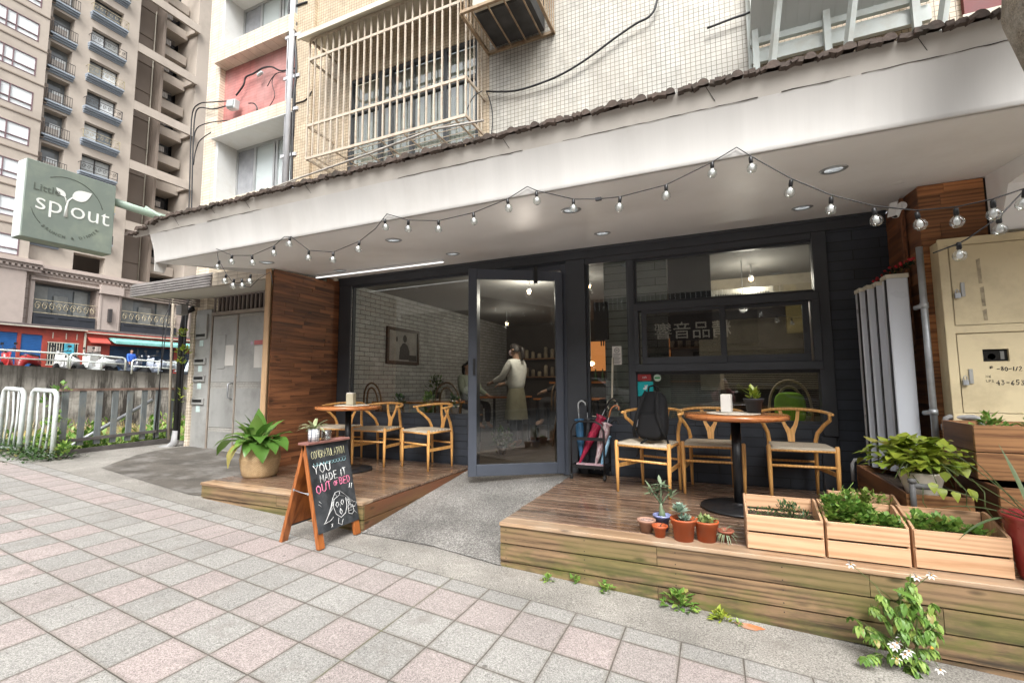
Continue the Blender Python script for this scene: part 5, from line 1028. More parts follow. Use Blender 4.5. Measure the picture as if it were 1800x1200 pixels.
for z0, z1, lab in ((.785, 1.33, 'lower door with two meter windows'), (1.395, 1.96, 'plain upper door')):
    m = MB()
    if z0 < 1: holes_wall(m, lambda u, z, d: (u, Y0-.004+d, z), 1.572, 2.57, z0, z1, [(1.70, 1.835, 1.135, 1.22), (1.925, 2.06, 1.135, 1.22)], .02)
    else: m.quad((1.572, Y0-.004, z0), (2.57, Y0-.004, z0), (2.57, Y0-.004, z1), (1.572, Y0-.004, z1))
    d_ = m.build('door', cbm, t); setp(d_, lab)
    if z0 > 1:
        for q_, (xx, za, zb_) in enumerate(((1.725, 1.42, 1.50), (1.722, 1.52, 1.66), (1.715, 1.68, 1.86))): m = MB(); m.add([(xx, Y0-.0055, za), (xx+.02, Y0-.0055, za), (xx+.018, Y0-.0055, zb_), (xx-.004, Y0-.0055, zb_-.01)], [(0, 1, 2, 3)]); m.build('tape_residue', bpy.data.materials.get('tape residue') or M('tape residue', (.36, .30, .2), .8, .4, 30), d_)
    m = MB(); m.box(1.615, 1.637, Y0-.014, Y0-.005, z0+.20, z0+.30); m.build('latch', steel, d_, bevel=.002)
    m = MB(); m.box(1.575, 1.605, Y0-.03, Y0-.012, z0+.19, z0+.225); m.tube([(1.581, Y0-.02, z0+.225), (1.581, Y0-.02, z0+.245), (1.59, Y0-.02, z0+.255), (1.599, Y0-.02, z0+.245), (1.599, Y0-.02, z0+.225)], .003, 6); m.build('padlock', galv, d_)
    if z0 < 1:
        m = MB()
        for x in (1.70, 1.925): m.box(x+.002, x+.133, Y0+.012, Y0+.018, 1.137, 1.218)
        m.build('meter_window', M('dark meter glass', (.02, .02, .02), .1), d_); m = MB()
        for x in (1.70, 1.925): m.box(x+.095, x+.115, Y0+.008, Y0+.011, 1.15, 1.205); m.lathe([(.0, 0), (.02, 0)], (x+.05, Y0+.009, 1.17), 12, ax=Matrix.Rotation(R(90), 3, 'X'))
        m.build('meter_dial', M('dial grey', (.16, .16, .15), .5), d_)
        m = MB(); ax_, ay_ = (1, 0, 0), (0, 0, 1); y_ = Y0-.0055
        scrawl(m, '#', (1.725, y_, 1.085), ax_, ay_, .022, .025, .0022); scrawl(m, '-80-1/2', (1.765, y_, 1.07), ax_, ay_, .016, .028, .0026, 1.25)
        scrawl(m, 'N6', (1.705, y_, 1.025), ax_, ay_, .012, .017, .0012); scrawl(m, 'LP2', (1.705, y_, .995), ax_, ay_, .011, .015, .0012); scrawl(m, '43-653-1-', (1.755, y_, .975), ax_, ay_, .019, .03, .0028, 1.3); m.build('handwriting', M('marker ink', (.02, .02, .025), .6), d_)
m = MB()
for z in (.96, 1.06): m.box(1.88+.02*(z > 1), 1.89+.02*(z > 1), Y0-.0052, Y0-.0045, z-.04, z+.20*(z > 1)) if False else None
# ================================================================ left: metal double door with mailboxes, small canopy
D5 = 5.0
pss = bricks('pressed steel', '#a8a6a0', '#b3b0aa', '#8f8c86', .035, .035, 'XZ', .004, .42, .5, .003, dirt=((.5, .49, .46), .5, (2, 2, .4)))
for n in pss.node_tree.nodes:
    if n.type == 'BSDF_PRINCIPLED': n.inputs['Metallic'].default_value = .15
def xy(px, py, y=D5): p = FY(px, py, y); return p.x, p.z
gd = thing('metal_entrance', 'dull stainless double entrance door left of the wood clad wall', 'door', (-7, D5, -.1))
xs_ = (-7.69, -7.06, -6.36)
for i in (0, 1):
    x0, x1 = xs_[i], xs_[i+1]; m = MB(); m.box(x0+.01, x1-.01, D5, D5+.04, -.07, 2.15); o = m.build('door_leaf', pss, gd); m = MB()
    for b in ((x0+.03, x1-.03, -.02, .25), (x0+.03, x1-.03, .32, .95), (x0+.03, x1-.03, 1.05, 2.1)): m.box(b[0], b[1], D5-.008, D5-.001, b[2], b[3])
    m.build('panel', steel, o, bevel=.004)
m = MB(); m.tube([(-7.12, D5-.01, .78), (-7.14, D5-.07, .80), (-7.14, D5-.07, 1.02), (-7.12, D5-.01, 1.04)], .013, 8); m.disc((-7.02, D5-.012, 1.16), .018, (0, -1, 0)); m.build('door_handle', galv, gd)
m = MB(); m.box(-7.72, -6.3, D5-.02, D5+.05, 2.16, 2.22); m.box(-7.08, -7.05, D5-.012, D5+.0, -.07, 2.15); m.box(-7.72, -7.69, D5-.015, D5+.04, -.07, 2.16); m.box(-6.35, -5.3, D5, D5+.04, -.3, 2.6); m.build('door_frame', M('rusty frame', (.28, .24, .2), .5, .2, 6), gd)
m = MB(); m.box(-7.72, -6.3, D5+.1, D5+.12, 2.22, 2.50); m.build('transom_back', M('transom dark', (.03, .015, .012), .6), gd); m = MB()
for i in range(15): x = -7.7+i*.1; m.box(x, x+.018, D5, D5+.03, 2.22, 2.50)
m.box(-7.72, -6.3, D5, D5+.035, 2.47, 2.50); m.build('transom_bars', M('bar grey', (.28, .24, .22), .5), gd)
m = MB()
for a, b, c, d in ((395, 413, 606, 643), (447, 468, 607, 646)):
    m = MB(); p, q = xy(a, d), xy(b, c); m.box(p[0], q[0], D5-.014, D5-.009, p[1], q[1]); m.build('notice_sheet', paper, gd)
m = MB(); p, q = xy(383, 648), xy(399, 588); m.box(p[0], q[0], D5-.018, D5-.009, p[1], q[1]); m.build('mail_flap', steel, gd, bevel=.004)
m = MB(); p, q = xy(448, 606), xy(468, 597); m.box(p[0], q[0], D5-.014, D5-.009, p[1], q[1]); m.build('notice_header', M('red print', (.5, .16, .16), .7), gd); m = MB(); p = xy(444, 603); m.disc((p[0], D5-.012, p[1]), .03, (0, -1, 0)); m.build('sticker', M('lilac sticker', (.55, .45, .55), .6), gd)
mbx = thing('mailbox_panel', 'narrow steel panel of stacked mailboxes beside the double door', 'mailboxes', (-7.9, D5, -.1)); m = MB(); m.box(-8.12, -7.73, D5-.01, D5+.04, -.1, 2.28); m.build('panel', steel, mbx)
for z in (1.80, 1.37, 1.08, .70):
    m = MB(); m.box(-8.09, -7.80, D5-.04, D5-.011, z-.02, z+.09 if z < 1.7 else z+.40); o = m.build('mailbox', steel, mbx, bevel=.004); m = MB(); m.box(-8.06, -7.83, D5-.043, D5-.041, z+.02, z+.065); m.build('slot', black, o); m = MB(); m.box(-8.0, -7.90, D5-.014, D5-.0115, z-.14, z-.04); m.build('number_card', M('teal white card', (.5, .62, .6), .6), mbx)
m = MB(); m.box(-8.22, -8.13, D5-.04, D5+.3, -.2, 2.6); m.build('brick_jamb', brickt, label='narrow beige tiled jamb left of the mailboxes', category='wall')
# small canopy
cn = thing('entrance_canopy', 'white slab canopy with a grey ribbed metal edge over the side entrance', 'canopy', (-6.6, 4.5, 2.3)); m = MB(); m.add([(-8.05, 4.0, 2.335), (-5.1, 4.0, 2.335), (-5.1, 5.3, 2.55), (-8.2, 5.3, 2.52)], [(0, 1, 2, 3)]); m.add([(-8.05, 4.0, 2.36), (-5.1, 4.0, 2.36), (-5.1, 5.3, 2.62), (-8.2, 5.3, 2.62)], [(3, 2, 1, 0)]); m.build('slab', M('white slab', (.56, .53, .47), .6, .08, 1.5), cn)
m = MB()
for i in range(5): z = 2.34+i*.036; m.box(-8.07, -6.2, 3.96, 3.985, z, z+.022); m.box(-8.095, -8.07, 3.97, 5.0, z, z+.022)
m.box(-8.07, -6.2, 3.986, 4.0, 2.335, 2.53)
m.build('ribbed_edge', M('ribbed metal', (.30, .28, .27), .5, .2, 7, metal=.3), cn); m = MB(); m.box(-6.2, -5.1, 3.985, 4.0, 2.34, 2.52); m.build('tiled_edge', brickt, cn)
# service pipes at the building corner with a creeper
t = thing('corner_pipes', 'bundle of black downpipes and cables on the building corner', 'pipe', (-8.32, 4.9, 0)); m = MB(); m.tube([(-8.14, 4.95, 2.32), (-8.28, 4.9, 2.25), (-8.31, 4.88, 1.9), (-8.29, 4.87, .18)], .05, 10); m.tube([(-8.22, 4.88, 2.4), (-8.24, 4.88, .1)], .02, 8); m.tube([(-8.2, 4.9, 2.5), (-8.36, 4.9, 2.2), (-8.37, 4.9, .3)], .018, 6); m.build('black_pipe', black, t)
m = MB(); m.tube([(-8.29, 4.87, .25), (-8.30, 4.86, .05), (-8.36, 4.80, -.03), (-8.45, 4.72, -.05)], [.055, .06, .06, .062], 12); m.build('grey_elbow', pvc, t); m = MB(); m.tube([FX(305, 512, -8.6), FX(296, 772, -8.6)], .02, 8); m.build('bamboo_pole', M('weathered pole', (.42, .36, .28), .7), t)
m = MB(); m.tube([FX(300, 520, -8.7), FX(284, 640, -8.7), FX(268, 800, -8.7)], .008, 6); m.tube([FX(298, 540, -8.65), FX(288, 560, -8.65), FX(276, 760, -8.65)], .006, 6); m.build('loose_wire', cab, t); m = MB(); c = FY(320, 545, 4.7); m.cbox(c, .14, .1, .16); m.build('floodlight', M('floodlight grey', (.3, .3, .3), .5), t)
herb('creeper', 'creeper climbing the black pipes at the building corner', 'vine', lambda m: [bush(m, FY(a, b, 4.8), .10, .10, .12, n, .07, .055, r, .3, shape=heartshape) for a, b, n in ((320, 590, 26), (322, 620, 30), (318, 640, 22), (328, 690, 8), (316, 705, 10), (322, 520, 14))], G3)
# ================================================================ hanging cafe sign
t = thing('hanging_sign', 'square grey green cafe sign on a pole, white plant lettering', 'sign', (-8.1, 3.2, 2.9)); sg = M('sage sign paint', '#76817a', .5, .06, 1.5, dirt=((.33, .38, .28), .35, 3)); XS = -8.0; y0, y1, z0, z1 = 2.69, 3.66, 2.905, 3.94
m = MB(); m.box(XS-.24, XS, y0, y1, z0, z1); m.build('sign_box', sg, t, bevel=.008); m = MB(); m.box(XS-.225, XS-.012, y0-.004, y0+.0, z0+.01, z1-.01); m.build('side_panel', M('pale side', (.62, .67, .64), .5, .05, 2), t)
AYs, AZs = Vector((0, 1, 0)), Vector((0, 0, 1)); S = lambda u, v: Vector((XS+.003, y0+(y1-y0)*u, z0+(z1-z0)*v)); wl = M('sign white', (.75, .78, .75), .5, .03); dl = M('sign dark line', (.10, .12, .10), .5)
m = MB(); m.tube([S(.46+.40*math.cos(R(a)), .50+.40*math.sin(R(a))) for a in range(15, 128, 6)], .005, 5, flat=.3); m.tube([S(.46+.40*math.cos(R(a)), .50+.40*math.sin(R(a))) for a in range(196, 232, 6)], .005, 5, flat=.3); m.build('emblem_ring', dl, t); m = MB()
text('Little', .135, S(.22, .665), AYs, AZs, dl, mb=m, xs=1.0); m.build('small_lettering', dl, t); m = MB(); wd = 'BRUNCH & DINNER'
for i, ch in enumerate(wd):
    a = R(232+i*96/14); text(ch, .055, S(.46+.40*math.cos(a), .50+.40*math.sin(a)), AYs*(-math.sin(a))+AZs*math.cos(a), AYs*(-math.cos(a))+AZs*(-math.sin(a)), dl, mb=m)
m.build('tagline_lettering', dl, t)
m = MB(); text('sp', .33, S(.255, .485), AYs, AZs, wl, mb=m, bold=-.002, xs=1.0); text('out', .33, S(.71, .485), AYs, AZs, wl, mb=m, bold=-.002)
m.tube([S(.435, .37), S(.437, .50), S(.45, .59), S(.49, .65), S(.53, .68)], [.022, .013, .009, .007, .004], 8, flat=.3, upv=(1, 0, 0)); m.tube([S(.44, .55), S(.42, .62), S(.39, .66)], [.008, .006, .003], 8, flat=.3, upv=(1, 0, 0))
def lf(p, ang, L, W):
    a = R(ang); d_, n_ = AYs*math.cos(a)+AZs*math.sin(a), -AYs*math.sin(a)+AZs*math.cos(a); vs = [p+d_*(L*i/8)+n_*s*W*math.sin(math.pi*(i/8)**.8)+Vector((.002, 0, 0)) for s, rng in ((1, range(9)), (-1, range(8, -1, -1))) for i in rng]; m.add(vs, [tuple(range(len(vs)-1, -1, -1))])
lf(S(.49, .64), 35, .26, .075); lf(S(.42, .64), 140, .14, .035); m.build('lettering', wl, t)
m = MB(); a = Vector((XS-.12, y1, 3.74)); b = Vector((XS-.12, 4.95, 3.70)); m.tube([a, b], .058, 14); m.tube([(XS-.12, 4.1, 3.80), (XS+.1, 4.7, 3.5)], .03, 8); m.tube([(XS-.12, 4.5, 3.74), (XS-.1, 5.0, 3.45)], .035, 8); m.build('pole', M('pale green pole', '#90a294', .45, .08, 4), t)
# ================================================================ fences
fg = M('weathered blue grey slat', '#6c7273', .7, .25, 9, stretch=(3, 3, .3), dirt=((.28, .26, .2), .5, 6)); XFn = -8.72
t = thing('slat_fence', 'grey slatted fence beside the building, open view to the canal', 'fence', (XFn, 4.3, 0))
for i in range(8):
    y = 3.53+i*.205; m = MB(); m.box(XFn-.015, XFn+.015, y, y+.075, .12, .93); m.build('slat', fg, t)
m = MB(); m.bar((XFn, 3.50, .945), (XFn, 5.12, .945), .05, .04); m.build('top_rail', M('rusty rail', (.20, .13, .10), .7, .4, 5), t); m = MB(); m.bar((XFn+.02, 3.44, .20), (XFn+.02, 5.12, .24), .045, .045); m.bar((XFn+.01, 3.40, .02), (XFn+.01, 5.1, .06), .05, .085); m.build('bottom_rail', M('dark rail', (.10, .09, .085), .7, .3, 5), t)
m = MB(); m.tube([(XFn-.3, 3.4, -.15), (XFn-.35, 4.9, .75)], .03, 10); m.build('diagonal_pipe', galv, label='grey pipe leaning diagonally behind the slatted fence', category='pipe')
wr = M('white enamelled rail', (.62, .67, .66), .4, .08, 5, dirt=((.35, .25, .18), .5, 9))
def hoop(x0, x1, y, zb_, zt_, label, n=3):
    t = thing('railing_panel', label, 'railing', ((x0+x1)/2, y, zb_), 'white rounded railing panels'); m = MB(); r_ = .08
    P = [(x1, y, zb_-.05), (x1, y, zt_-r_), (x1-.03, y, zt_-.03), (x1-r_, y, zt_), (x0+r_, y, zt_+.02), (x0+.03, y, zt_-.01), (x0, y, zt_-r_), (x0, y, zb_-.05)]; m.tube(P, .03, 10); m.build('frame', wr, t)
    m = MB(); m.tube([(x0, y, zb_+.06), (x1, y, zb_+.06)], .02, 8); m.build('bottom_rail', wr, t)
    for i in range(n):
        x = x0+(x1-x0)*(i+1)/(n+1); m = MB(); m.tube([(x-.03, y, zb_+.06), (x+.03+.02*math.sin(i*2), y, (zb_+zt_)/2), (x, y, zt_)], .013, 6); m.build('bar', wr, t)
hoop(-9.14, -8.44, 3.36, gz(-8.4)-.02, .93, 'white rounded railing panel nearest the grey fence'); hoop(-9.85, -9.22, 3.30, gz(-9.4), .95, 'bent white railing panel, second from the grey fence', 3); hoop(-10.8, -9.95, 3.26, gz(-10.2), 1.02, 'white railing panel at the left edge of the photo', 3)
herb('ivy_patch', 'mat of dark ivy at the foot of the white railings', 'ground cover', lambda m: [m.leaf((x, y, gz(x)+r.uniform(0, .16)*(1-abs(y-3.33)/.45)), rdir(r, 0, 60), r.uniform(.035, .065), .05, droop=2, fold=.2, seg=2, shape=heartshape) for x, y in ((-r.uniform(8.25, 11.5), 3.33+r.gauss(0, .15)) for _ in range(2300))], G5)['kind'] = 'stuff'
herb('climbing_weed', 'leafy weed growing up through the white railing', 'plant', lambda m: [bush(m, (x, 3.42, z), .12, .06, .12, n, .07, .055, r, .3, shape=heartshape) for x, z, n in ((-8.6, .25, 60), (-8.75, .45, 30), (-8.5, .5, 20), (-8.95, .2, 50), (-8.9, .7, 14), (-8.65, .85, 14), (-8.3, .1, 50), (-8.42, .92, 12))], G1)
m = MB(); r = random.Random(17)
for i in range(6500):
    x, y = -r.uniform(9.0, 21), r.uniform(3.5, 13); h = r.uniform(.25, .9); z = -1.35+.75*max(0, (-12.5-x)/11)+.75*max(0, (x+13)/4.4)+.0; m.leaf((x, y, z), (r.uniform(-.5, .5), r.uniform(-.5, .5), 1), h, .018 if i % 3 else .05, droop=1.3, fold=.2, seg=4, shape=lambda t: 1-t*.8)
m.build('tall_grass', straw, loc=(-12, 8, -1.3), kind='stuff', label='dry straw coloured grass in the canal bed', category='grass')
m = MB(); r = random.Random(18)
for i in range(150): bush(m, (-r.uniform(8.98, 15), r.uniform(3.5, 9), -.9+r.uniform(0, .9)), .35, .35, .3, 22, .14, .07, r, .3)
for i in range(90): bush(m, (-r.uniform(8.85, 9.15), r.uniform(3.45, 5.2), r.uniform(-.12, .06)), .1, .1, .14, 14, .09, .03, r, .3)
m.build('canal_weeds', G1, loc=(-12, 6, -1.3), kind='stuff', label='green weeds behind the slatted fence', category='weeds')
# ================================================================ weeds at the deck
def weed(label, px, py, sz, n, L, mat=G1, sh=heartshape):
    v = ray(px, py); t_ = (-.375-1)/(v.z+.044*v.x); p = CAM+v*t_; m = MB(); bush(m, (p.x, p.y, p.z+.01), sz, sz*.6, sz*.9, n, L, L*.7, r, .4, shape=sh)
    for i in range(4): m.tube([(p.x, p.y, p.z), p+Vector((r.uniform(-sz, sz), 0, sz))*.8], .002, 4)
    m.build('weed', mat, label=label, category='weed')
weed('tiny weed under the left part of the mossy deck front', 962, 1022, .035, 30, .03); weed('small weed at the second board joint of the deck', 1012, 1026, .035, 22, .04); weed('low weed in the middle of the deck front edge', 1065, 1040, .05, 40, .032)
weed('leafy weed clump at the deck base below the orange pots', 1195, 1068, .10, 80, .05); weed('yellowish weed next to the orange stain on the ground', 1268, 1092, .055, 60, .035, G3); weed('two leaf seedling just right of the orange stain', 1300, 1098, .02, 8, .03)
weed('grass tuft at the left corner of the left deck', 385, 872, .09, 120, .07, leafm('tuft', (.15, .2, .06), (.28, .3, .12)), lambda t: .5*(1-t))
m = MB(); m.add([(x, y, gz(x)+.004) for x, y in [(.0+.12+.07*math.cos(a)*(1+.3*math.sin(3*a)), 3.05+.035*math.sin(a)) for a in [i*math.pi/8 for i in range(16)]]], [tuple(range(16))]); m.build('paint_stain', M('orange stain', (.5, .16, .05), .9, .3, 20, dirt=((.4, .36, .3), .8, 9)), kind='structure')
# big flowering weed in the right foreground
t = thing('flowering_weed', 'tall weed with small white daisies growing against the deck front', 'plant', (.78, 3.02, gz(.78))); m = MB(); ms = MB(); mf = MB(); mc = MB(); r = random.Random(44)
tips = [(1600, 1008), (1540, 1030), (1510, 1100), (1520, 1155), (1640, 1060), (1590, 1060), (1650, 1110), (1560, 1120), (1600, 1140), (1620, 1165), (1560, 1185), (1500, 1085), (1650, 1090), (1530, 1060), (1545, 1200), (1620, 1195), (1580, 1085), (1610, 1100), (1570, 1150), (1600, 1190), (1640, 1140), (1530, 1120), (1585, 1030), (1575, 1210), (1610, 1040)]
for px, py in tips:
    e = FY(px, py, r.uniform(2.86, 3.08)); b_ = Vector((.80+r.uniform(-.05, .05), 3.0, gz(.8))); mid = (b_+e)/2+Vector((0, -.03, .05)); ms.tube([b_, mid, e], [.004, .003, .002], 5)
    for q in range(9):
        p = mid.lerp(e, r.uniform(.1, 1.05)); d = rdir(r, -10, 50)
        for a in (-.7, 0, .7):
            dd = Matrix.Rotation(a, 3, 'Z') @ d; m.leaf(p, dd, r.uniform(.035, .065), .028, droop=5, fold=.2, seg=3)
for px, py in ((1495, 990), (1610, 1012), (1636, 1009), (1583, 1118), (1568, 1130), (1572, 1135), (1597, 1142), (1575, 1155), (1652, 1175), (1590, 1148), (1576, 1128)):
    e = FY(px, py, 2.9); ms.tube([Vector((.78, 2.98, -.1 if py < 1100 else -.3)), (e+Vector((.78, 2.98, -.1)))/2, e], .0016, 4)
    for i in range(6): a = i*math.pi/3; mf.leaf(e, (math.cos(a), -.5, math.sin(a)), .026, .016, droop=.5, fold=.1, seg=2)
    mc.lathe([(0, -.004), (.005, 0), (0, .004)], e+Vector((0, -.006, 0)), 8)
e = FY(1638, 1138, 2.9); mc.lathe([(0, -.008), (.008, 0), (0, .008)], e, 8); m.leaf(FY(1570, 1035, 2.95), (.6, -.5, .1), .11, .05, droop=1, fold=.1)
m.build('leaves', G1, t); ms.build('stems', stemm, t); mf.build('petals', M('white petals', (.75, .74, .72), .6), t); mc.build('flower_centres', M('yellow centre', (.6, .3, .04), .7), t)
# leaning tree trunk in the top right corner
t = thing('tree', 'blurry grey leaning tree trunk at the top right corner', 'tree', (1.3, 2.0, gz(1.3))); m = MB(); P = []
def tp(px, py, y): return FY(px, py, y)
YT = 2.42; m.tube([Vector((1.75, 2.6, 5.6)), tp(1935, -420, 2.5), tp(1890, -200, YT), tp(1902, -20, YT), tp(1965, 130, YT), Vector((2.35, 2.25, 1.75)), Vector((2.75, 2.0, .8)), Vector((2.9, 1.9, gz(2.9)-.05))], [.06, .13, .19, .22, .245, .25, .27, .36], 20)
m.tube([tp(1890, -200, YT), Vector((2.6, 2.2, 4.6)), Vector((3.3, 1.9, 5.8))], [.12, .08, .04], 10); m.tube([tp(1935, -420, 2.5), Vector((1.2, 2.2, 5.0)), Vector((.6, 2.0, 6.0))], [.09, .06, .03], 10); bark = M('tree bark', (.30, .26, .2), .95, .4, 9, bump=.03, grain=.5, dirt=((.45, .43, .38), .7, 6)); m.build('trunk', bark, t)
m = MB(); [bush(m, c_, .9, .8, .6, 700, .1, .05, r, .3) for c_ in ((1.7, 2.4, 6.0), (3.2, 1.8, 6.0), (.7, 1.9, 6.3), (2.3, 1.2, 6.5))]; m.build('crown', G2, t)
# ================================================================ across the canal: railings, scooters, shops
def xrail(y0, y1, z, label):
    t = thing('street_railing', label, 'railing', (-23.4, (y0+y1)/2, z-.6), 'white railings on the far canal wall'); m = MB(); x = -23.4; zb_ = z-.62; ym = (y0+y1)/2+.1
    m.tube([(x, y0, zb_), (x, y0, z-.12), (x, y0+.04, z-.03), (x, y0+.14, z), (x, y1-.14, z-.08), (x, y1-.04, z-.12), (x, y1, z-.2), (x, y1, zb_)], .035, 8); m.build('frame', wr, t)
    m = MB(); m.tube([(x, y0, z-.28), (x, y1, z-.36)], .028, 6); m.tube([(x, ym, zb_), (x, ym, z)], .03, 6); m.build('mid_bar', wr, t)
xrail(5.2, 9.55, 2.35, 'white pipe railing at the left edge, on the far canal wall'); xrail(9.62, 11.5, 2.29, 'white pipe railing in the middle of the far canal wall'); xrail(11.75, 13.68, 2.14, 'white pipe railing right on the far canal wall, by the black pipes'); 
def scooter(y, colr, label, rot):
    t = thing('scooter', label, 'scooter', (0, 0, 0), 'scooters parked beyond the canal', proto=True); c = M('scooter paint', colr, .3, .05, 2, coat=.4)
    m = MB(); m.tube([(.0, .62, .45), (0, .45, .62), (0, .15, .66), (0, -.05, .5), (0, -.1, .3), (0, -.4, .28), (0, -.52, .5), (0, -.60, .85)], [.12, .19, .20, .18, .13, .13, .17, .10], 12); m.build('body', c, t)
    m = MB(); m.tube([(0, .60, .76), (0, .3, .80), (0, .02, .76)], [.10, .15, .12], 10, flat=.5, upv=(0, 0, 1)); m.build('seat', black, t)
    for y_ in (.52, -.68):
        m = MB(); m.lathe([(.11, -.045), (.22, -.045), (.25, -.02), (.25, .02), (.22, .045), (.11, .045)], (0, y_, .25), 22, ax=Matrix.Rotation(R(90), 3, 'Y')); o = m.build('wheel', rubber, t); m = MB(); m.lathe([(0, -.04), (.12, -.03), (.12, .03), (0, .04)], (0, y_, .25), 12, ax=Matrix.Rotation(R(90), 3, 'Y')); m.build('rim', galv, o)
    m = MB(); m.tube([(0, -.68, .25), (0, -.60, .8), (0, -.56, 1.0)], .03, 8); m.tube([(-.34, -.45, 1.02), (-.15, -.55, 1.0), (0, -.58, .98), (.15, -.55, 1.0), (.34, -.45, 1.02)], .022, 8); m.build('handlebar', black, t)
    m = MB(); m.lathe([(0, -.02), (.05, 0), (.07, .05), (0, .07)], (0, -.64, .94), 14, ax=Matrix.Rotation(R(90), 3, 'X')); m.build('headlight', galv, t); m = MB(); m.cbox((0, -.56, .62), .34, .05, .55, Matrix.Rotation(-.15, 3, 'X')); m.cbox((0, -.15, .27), .3, .55, .06); m.build('leg_shield', c, t, bevel=.02)
    for s in (-1, 1): m = MB(); m.tube([(s*.22, -.5, 1.02), (s*.28, -.5, 1.16)], .01, 5); m.cbox((s*.29, -.5, 1.22), .12, .02, .09); m.build('mirror', black, t)
    t.location = (-25.6, y, 1.46); t.rotation_euler = (0, 0, R(rot)); return t
scooter(9.0, (.35, .02, .02), 'red and black scooter at the left edge behind the white railing', 20); scooter(10.45, (.7, .7, .68), 'white scooter before the second blue shutter', 40); scooter(11.6, (.66, .68, .66), 'cream scooter below the barred shop window', 10); scooter(12.5, (.05, .06, .08), 'black scooter left of the person in blue', 150); scooter(14.0, (.45, .5, .6), 'silver blue scooter right of the person in blue', 25); scooter(14.9, (.45, .5, .52), 'grey scooter before the dark blue shutter', 165); scooter(16.2, (.72, .72, .7), 'white scooter half hidden by the bamboo pole', 15)
sh = thing('shop_row', 'low red shop row with blue roller shutters across the canal', 'building', (-35, 13, 1.45)); red = M('red corrugated paint', (.36, .055, .035), .6, .2, 3, dirt=((.18, .05, .04), .6, 2)); blue = M('blue shutter', (.02, .12, .36), .5, .12, 3); blued = M('dark blue shutter', (.012, .04, .09), .5, .15, 3); XS2 = -35
m = MB(); holes_wall(m, lambda u, z, d: (XS2-d, u, z), 3, 24, 1.4, 4.35, [(9.4, 12.05, 1.4, 3.95), (12.2, 13.08, 1.4, 3.9), (13.32, 14.72, 2.2, 3.53), (15.15, 15.9, 1.4, 3.45), (16.3, 20.1, 1.4, 3.55), (20.7, 23, 1.4, 3.3)], .15)
m.build('wall', red, sh)
def ribbed(y0, y1, z0, z1, x, mat, nm='shutter'):
    m = MB(); z = z0
    while z < z1: m.box(x, x+.05, y0, y1, z, min(z+.075, z1)); z += .09
    m.box(x-.02, x, y0, y1, z0, z1); m.build(nm, mat, sh)
ribbed(9.4, 12.05, 1.4, 3.95, XS2-.1, blue); ribbed(12.2, 13.08, 1.4, 3.9, XS2-.1, blue); ribbed(16.3, 20.1, 1.4, 3.55, XS2-.1, blued); ribbed(20.7, 23, 1.4, 3.3, XS2-.1, blued)
m = MB(); m.box(XS2-.14, XS2-.1, 13.32, 14.72, 2.2, 3.53); w_ = m.build('window', M('shop window', (.05, .06, .07), .2), sh); m = MB()
for i in range(12): m.box(XS2-.02, XS2+.01, 13.36+i*.12, 13.38+i*.12, 2.2, 3.53)
for z in (2.2, 2.85, 3.5): m.box(XS2-.02, XS2+.02, 13.3, 14.74, z, z+.05)
m.build('bars', cream, w_); m = MB(); m.box(XS2+.03, XS2+.06, 14.05, 14.5, 2.9, 3.5); m.build('poster', M('teal poster', (.08, .38, .5), .4, .6, 3), sh)
m = MB(); m.box(XS2-.1, XS2-.05, 15.15, 15.9, 1.4, 3.0); m.build('door', M('pale door', (.45, .45, .42), .6), sh); m = MB(); m.prism([(0, 3.95), (.5, 3.6), (.5, 3.66), (0, 4.02)], (0, 1.0, 0), (XS2, 15.1, 0), (1, 0, 0), (0, 0, 1)); m.build('awning', M('red awning', (.5, .08, .06), .6), sh)
m = MB(); m.box(XS2+.02, XS2+.10, 14.95, 15.03, 1.4, 4.2); m.box(XS2+.02, XS2+.3, 3, 15, 4.3, 4.36); m.box(XS2+.02, XS2+.25, 15, 24, 4.2, 4.25); m.build('gutter', cream, sh)
m = MB(); m.prism([(0, 3.95), (.8, 3.62), (.8, 3.78), (0, 4.05)], (0, 7.6, 0), (XS2+.02, 16.2, 0), (1, 0, 0), (0, 0, 1)); m.build('awning', M('teal awning', (.22, .5, .46), .5), sh); m = MB(); m.box(XS2-6, XS2-.02, 3, 24, 4.35, 4.5); m.build('roof', M('dark roof', (.12, .1, .1), .8), sh)
m = MB()
for y in (13.5, 14.1, 14.6): m.box(XS2+.001, XS2+.01, y, y+.04, 3.75, 4.1)
m.build('stain', cream, sh)
# ================================================================ the tall apartment tower
tw = thing('apartment_tower', 'tall beige apartment tower with rows of windows and small balconies across the canal', 'building', (-50, 18, 1.45)); TX = -50
tb = M('beige tower cladding', '#bcb1a5', .75, .06, .35, dirt=((.28, .24, .2), .45, .45), stretch=(1, 1, .25)); tbd = M('brown grey render', '#8a7d72', .8, .08, .5); stone = bricks('pink stone cladding', '#b3a59c', '#a89a91', '#8a7c74', 1.1, .8, 'YZ', .02, .7, .0, .02); ledgem = M('blue grey ledge', '#98a2ad', .55, .1, 1); dkp = M('dark balcony panel', '#30333a', .5, .15, 2)
skyglass = M('painted sky glass', (.80, .84, .85), .15, .12, .6, spec=1.0); curtg = M('curtained glass', (.42, .44, .43), .2, .2, 1.5); dimglass = M('dim window glass', (.16, .18, .19), .1, .4, .5, spec=1.0); iron2 = M('balcony iron', (.05, .045, .045), .5); gold = M('gilded ironwork', (.42, .36, .24), .5, .4, 3); FL = 2.965  # skyglass: reflected overcast sky is painted into its pale base colour
P_ = lambda u, z, d: (TX-d, u, z)
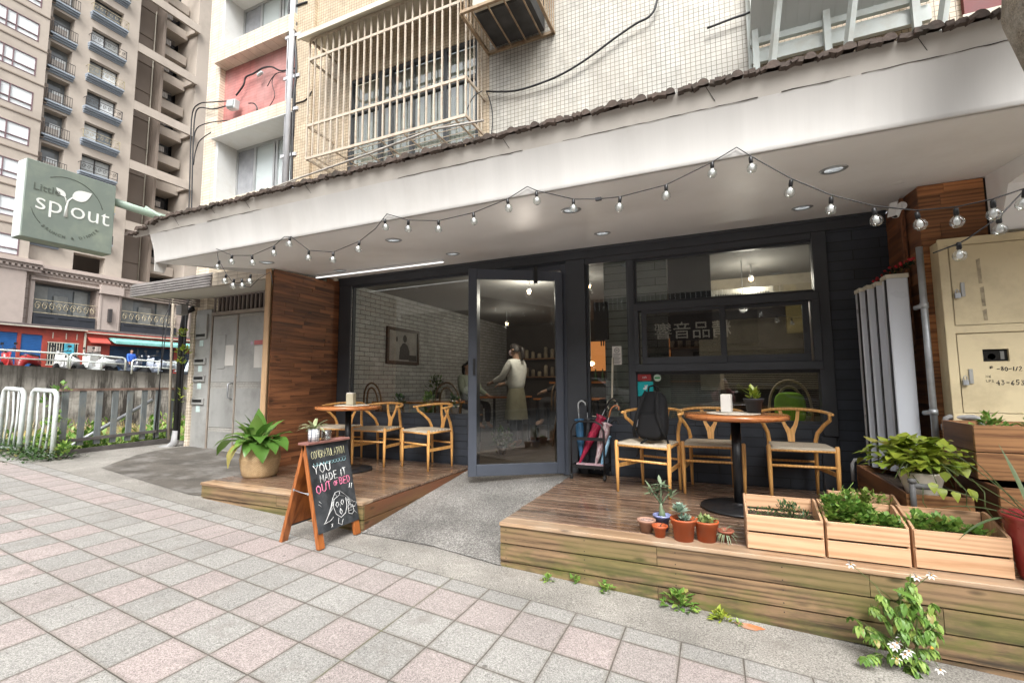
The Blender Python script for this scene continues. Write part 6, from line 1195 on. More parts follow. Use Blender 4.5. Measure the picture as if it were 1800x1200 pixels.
h0 = [(12.2, 16.62, 28.93-FL*k, 30.5-FL*k) for k in range(-4, 7)]; h2 = [(17.55, 19.0, 30.6-FL*k, 32.9-FL*k) for k in range(-4, 7)]; h3 = [(20.2, 22.45, 31.5-FL*k, 33.2-FL*k) for k in range(-4, 8)]
m = MB(); holes_wall(m, P_, 17.2, 23.75, 10.6, 46, [h for h in h2+h3 if h[2] > 10.7], .9)
m.build('tower_wall', tb, tw)
m = MB(); holes_wall(m, lambda u, z, d: (TX+.6-d, u, z), 0, 17.2, 10.9, 46, [h for h in h0 if h[2] > 10.7], .25); m.add([(TX+.6, 17.2, 10.9), (TX-.1, 17.2, 10.9), (TX-.1, 17.2, 46), (TX+.6, 17.2, 46)], [(0, 1, 2, 3)]); m.build('tower_wall', tb, tw)
m = MB()
for k in range(-4, 7): m.box(TX+.6, TX+.66, 4, 17.24, 28.45-FL*k-.1, 28.45-FL*k); 
for k in range(-4, 7):
    if 28.3-FL*k > 11: m.box(TX-.1, TX+.3, 17.2, 17.55, 30.2-FL*k, 31.9-FL*k)
m.build('trim', tbd, tw)
for k in range(-4, 7):
    z0_, z1_ = 28.93-FL*k, 30.5-FL*k
    if z0_ < 10.8: continue
    m = MB(); X1 = TX+.5
    for z in (z0_, z0_+.45, z1_-.07): m.box(X1, X1+.12, 12.2, 16.62, z, z+.07)
    for y in (12.2, 13.2, 14.7, 15.25, 16.55): m.box(X1+.002, X1+.118, y, y+.07, z0_, z1_)
    o = m.build('window', M('rose window frame', (.20, .13, .14), .5) if k == -4 else bpy.data.materials['rose window frame'], tw); g = MB(); g.box(X1+.02, X1+.04, 12.2, 16.62, z0_, z1_); g.build('pane', skyglass, o)
for k in range(-4, 8):
    z0_ = 31.5-FL*k
    if z0_ < 10.8: continue
    m = MB(); X1 = TX-.5; m.box(X1, X1+.06, 20.2, 22.45, z0_, z0_+.1); 
    for y in (20.2, 21.28, 22.38): m.box(X1-.0, X1+.08, y, y+.07, z0_, z0_+1.7)
    m.box(X1, X1+.06, 20.2, 22.45, z0_+1.62, z0_+1.7); o = m.build('window', iron2, tw); g = MB(); g.box(X1-.03, X1-.01, 20.2, 21.3, z0_, z0_+1.7); g.build('pane', (skyglass, curtg, dimglass)[k % 3], o); g = MB(); g.box(X1-.03, X1-.01, 21.35, 22.45, z0_, z0_+1.7); g.build('pane', (curtg, skyglass, skyglass, dimglass)[k % 4], o)
    m = MB()
    for j, (dz, ox) in enumerate(((0, .5), (-.15, .38), (-.30, .2), (-.42, .08))): m.box(TX, TX+ox, 19.95+j*.02, 22.7-j*.02, z0_+dz-.15, z0_+dz-.01)
    if z0_ > 13.5: m.build('ledge', ledgem, tw)
    m = MB(); X1 = TX+.48
    for z in (z0_+.12, z0_+.78): m.bar((X1, 19.98, z), (X1, 22.66, z), .04)
    for i in range(2): m.bar((X1, 19.98+i*2.68, z0_), (X1, 19.98+i*2.68, z0_+.8), .05); m.bar((TX, 19.98+i*2.68, z0_+.78), (X1, 19.98+i*2.68, z0_+.78), .03)
    for i in range(7):
        yc = 20.2+i*.37; m.tube([(X1, yc+.15*math.cos(a)*(1-.1*q), z0_+.45+.22*math.sin(a)*(1-.1*q)) for q, a in enumerate([R(60*b) for b in range(9)])], .02, 4)
    m.build('balcony_railing', gold if k % 2 else iron2, tw)
for k in range(-4, 7):
    z0_ = 30.6-FL*k
    if z0_ < 10.8: continue
    m = MB(); m.box(TX-.85, TX-.8, 17.55, 19.0, z0_, z0_+2.3); o = m.build('window', dimglass, tw); m = MB(); m.box(TX-.78, TX-.76, 18.2, 18.9, z0_+.5, z0_+1.5); m.build('pane', skyglass, o)
    m = MB()
    for j, (dz, ox) in enumerate(((0, .42), (-.15, .3), (-.3, .14))): m.box(TX, TX+ox, 17.35, 19.15, z0_+dz-.15, z0_+dz-.01)
    m.build('ledge', ledgem, tw); m = MB(); X1 = TX+.42
    for z in (z0_+.08, z0_+.9): m.bar((X1, 17.4, z), (X1, 19.1, z), .04)
    for i in range(12): y = 17.4+i*1.7/11; m.bar((X1, y, z0_), (X1, y, z0_+.9), .025)
    m.build('balcony_railing', iron2, tw); m = MB(); m.box(TX-.1, TX+.25, 17.65, 18.45, z0_+.05, z0_+.7); m.build('air_conditioner', M('off white unit', (.42, .38, .34), .6) if k == -4 else bpy.data.materials['off white unit'], tw)
# right recessed part with deep beams
m = MB(); holes_wall(m, lambda u, z, d: (TX-2.2-d, u, z), 23.7, 26.5, 10, 46, [(23.9, 24.5, 31.5-FL*k, 33.0-FL*k) for k in range(-4, 7)], .2)
m.quad((TX, 23.75, 10), (TX-2.2, 23.75, 10), (TX-2.2, 23.75, 46), (TX, 23.75, 46)); m.box(TX-4.5, TX-.9, 26.3, 26.55, 10, 46)
for k in range(-4, 8): m.box(TX-2.25, TX-2.1, 23.75, 26.4, 30.85-FL*k, 31.0-FL*k)
m.build('recessed_wall', tbd, tw); m = MB()
for k in range(-4, 7): m.box(TX-2.4, TX-2.38, 23.8, 24.6, 31.3-FL*k, 33.1-FL*k)
m.box(TX-4.6, TX-4.5, 26.4, 31, 10, 46); m.build('dark_glazing', M('recess glazing', (.06, .06, .065), .25, .5, 1.2), tw); m = MB()
for j in range(-2, 4):
    z = 33.4-5.93*j; m = MB(); m.box(TX-.25, TX, 23.76, 29.4, z, z+.86); m.build('beam', tb, tw)
m = MB()
for j in range(-2, 4): z = 33.4-5.93*j; m.bar((TX-.2, 29.3, z+.4), (TX-3.8, 29.3, z+.4), .3, .5)
for k in range(-4, 8): z = 30.2-FL*k; m.box(TX-4.3, TX-2.1, 26.56, 29.3, z, z+.95); m.bar((TX-2.3, 29.2, z+.45), (TX-4.2, 31.2, z+.45), .2, .8)
m.box(TX-4, TX-.5, 29.45, 34, 3, 46); m.build('balcony_slab', tb, tw)
for k in range(-3, 8):
    z = 31.2-FL*k; m = MB()
    for zz in (z, z+.75): m.bar((TX-1.9, 26.7, zz), (TX-1.9, 27.9, zz), .04)
    for i in range(9): m.bar((TX-1.9, 26.7+i*.15, z), (TX-1.9, 26.7+i*.15, z+.75), .02)
    m.build('balcony_railing', iron2, tw); m = MB(); m.box(TX-2.3, TX-1.95, 26.8, 27.6, z+.05, z+.62); m.build('air_conditioner', bpy.data.materials['off white unit'], tw)
m = MB()
for k in range(1): m.tube([(TX-2.0, 26.1, 10), (TX-2.0, 26.1, 40)], .05, 6)
m.build('downpipe', cream, tw)
# stone base
m = MB(); holes_wall(m, P_, -10, 30, 3.5, 10.4, [(17.95, 22.0, 5.0, 9.45), (23.95, 28.7, 4.6, 9.2), (12.5, 15.9, 7.0, 9.2)], 1.0); m.build('stone_base', stone, tw)
m = MB(); m.box(TX-1.05, TX-1.0, 12, 29, 4, 9.6); m.build('dark_glazing', dimglass, tw); m = MB()
for (z, o, h) in ((10.35, .25, .18), (10.53, .45, .14), (10.68, .3, .2), (9.95, .1, .3)): m.box(TX, TX+o, 17.3, 31, z, z+h-.005); m.box(TX+.6, TX+.6+o, -10, 18.0, z+.12, z+.12+h-.005)
for i in range(40): m.box(TX+.05, TX+.3, 17.4+i*.33, 17.55+i*.33, 10.18, 10.34); m.box(TX+.65, TX+.9, 5+i*.33, 5.15+i*.33, 10.3, 10.46)
m.box(TX, TX+.18, 22.2, 22.35, 4, 10.2); m.box(TX, TX+.18, 23.6, 23.75, 4, 10.2); m.box(TX, TX+.12, 22.36, 23.59, 4, 9.2); m.box(TX, TX+.45, 22.1, 23.85, 9.2, 9.95); m.box(TX, TX+.12, 17.65, 17.9, 4, 9.9); m.box(TX, TX+.3, 17.6, 22.1, 9.55, 9.7)
m.box(TX, TX+.6, -10, 17.2, 3.5, 10.3); m.build('stone_trim', M('stone trim', '#b3a69e', .7, .06, 2), tw)
for y0_, y1_, zt__, zp in ((17.95, 22.0, 8.0, 7.0), (23.95, 28.7, 7.9, 6.9)):
    m = MB(); m.box(TX+.0, TX+.15, y0_, y1_, 4.9, zp-.1); 
    for i in range(3): a = y0_+(y1_-y0_)*(.04+i*.33); m.box(TX+.15, TX+.2, a, a+(y1_-y0_)*.27, 5.9, 5.96); m.box(TX+.15, TX+.2, a, a+(y1_-y0_)*.27, 6.6, 6.66)
    m.build('balcony_panel', dkp, tw); m = MB(); X1 = TX+.1
    for z in (zp-.05, zt__): m.bar((X1, y0_, z), (X1, y1_, z), .05)
    for i in range(9): yc = y0_+(y1_-y0_)*(i+.5)/9; m.tube([(X1, yc+.22*math.cos(a)*(1-.08*q), (zp+zt__)/2+.38*math.sin(a)*(1-.08*q)) for q, a in enumerate([R(55*b) for b in range(10)])], .03, 4)
    m.build('balcony_railing', gold, tw); m = MB()
    for i in (0, 1, 2): m.box(TX-.9, TX-.85, y0_+(y1_-y0_)*(.05+.33*i), y0_+(y1_-y0_)*(.28+.33*i), 6.5, 9.2 if i != 1 else 8.6)
    m.build('window', skyglass if False else M('mid glass', (.26, .27, .26), .15, .3, 1), tw)
m = MB(); m.box(TX+.13, TX+.4, 22.85, 23.1, 6.7, 7.9); m.build('wall_lantern', iron2, tw)
m = MB(); m.box(TX-14, TX-4.7, -12, 60, 1.4, 46); m.build('tower_core', tbd, tw)
m = MB(); m.box(-48, -42, 30.5, 60, 1.4, 26); m.build('neighbour_block', tbd, label='plain brown block beside the tall tower', category='building')
# ================================================================ people
skin = M('skin', (.42, .25, .17), .5, .08, 20); hairm = M('dark hair', (.018, .012, .010), .55, .3, 40, stretch=(1, 1, .2))
def skinned(name, verts, edges, mat, parent, lvl=2):
    me = bpy.data.meshes.new(name); me.from_pydata([v[0] for v in verts], edges, []); o = bpy.data.objects.new(name, me); C.objects.link(o); o.parent = parent; me.materials.append(mat)
    s = o.modifiers.new('skin', 'SKIN'); s.use_smooth_shade = True
    if not me.skin_vertices: 
        bm = bmesh.new(); bm.from_mesh(me); bm.verts.layers.skin.verify(); bm.to_mesh(me); bm.free()
    for i, v in enumerate(verts):
        r_ = v[1] if isinstance(v[1], tuple) else (v[1], v[1]); me.skin_vertices[0].data[i].radius = r_; me.skin_vertices[0].data[i].use_root = (i == 0)
    q = o.modifiers.new('sub', 'SUBSURF'); q.levels = lvl; q.render_levels = lvl; return o
def person(label, loc, face, H, top, bottom, hands, legs='stand', hair='short', skirt=False, mask=False, cap=None, lean=0.0, group=None, top_name='sweater', hold=None):
    """local frame: facing -y; hands = ((x,y,z) left, right) in fractions of H"""
    t = thing('person', label, 'person', (0, 0, 0), group, proto=True); v = []; e = []
    def V(x, y, z, r): v.append(((x*H, y*H-lean*max(0, z-.5)*H, z*H), (r[0]*H, r[1]*H) if isinstance(r, tuple) else r*H)); return len(v)-1
    sit = legs == 'sit'; base = .0
    pe = V(0, 0, .53, (.075, .055)); sp_ = V(0, .0, .62, (.065, .05)); c_ = V(0, 0, .72, (.078, .055)); nb = V(0, .005, .825, (.034, .034)); nt_ = V(0, -.005, .865, (.030, .032)); hd = V(0, -.012, .91, (.046, .055)); ht = V(0, -.008, .965, (.042, .050)); e += [(pe, sp_), (sp_, c_), (c_, nb), (nb, nt_), (nt_, hd), (hd, ht)]
    arms = []
    for s, hnd in ((-1, hands[0]), (1, hands[1])):
        sh_ = V(s*.105, .0, .80, .034); hx, hy_, hz = hnd; S0 = Vector((s*.115, 0, .80)); W = Vector(hnd); mid = (S0+W)/2; d_ = W-S0; L_ = .165; off_ = math.sqrt(max(.0004, L_**2-(d_.length/2)**2)) if d_.length/2 < L_ else .01; bend = Vector((s*.45, .55, -.75)); bend = (bend-d_.normalized()*bend.dot(d_.normalized())).normalized(); el = mid+bend*off_
        a1 = V(el.x, el.y, el.z, .024); a2 = V(W.x, W.y, W.z, .0165); wd_ = (W-el).normalized(); a3 = V(W.x+wd_.x*.03, W.y+wd_.y*.03, W.z+wd_.z*.03, (.021, .012)); a4 = V(W.x+wd_.x*.05, W.y+wd_.y*.05, W.z+wd_.z*.05, (.018, .010)); e += [(c_, sh_), (sh_, a1), (a1, a2), (a2, a3), (a3, a4)]; arms.append((S0, el, W, wd_, s))
    lg = []
    for s in (-1, 1):
        h_ = V(s*.052, 0, .49, (.052, .055))
        if sit: kn = V(s*.065, -.25, .50, .036); an = V(s*.065, -.25, .28, .022); to = V(s*.065, -.32, .255, (.024, .018))
        else: kn = V(s*.052, -.01, .285, .034); an = V(s*.05, .01, .045, .021); to = V(s*.055, -.075, .02, (.024, .016))
        e += [(pe, h_), (h_, kn), (kn, an), (an, to)]; lg.append((h_, kn, an))
    skinned('body', v, e, skin, t)
    if skirt: skinned('leggings', [((0, 0, .50*H), .05*H)]+[((s*.052*H, q*H, z*H), r_*H) for s in (-1, 1) for q, z, r_ in ((0, .46, .06), (-.01, .285, .042), (.01, .06, .030))], [(0, 1), (1, 2), (2, 3), (0, 4), (4, 5), (5, 6)], black, t)
    # fingers and thumb, curled
    for S0, el, W, wd_, s in arms:
        m = MB(); tip = (W+wd_*.052); a_ = wd_.cross(Vector((0, 0, 1))); a_ = a_.normalized() if a_.length > .1 else Vector((1, 0, 0)); n_ = a_.cross(wd_).normalized()
        for i in range(4): b = tip+a_*(i-1.5)*.0105; L2 = (.030, .036, .034, .026)[i]; m.tube([p*H for p in (b-wd_*.012, b+wd_*L2*.4, b+wd_*L2*.75-n_*.006, b+wd_*L2-n_*.014)], [.0050*H, .0048*H, .0044*H, .0036*H], 7)
        b = W+wd_*.02-a_*s*.018; m.tube([p*H for p in (b, b+wd_*.018-a_*s*.012, b+wd_*.036-a_*s*.010)], [.0062*H, .0055*H, .0042*H], 7); m.build('hand', skin, t)
    # face: nose, ears, eyes, mouth
    Hd = lambda x, y, z: Vector((x*H, (y-.012-lean*.42)*H, z*H)); m = MB(); m.tube([Hd(0, -.048, .935), Hd(0, -.064, .916), Hd(0, -.052, .910)], [.004*H, .007*H, .005*H], 8); [m.lathe([(0, -.004*H), (.009*H, -.003*H), (.009*H, .003*H), (0, .004*H)], Hd(s*.050, .004, .925), 10, ax=Matrix.Rotation(R(90), 3, 'Y'), sy=1.5) for s in (-1, 1)]; m.build('nose_and_ears', skin, t)
    m = MB(); [m.lathe([(0, -.003*H), (.006*H, 0), (0, .003*H)], Hd(s*.018, -.052, .932), 8) for s in (-1, 1)]; m.build('eyes', black, t); m = MB(); m.cbox(Hd(0, -.054, .895), .026*H, .006*H, .005*H); m.build('mouth', M('lips', (.35, .12, .1), .5), t)
    # garments
    u = []; eu = []
    def U_(p, r): u.append(((p[0]*H, p[1]*H-lean*max(0, p[2]-.5)*H, p[2]*H), (r[0]*H, r[1]*H) if isinstance(r, tuple) else r*H)); return len(u)-1
    a = U_((0, 0, .52), (.10, .082)); b = U_((0, 0, .62), (.098, .082)); c = U_((0, 0, .73), (.105, .08)); d = U_((0, .004, .828), (.05, .045)); eu += [(a, b), (b, c), (c, d)]
    for S0, el, W, wd_, s in arms: x1 = U_((s*.115, 0, .795), .044); x2 = U_(el, .034); x3 = U_(W-wd_*.02, .024); eu += [(c, x1), (x1, x2), (x2, x3)]
    skinned(top_name, u, eu, top, t)
    if skirt:
        m = MB(); n = 30; vs = []
        for i, (z, rr) in enumerate(((.60, .066), (.55, .085), (.48, .10), (.36, .115), (.27, .125))):
            for j in range(n): an_ = 2*math.pi*j/n; k_ = rr*(1+(.05*i/4)*math.cos(an_*7)); vs.append((math.cos(an_)*k_*H, math.sin(an_)*k_*.85*H, z*H))
        m.add(vs, [(i*n+j, i*n+(j+1) % n, (i+1)*n+(j+1) % n, (i+1)*n+j) for i in range(4) for j in range(n)], True); m.build('skirt', bottom, t)
    else:
        u, eu = [], []; a = U_((0, 0, .545), (.08, .062)); 
        for s in (-1, 1):
            x1 = U_((s*.054, 0, .49), (.062, .062)); kk_ = U_((s*.065, -.25, .50) if sit else (s*.054, -.01, .285), .044); aa = U_((s*.065, -.25, .30) if sit else (s*.052, .01, .065), .032); eu += [(a, x1), (x1, kk_), (kk_, aa)]
        skinned('trousers', u, eu, bottom, t)
    m = MB(); N = 10; n = 20; vs = []
    for i in range(N+1):
        ph = -.15+1.72*i/N
        for j in range(n):
            th = 2*math.pi*j/n; fr = max(0, -math.sin(th)); z = math.sin(ph)*.052; cz = .945; lo = .40*fr if ph < .55 else 0
            kx = math.cos(max(ph, lo)) ; zz = math.sin(max(ph, lo))*.052; vs.append(Hd(math.cos(th)*.0505*kx, .004+math.sin(th)*.060*kx, cz+zz-.004+(.0 if fr > .2 else -.03*(1-ph/1.6))))
    m.add(vs, [(i*n+j, i*n+(j+1) % n, (i+1)*n+(j+1) % n, (i+1)*n+j) for i in range(N) for j in range(n)]+[tuple(range(N*n, N*n+n))], True)
    if hair == 'tail': m.tube([Hd(0, .055, .95), Hd(0, .085, .93), Hd(0, .085, .87), Hd(0, .075, .82)], [.016*H, .022*H, .018*H, .008*H], 10)
    m.build('hair', hairm, t)
    if mask: m = MB(); A_ = [R(195+150*j/12) for j in range(13)]; m.add([Hd(math.cos(a)*q*.92, math.sin(a)*q*1.12, z) for q, z in ((.040, .872), (.052, .882), (.057, .900), (.052, .918), (.048, .921)) for a in A_], [(i*13+j, i*13+j+1, i*13+j+14, i*13+j+13) for i in range(4) for j in range(12)], True); m.build('face_mask', M('pale pink mask', (.68, .5, .52), .8), t)
    t.location = loc; t.rotation_euler = (0, 0, R(face)); return t
knit = M('cream knit', (.82, .80, .73), .9, .12, 20, bump=.012); olive = M('olive skirt cloth', (.22, .20, .13), .85, .15, 12)
person('waitress in a cream sweater, olive skirt and pink mask seen through the open glass door', (-2.9, 6.75, .0), -98, 1.66, knit, olive, ((-.07, -.20, .60), (.05, -.24, .62)), skirt=True, mask=True, hair='tail')
bl_ = M('dark top', (.03, .028, .03), .8); person('seated customer in dark clothes behind the waitress', (-2.35, 7.6, -.10), -70, 1.62, bl_, bl_, ((-.09, -.2, .60), (.10, -.22, .60)), legs='sit', top_name='shirt'); person('seated customer in a pale top facing the left window', (-4.2, 7.5, -.18), 75, 1.62, M('pale green top', (.30, .33, .26), .8), bl_, ((-.09, -.2, .60), (.10, -.22, .60)), legs='sit', hair='tail', top_name='shirt')
person('person in a blue shirt standing among the scooters across the canal', (-26.5, 13.25, 1.46), 100, 1.35, M('blue shirt', (.04, .14, .6), .8), M('dark jeans', (.02, .03, .06), .8), ((-.14, -.12, .5), (.14, -.1, .5)), top_name='shirt')
ph = person('photographer in a dark pink jacket holding a black camera, seen only in reflection', (.16, -.42, -.62), 180, 1.72, M('dusty pink jacket', (.34, .16, .15), .8), bl_, ((-.04, -.12, .90), (.04, -.12, .90)), top_name='jacket')
# ================================================================ interior of the cafe
it = thing('cafe_interior', 'dim cafe room behind the glass, white brick wall at its left', 'room', (-2, 8, 0)); IX0, IX1, IY1 = -5.0, 1.6, 11.0
m = MB(); m.quad((IX0, 5.26, -.5), (IX0, IY1, -.5), (IX0, IY1, 2.6), (IX0, 5.26, 2.6)); m.build('brick_wall', wbrick, it)
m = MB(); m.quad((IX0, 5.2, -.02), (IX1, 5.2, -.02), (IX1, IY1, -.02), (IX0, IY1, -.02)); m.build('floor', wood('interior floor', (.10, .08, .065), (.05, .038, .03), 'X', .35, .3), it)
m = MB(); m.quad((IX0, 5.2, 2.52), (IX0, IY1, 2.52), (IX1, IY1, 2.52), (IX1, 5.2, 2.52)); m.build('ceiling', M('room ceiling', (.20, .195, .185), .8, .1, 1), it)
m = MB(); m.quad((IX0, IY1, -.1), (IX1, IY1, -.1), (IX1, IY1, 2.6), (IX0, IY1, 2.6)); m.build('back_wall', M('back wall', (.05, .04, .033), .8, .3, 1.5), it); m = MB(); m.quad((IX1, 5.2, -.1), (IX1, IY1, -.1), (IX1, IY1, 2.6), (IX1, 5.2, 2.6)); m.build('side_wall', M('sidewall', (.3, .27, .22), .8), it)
pb = bricks('grey boarded partition', '#b3b6ae', '#a6a9a2', '#4a4b48', .62, .095, 'XZ', .0035, .7, .5, .004); m = MB(); m.box(-1.25, -.49, 5.75, 5.79, -.02, 2.52); m.build('partition', pb, it); m = MB(); m.box(-.47, .0, 5.74, 5.80, 1.5, 2.52); m.box(-.2, 1.55, 6.9, 6.95, 1.86, 2.1); m.build('dark_panel', M('dark panel', (.035, .037, .042), .6), it)
m = MB(); m.box(-.2, 1.58, 7.4, 7.45, .9, 2.52); m.build('cream_wall', M('warm cream wall', (.52, .46, .35), .8), it); m = MB(); m.box(-.0, .72, 6.6, 6.88, 1.98, 2.22); 
ac = m.build('air_conditioner', M('ac white', (.5, .48, .42), .6), it); m = MB()
for i in range(22): m.box(.05+i*.029, .062+i*.029, 6.595, 6.60, 2.02, 2.16)
m.build('vent_slats', black, ac)
m = MB()
for i in range(26): z = .62+i*.021; m.box(.1, 1.2, 6.2, 6.225, z, z+.012)
m.build('blind', M('blind slats', (.06, .05, .045), .5), it); m = MB()
for i in range(26): z = .62+i*.021; m.box(-.70, .05, 5.42, 5.44, z, z+.015)
m.build('blind', M('pale blind', (.30, .31, .29), .7), it)
m = MB(); m.box(-.75, .9, 5.24, 5.55, .585, .60); m.box(-4.98, -2.85, 5.24, 5.5, .585, .60); m.build('window_sill', plw, it)
for k_, (bx, bz) in enumerate(((-4.0, 1.15), (-4.0, 1.6), (-1.0, 1.75))):
    t = thing('wall_shelf', ('lower wall shelf with jars deep in the cafe', 'upper wall shelf with jars deep in the cafe', 'short wall shelf near the partition')[k_], 'shelf', (bx, 10.8, bz), 'shelves on the back wall'); m = MB(); m.box(bx-.8, bx+.8, 10.7, 10.98, bz, bz+.03); m.build('board', plw, t)
    for q_ in range(9): m = MB(); h_ = .1+.05*((q_*7) % 4); m.lathe([(0, 0), (.05, 0), (.05, h_), (.03, h_+.03), (0, h_+.03)], (bx-.7+q_*.17, 10.84, bz+.03), 10); m.build('jar', bpy.data.materials.get('jar pale') or M('jar pale', (.45, .36, .25), .4, .5, 3), t)
# picture
t = thing('framed_picture', 'framed grey picture of a seated man on the white brick wall inside', 'picture', (-4.97, 6.6, 1.35)); m = MB()
for a in ((6.13, 7.03, 1.35, 1.40), (6.13, 7.03, 1.92, 1.97), (6.13, 6.18, 1.4, 1.92), (6.98, 7.03, 1.4, 1.92)): m.box(-4.99, -4.955, *a)
m.build('frame', M('dark picture frame', (.04, .03, .025), .4), t); m = MB(); m.box(-4.985, -4.975, 6.18, 6.98, 1.4, 1.92); m.build('print', M('grey print', (.28, .27, .25), .6, .3, 4), t)
m = MB(); X1 = -4.972; fig = lambda pts: m.add([(X1, 6.18+a*.8, 1.4+b*.52) for a, b in pts], [tuple(range(len(pts)))]); fig([(.35, .05), (.72, .05), (.72, .35), (.64, .55), (.55, .62), (.47, .6), (.38, .45)]); fig([(.55+.07*math.cos(a), .76+.13*math.sin(a)) for a in [i*math.pi/6 for i in range(12)]]); fig([(.7, .02), (.98, .02), (.98, .22), (.7, .22)]); fig([(.27+.03*math.cos(a), .72+.09*math.sin(a)) for a in [i*math.pi/6 for i in range(12)]]); m.build('figure', M('print black', (.03, .03, .03), .6), t)
# interior furniture: tables, bentwood chairs, counter, plants, lamps
def itable(x, y, w_, d_, h_, label):
    t = thing('dining_table', label, 'table', (x, y, -.02), 'tables inside the cafe'); m = MB(); m.box(x-w_/2, x+w_/2, y-d_/2, y+d_/2, h_-.03, h_); m.build('tabletop', tabw, t, bevel=.004)
    for sx in (-1, 1):
        for sy_ in (-1, 1): m = MB(); m.bar((x+sx*(w_/2-.05), y+sy_*(d_/2-.05), -.02), (x+sx*(w_/2-.05), y+sy_*(d_/2-.05), h_-.03), .035); m.build('leg', black, t)
itable(-4.2, 5.95, 1.3, .6, .74, 'wooden table just inside the left window'); itable(-2.4, 8.1, 1.2, .7, .74, 'table of the seated customers deep in the cafe'); itable(-3.5, 7.6, .8, .7, .78, 'wooden table left of the waitress')
bw_ = M('bentwood', (.12, .07, .035), .35, .1); bwl = M('pale bentwood', (.60, .48, .32), .35, .1)
def bent(x, y, rot, mat, label, cushion=None):
    t = thing('bentwood_chair', label, 'chair', (0, 0, 0), 'bentwood chairs inside the cafe', proto=True); m = MB()
    for r_, h in ((.20, .92), (.125, .86)): m.tube([(r_*1.0*math.cos(a)*1.0, .20+.03*math.sin(a), .50+(h-.50)*max(0, math.sin(a))**.55) for a in [math.pi*i/16 for i in range(17)]], .013, 8)
    m.build('backrest', mat, t); m = MB(); m.lathe([(0, .43), (.20, .43), (.21, .445), (.2, .46), (0, .455)], (0, 0, 0), 24); m.build('seat', mat, t)
    for sx in (-1, 1):
        for sy_ in (-1, 1): m = MB(); m.tube([(sx*.15, sy_*.15, .43), (sx*.19, sy_*.2, 0)], .014, 8); m.build('leg', mat, t)
    if cushion: m = MB(); blob(m, (0, .14, .66), .15, .05, .15, taper=.0); m.build('cushion', cushion, t)
    t.location = (x, y, -.02); t.rotation_euler = (0, 0, R(rot)); t.scale = (1, 1, 1.13)
bent(.70, 5.60, -8, bwl, 'pale bentwood chair with a lime green cushion behind the lower right window', M('lime cushion', (.30, .60, .04), .8, .2)); bent(-4.6, 5.62, 170, bw_, 'dark bentwood chair inside the left window, nearer the brick wall'); bent(-3.35, 5.62, 180, bw_, 'dark bentwood chair inside the left window, nearer the door'); bent(-2.2, 7.3, 60, bw_, 'dark bentwood chair deeper in the cafe, right of the waitress')
t = thing('counter', 'dark bar counter at the back of the cafe with an orange lit niche', 'counter', (-1.8, 9.6, 0)); m = MB(); m.box(-3.2, -.3, 9.4, 9.9, -.02, 1.0); m.build('front', dark, t); m = MB(); m.box(-3.25, -.25, 9.35, 9.95, 1.0, 1.04); m.build('countertop', tabw, t); m = MB(); m.box(-3.0, -.9, 10.9, 10.98, 1.3, 2.0); m.build('lit_niche', emis('warm niche', (.85, .30, .08), .35), t)
for i in range(14): m = MB(); x = -2.9+i*.15; m.lathe([(0, 0), (.035, 0), (.035, .16), (.012, .21), (.012, .26), (0, .26)], (x, 9.6, 1.04), 12); m.build('bottle', M('bottle glass', (.05, .09, .04), .1) if i == 0 else bpy.data.materials['bottle glass'], label='small dark bottle standing on the back counter', category='bottle', group='bottles on the back counter')
def plantin(x, y, z, s, n, label, mat=G2, pm=None):
    t = thing('potted_plant', label, 'potted plant', (x, y, z), 'plants inside the windows'); m = MB(); pot(m, (x, y, z), .05, .065, .11); m.build('pot', pm or black, t); m = MB(); bush(m, (x, y, z+.12), s, s, s*1.3, n, .06, .035, r, .3); m.build('foliage', mat, t)
plantin(-3.6, 5.34, .60, .12, 90, 'flowering plant on the left window sill', G1); plantin(-3.2, 5.33, .60, .09, 60, 'low plant on the left window sill, toward the door', G5, paper); plantin(-4.1, 5.36, .60, .10, 60, 'small plant on the left window sill, beside the bentwood chair', G5); plantin(-2.9, 6.2, -.02, .2, 160, 'dark shrub in a pot on the cafe floor behind the door glass', G5); plantin(-4.3, 6.6, .76, .2, 140, 'tall bouquet standing on the table by the brick wall', G5)
plantin(.27, 4.12, .765, .035, 40, 'tiny green succulent in a dark cup on the right table', G3, M('dark cup', (.03, .03, .035), .6))
wb = (.0, .0)
def pend(x, y, z, label, e=18, rad=.03, colr=(1, .62, .30)):
    t = thing('pendant_lamp', label, 'lamp', (x, y, z)); m = MB(); m.tube([(x, y, z+.05), (x, y, 2.5)], .005, 6); m.lathe([(.02, .05), (.03, .0), (.022, .05)], (x, y, z), 12); m.build('cord', whitem, t); m = MB(); m.lathe([(0, -.04), (rad*.8, -.025), (rad, 0), (rad*.7, .03), (0, .035)], (x, y, z), 16); m.build('bulb', emis('warm bulb', colr, 9) if 'warm bulb' not in bpy.data.materials else bpy.data.materials['warm bulb'], t)
    l = bpy.data.lights.new('lamp_light', 'POINT'); l.energy = e*.4; l.color = (1, .9, .78); l.shadow_soft_size = .05; lo = bpy.data.objects.new('lamp_light', l); C.objects.link(lo); lo.location = (x, y, z-.08)
pend(.475, 6.55, 2.33, 'lit pendant bulb behind the upper right window', 22); pend(.35, 6.2, 1.98, 'lower lit bulb below the air conditioner inside', 10, .02); pend(-2.0, 8.0, 1.35, 'low orange lamp above the seated customers', 14, .07); pend(-3.9, 8.6, 2.25, 'ceiling spot lamp deep in the left part of the cafe', 12, .03); pend(-1.6, 6.4, 2.4, 'ceiling spot lamp inside near the partition', 8, .025); pend(-2.45, 6.2, 2.35, 'added fill lamp brightening the waitress', 75, .025)  # the last one is a fill lamp added to brighten the waitress
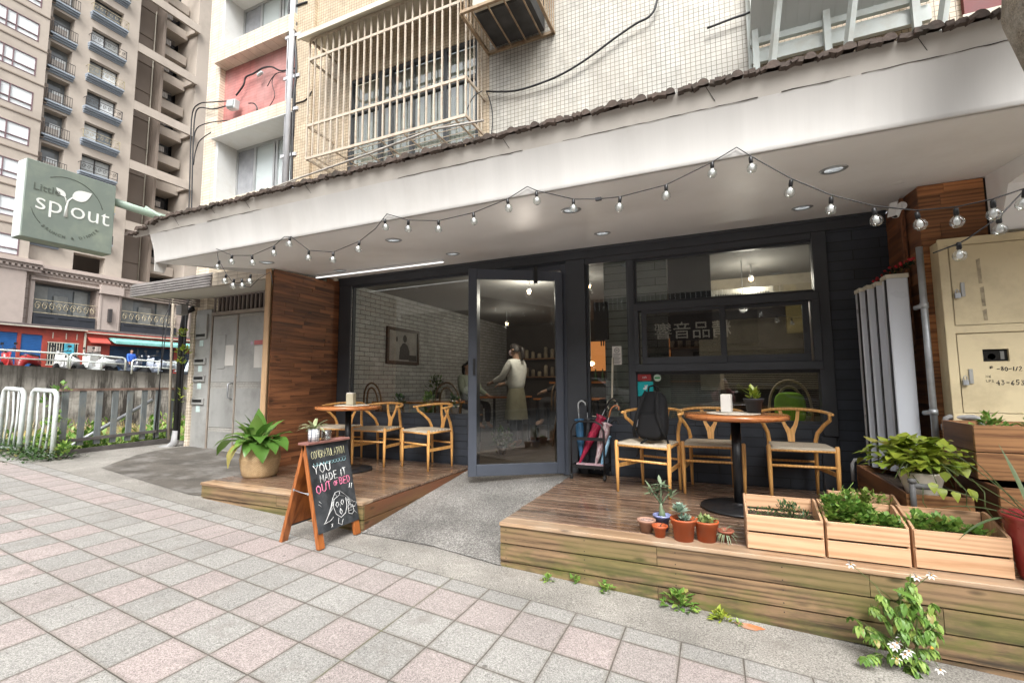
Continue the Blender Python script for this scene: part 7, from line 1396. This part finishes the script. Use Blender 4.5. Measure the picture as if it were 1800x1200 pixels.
# stickers on the glass
t = thing('window_stickers', 'small red, teal and round green stickers on the lower right window', 'sticker', (-.69, 5.14, .95)); YG = F+.005
def stick(x0, x1, z0, z1, mat, nm): m = MB(); m.box(x0, x1, YG-.003, YG, z0, z1); return m.build(nm, mat, t)
stick(-.772, -.632, 1.025, 1.095, M('red sticker', (.36, .03, .03), .5), 'red_sticker'); stick(-.775, -.612, .86, 1.015, M('teal sticker', (.0, .42, .45), .5), 'teal_sticker'); m = MB(); m.disc((-.567, YG, 1.055), .038, (0, -1, 0), 20, .003); m.build('round_sticker', M('pale round sticker', (.5, .6, .5), .5), t)
m = MB(); m.box(-.595, -.54, YG-.0055, YG-.0045, 1.046, 1.064); m.build('green_mark', M('green mark', (.03, .3, .08), .5), t); m = MB(); m.add([(-.69+a, YG-.0045, .95+b) for a, b in ((-.03, -.015), (-.005, -.022), (.012, -.012), (.015, .01), (.022, .03), (.008, .032), (.003, .012), (-.003, .03), (-.012, .028), (-.01, .0), (-.025, -.002))], [tuple(range(11))]); text('cafe', .03, (-.70, YG-.0045, 1.062), (1, 0, 0), (0, 0, 1), whitem, mb=m, ext=.0005); m.build('white_mark', whitem, t)
t = thing('notice_card', 'white notice with a round emblem and lines of print on the narrow window', 'notice', (-.99, 5.15, 1.3)); m = MB(); m.box(-1.042, -.94, YG-.003, YG, 1.205, 1.41); m.build('card', paper, t); m = MB()
m.tube([(-.991+.026*math.cos(a), YG-.005, 1.365+.026*math.sin(a)) for a in [i*math.pi/8 for i in range(17)]], .003, 4); m.box(-1.005, -.977, YG-.006, YG-.004, 1.36, 1.37); [m.box(-1.03, -.952-.01*(i % 3), YG-.006, YG-.004, 1.32-i*.014, 1.325-i*.014) for i in range(8)]; m.build('print', M('print grey', (.12, .12, .12), .7), t)
m = MB(); [m.box(x, x+.012, 5.5, 5.52, 1.45, 1.8) for x in (-1.25, -1.22)]; m.cbox((-1.235, 5.5, 1.75), .16, .1, .45); m.build('coat', bl_, label='dark coat hanging inside the narrow window', category='coat')
# ================================================================ street behind the camera (reflected in the glass)
bs = thing('opposite_building', 'dark apartment block with an audio shop sign, across the street behind the viewer', 'building', (0, -15, -.4)); m = MB()
m.quad((-60, -15.02, -1), (-18, -15.02, -1), (-18, -15.02, 8), (-60, -15.02, 8)); m.quad((14, -15.02, -1), (40, -15.02, -1), (40, -15.02, 8), (14, -15.02, 8)); holes_wall(m, lambda u, z, d: (u, -15-d, z), -18, 14, -1, 9.5, [(a, a+2.2, z, z+1.6) for a in (-16, -12.5, -9, -5.5, -1.5, 2.5, 6.5, 10.5) for z in (5.2, 7.5)]+[(-15, -9, -.5, 2.4), (-8, -2, -.5, 2.6), (-1, 5, -.5, 2.6), (6, 12, -.5, 2.6)], .5); m.build('wall', M('opposite wall', (.15, .12, .10), .8, .3, 1.2), bs)
m = MB(); m.quad((-18, -15.5, -1), (14, -15.5, -1), (14, -15.5, 9.5), (-18, -15.5, 9.5)); m.build('dark_glazing', M('opp glass', (.03, .03, .035), .2), bs)
m = MB(); m.box(-4.6, 2.0, -14.9, -14.7, 2.9, 4.5); m.build('signboard', M('sign dark', (.04, .025, .02), .5), bs); text('精品音響', .92, (-1.0, -14.69, 3.6), (-1, 0, 0), (0, 0, 1), M('sign letters', (.75, .68, .55), .5), 'sign_lettering', bs, .03, xs=1.0)
m = MB()
for x in (-14, -7.0, 3.2, 5.2, 7.4, 9.2): m.box(x, x+.7, -14.8, -14.6, 3.3, 6.8)
m.build('hanging_banner', M('yellow banner', (.5, .38, .12), .6, .4, 1.2), bs); m = MB()
for i in range(60): m.box(-8+i*.25, -7.96+i*.25, -14.75, -14.7, 5.0, 6.0)
m.box(-8, 7, -14.75, -14.7, 6.0, 6.08); m.build('window_bars', whitem, bs)
def car(x, y, rot, colr, label):
    t = thing('parked_car', label, 'car', (0, 0, 0), 'cars parked along the opposite kerb', proto=True); c = M('car paint', colr, .25, .03, 1, coat=.6); m = MB(); pr = [(-2.15, .30), (2.1, .30), (2.2, .55), (2.1, .78), (1.2, .90), (.6, 1.38), (-.9, 1.42), (-1.6, 1.0), (-2.15, .9), (-2.22, .6)]
    m.prism(pr, (0, 1.7, 0), (0, -.85, 0), (1, 0, 0), (0, 0, 1)); m.build('body', c, t, bevel=.08)
    m = MB(); m.prism([(-1.4, .98), (1.05, .95), (.55, 1.32), (-.85, 1.36)], (0, 1.72, 0), (0, -.86, 0), (1, 0, 0), (0, 0, 1)); m.build('side_window', black, t)
    for wx in (-1.35, 1.35):
        for wy in (-.78, .78): m = MB(); m.lathe([(0, -.1), (.31, -.1), (.33, 0), (.31, .1), (0, .1)], (wx, wy, .32), 20, ax=Matrix.Rotation(R(90), 3, 'X')); m.build('wheel', rubber, t)
    t.location = (x, y, gz(x)+.01); t.rotation_euler = (0, 0, R(rot))
car(-5.5, -11.5, 2, (.5, .5, .5), 'silver parked car across the street behind the viewer'); car(1.5, -11.5, 1, (.08, .08, .09), 'black parked car across the street behind the viewer'); car(-7.5, -7.2, 4, (.75, .75, .75), 'white car on the street behind the viewer, seen in the left window')
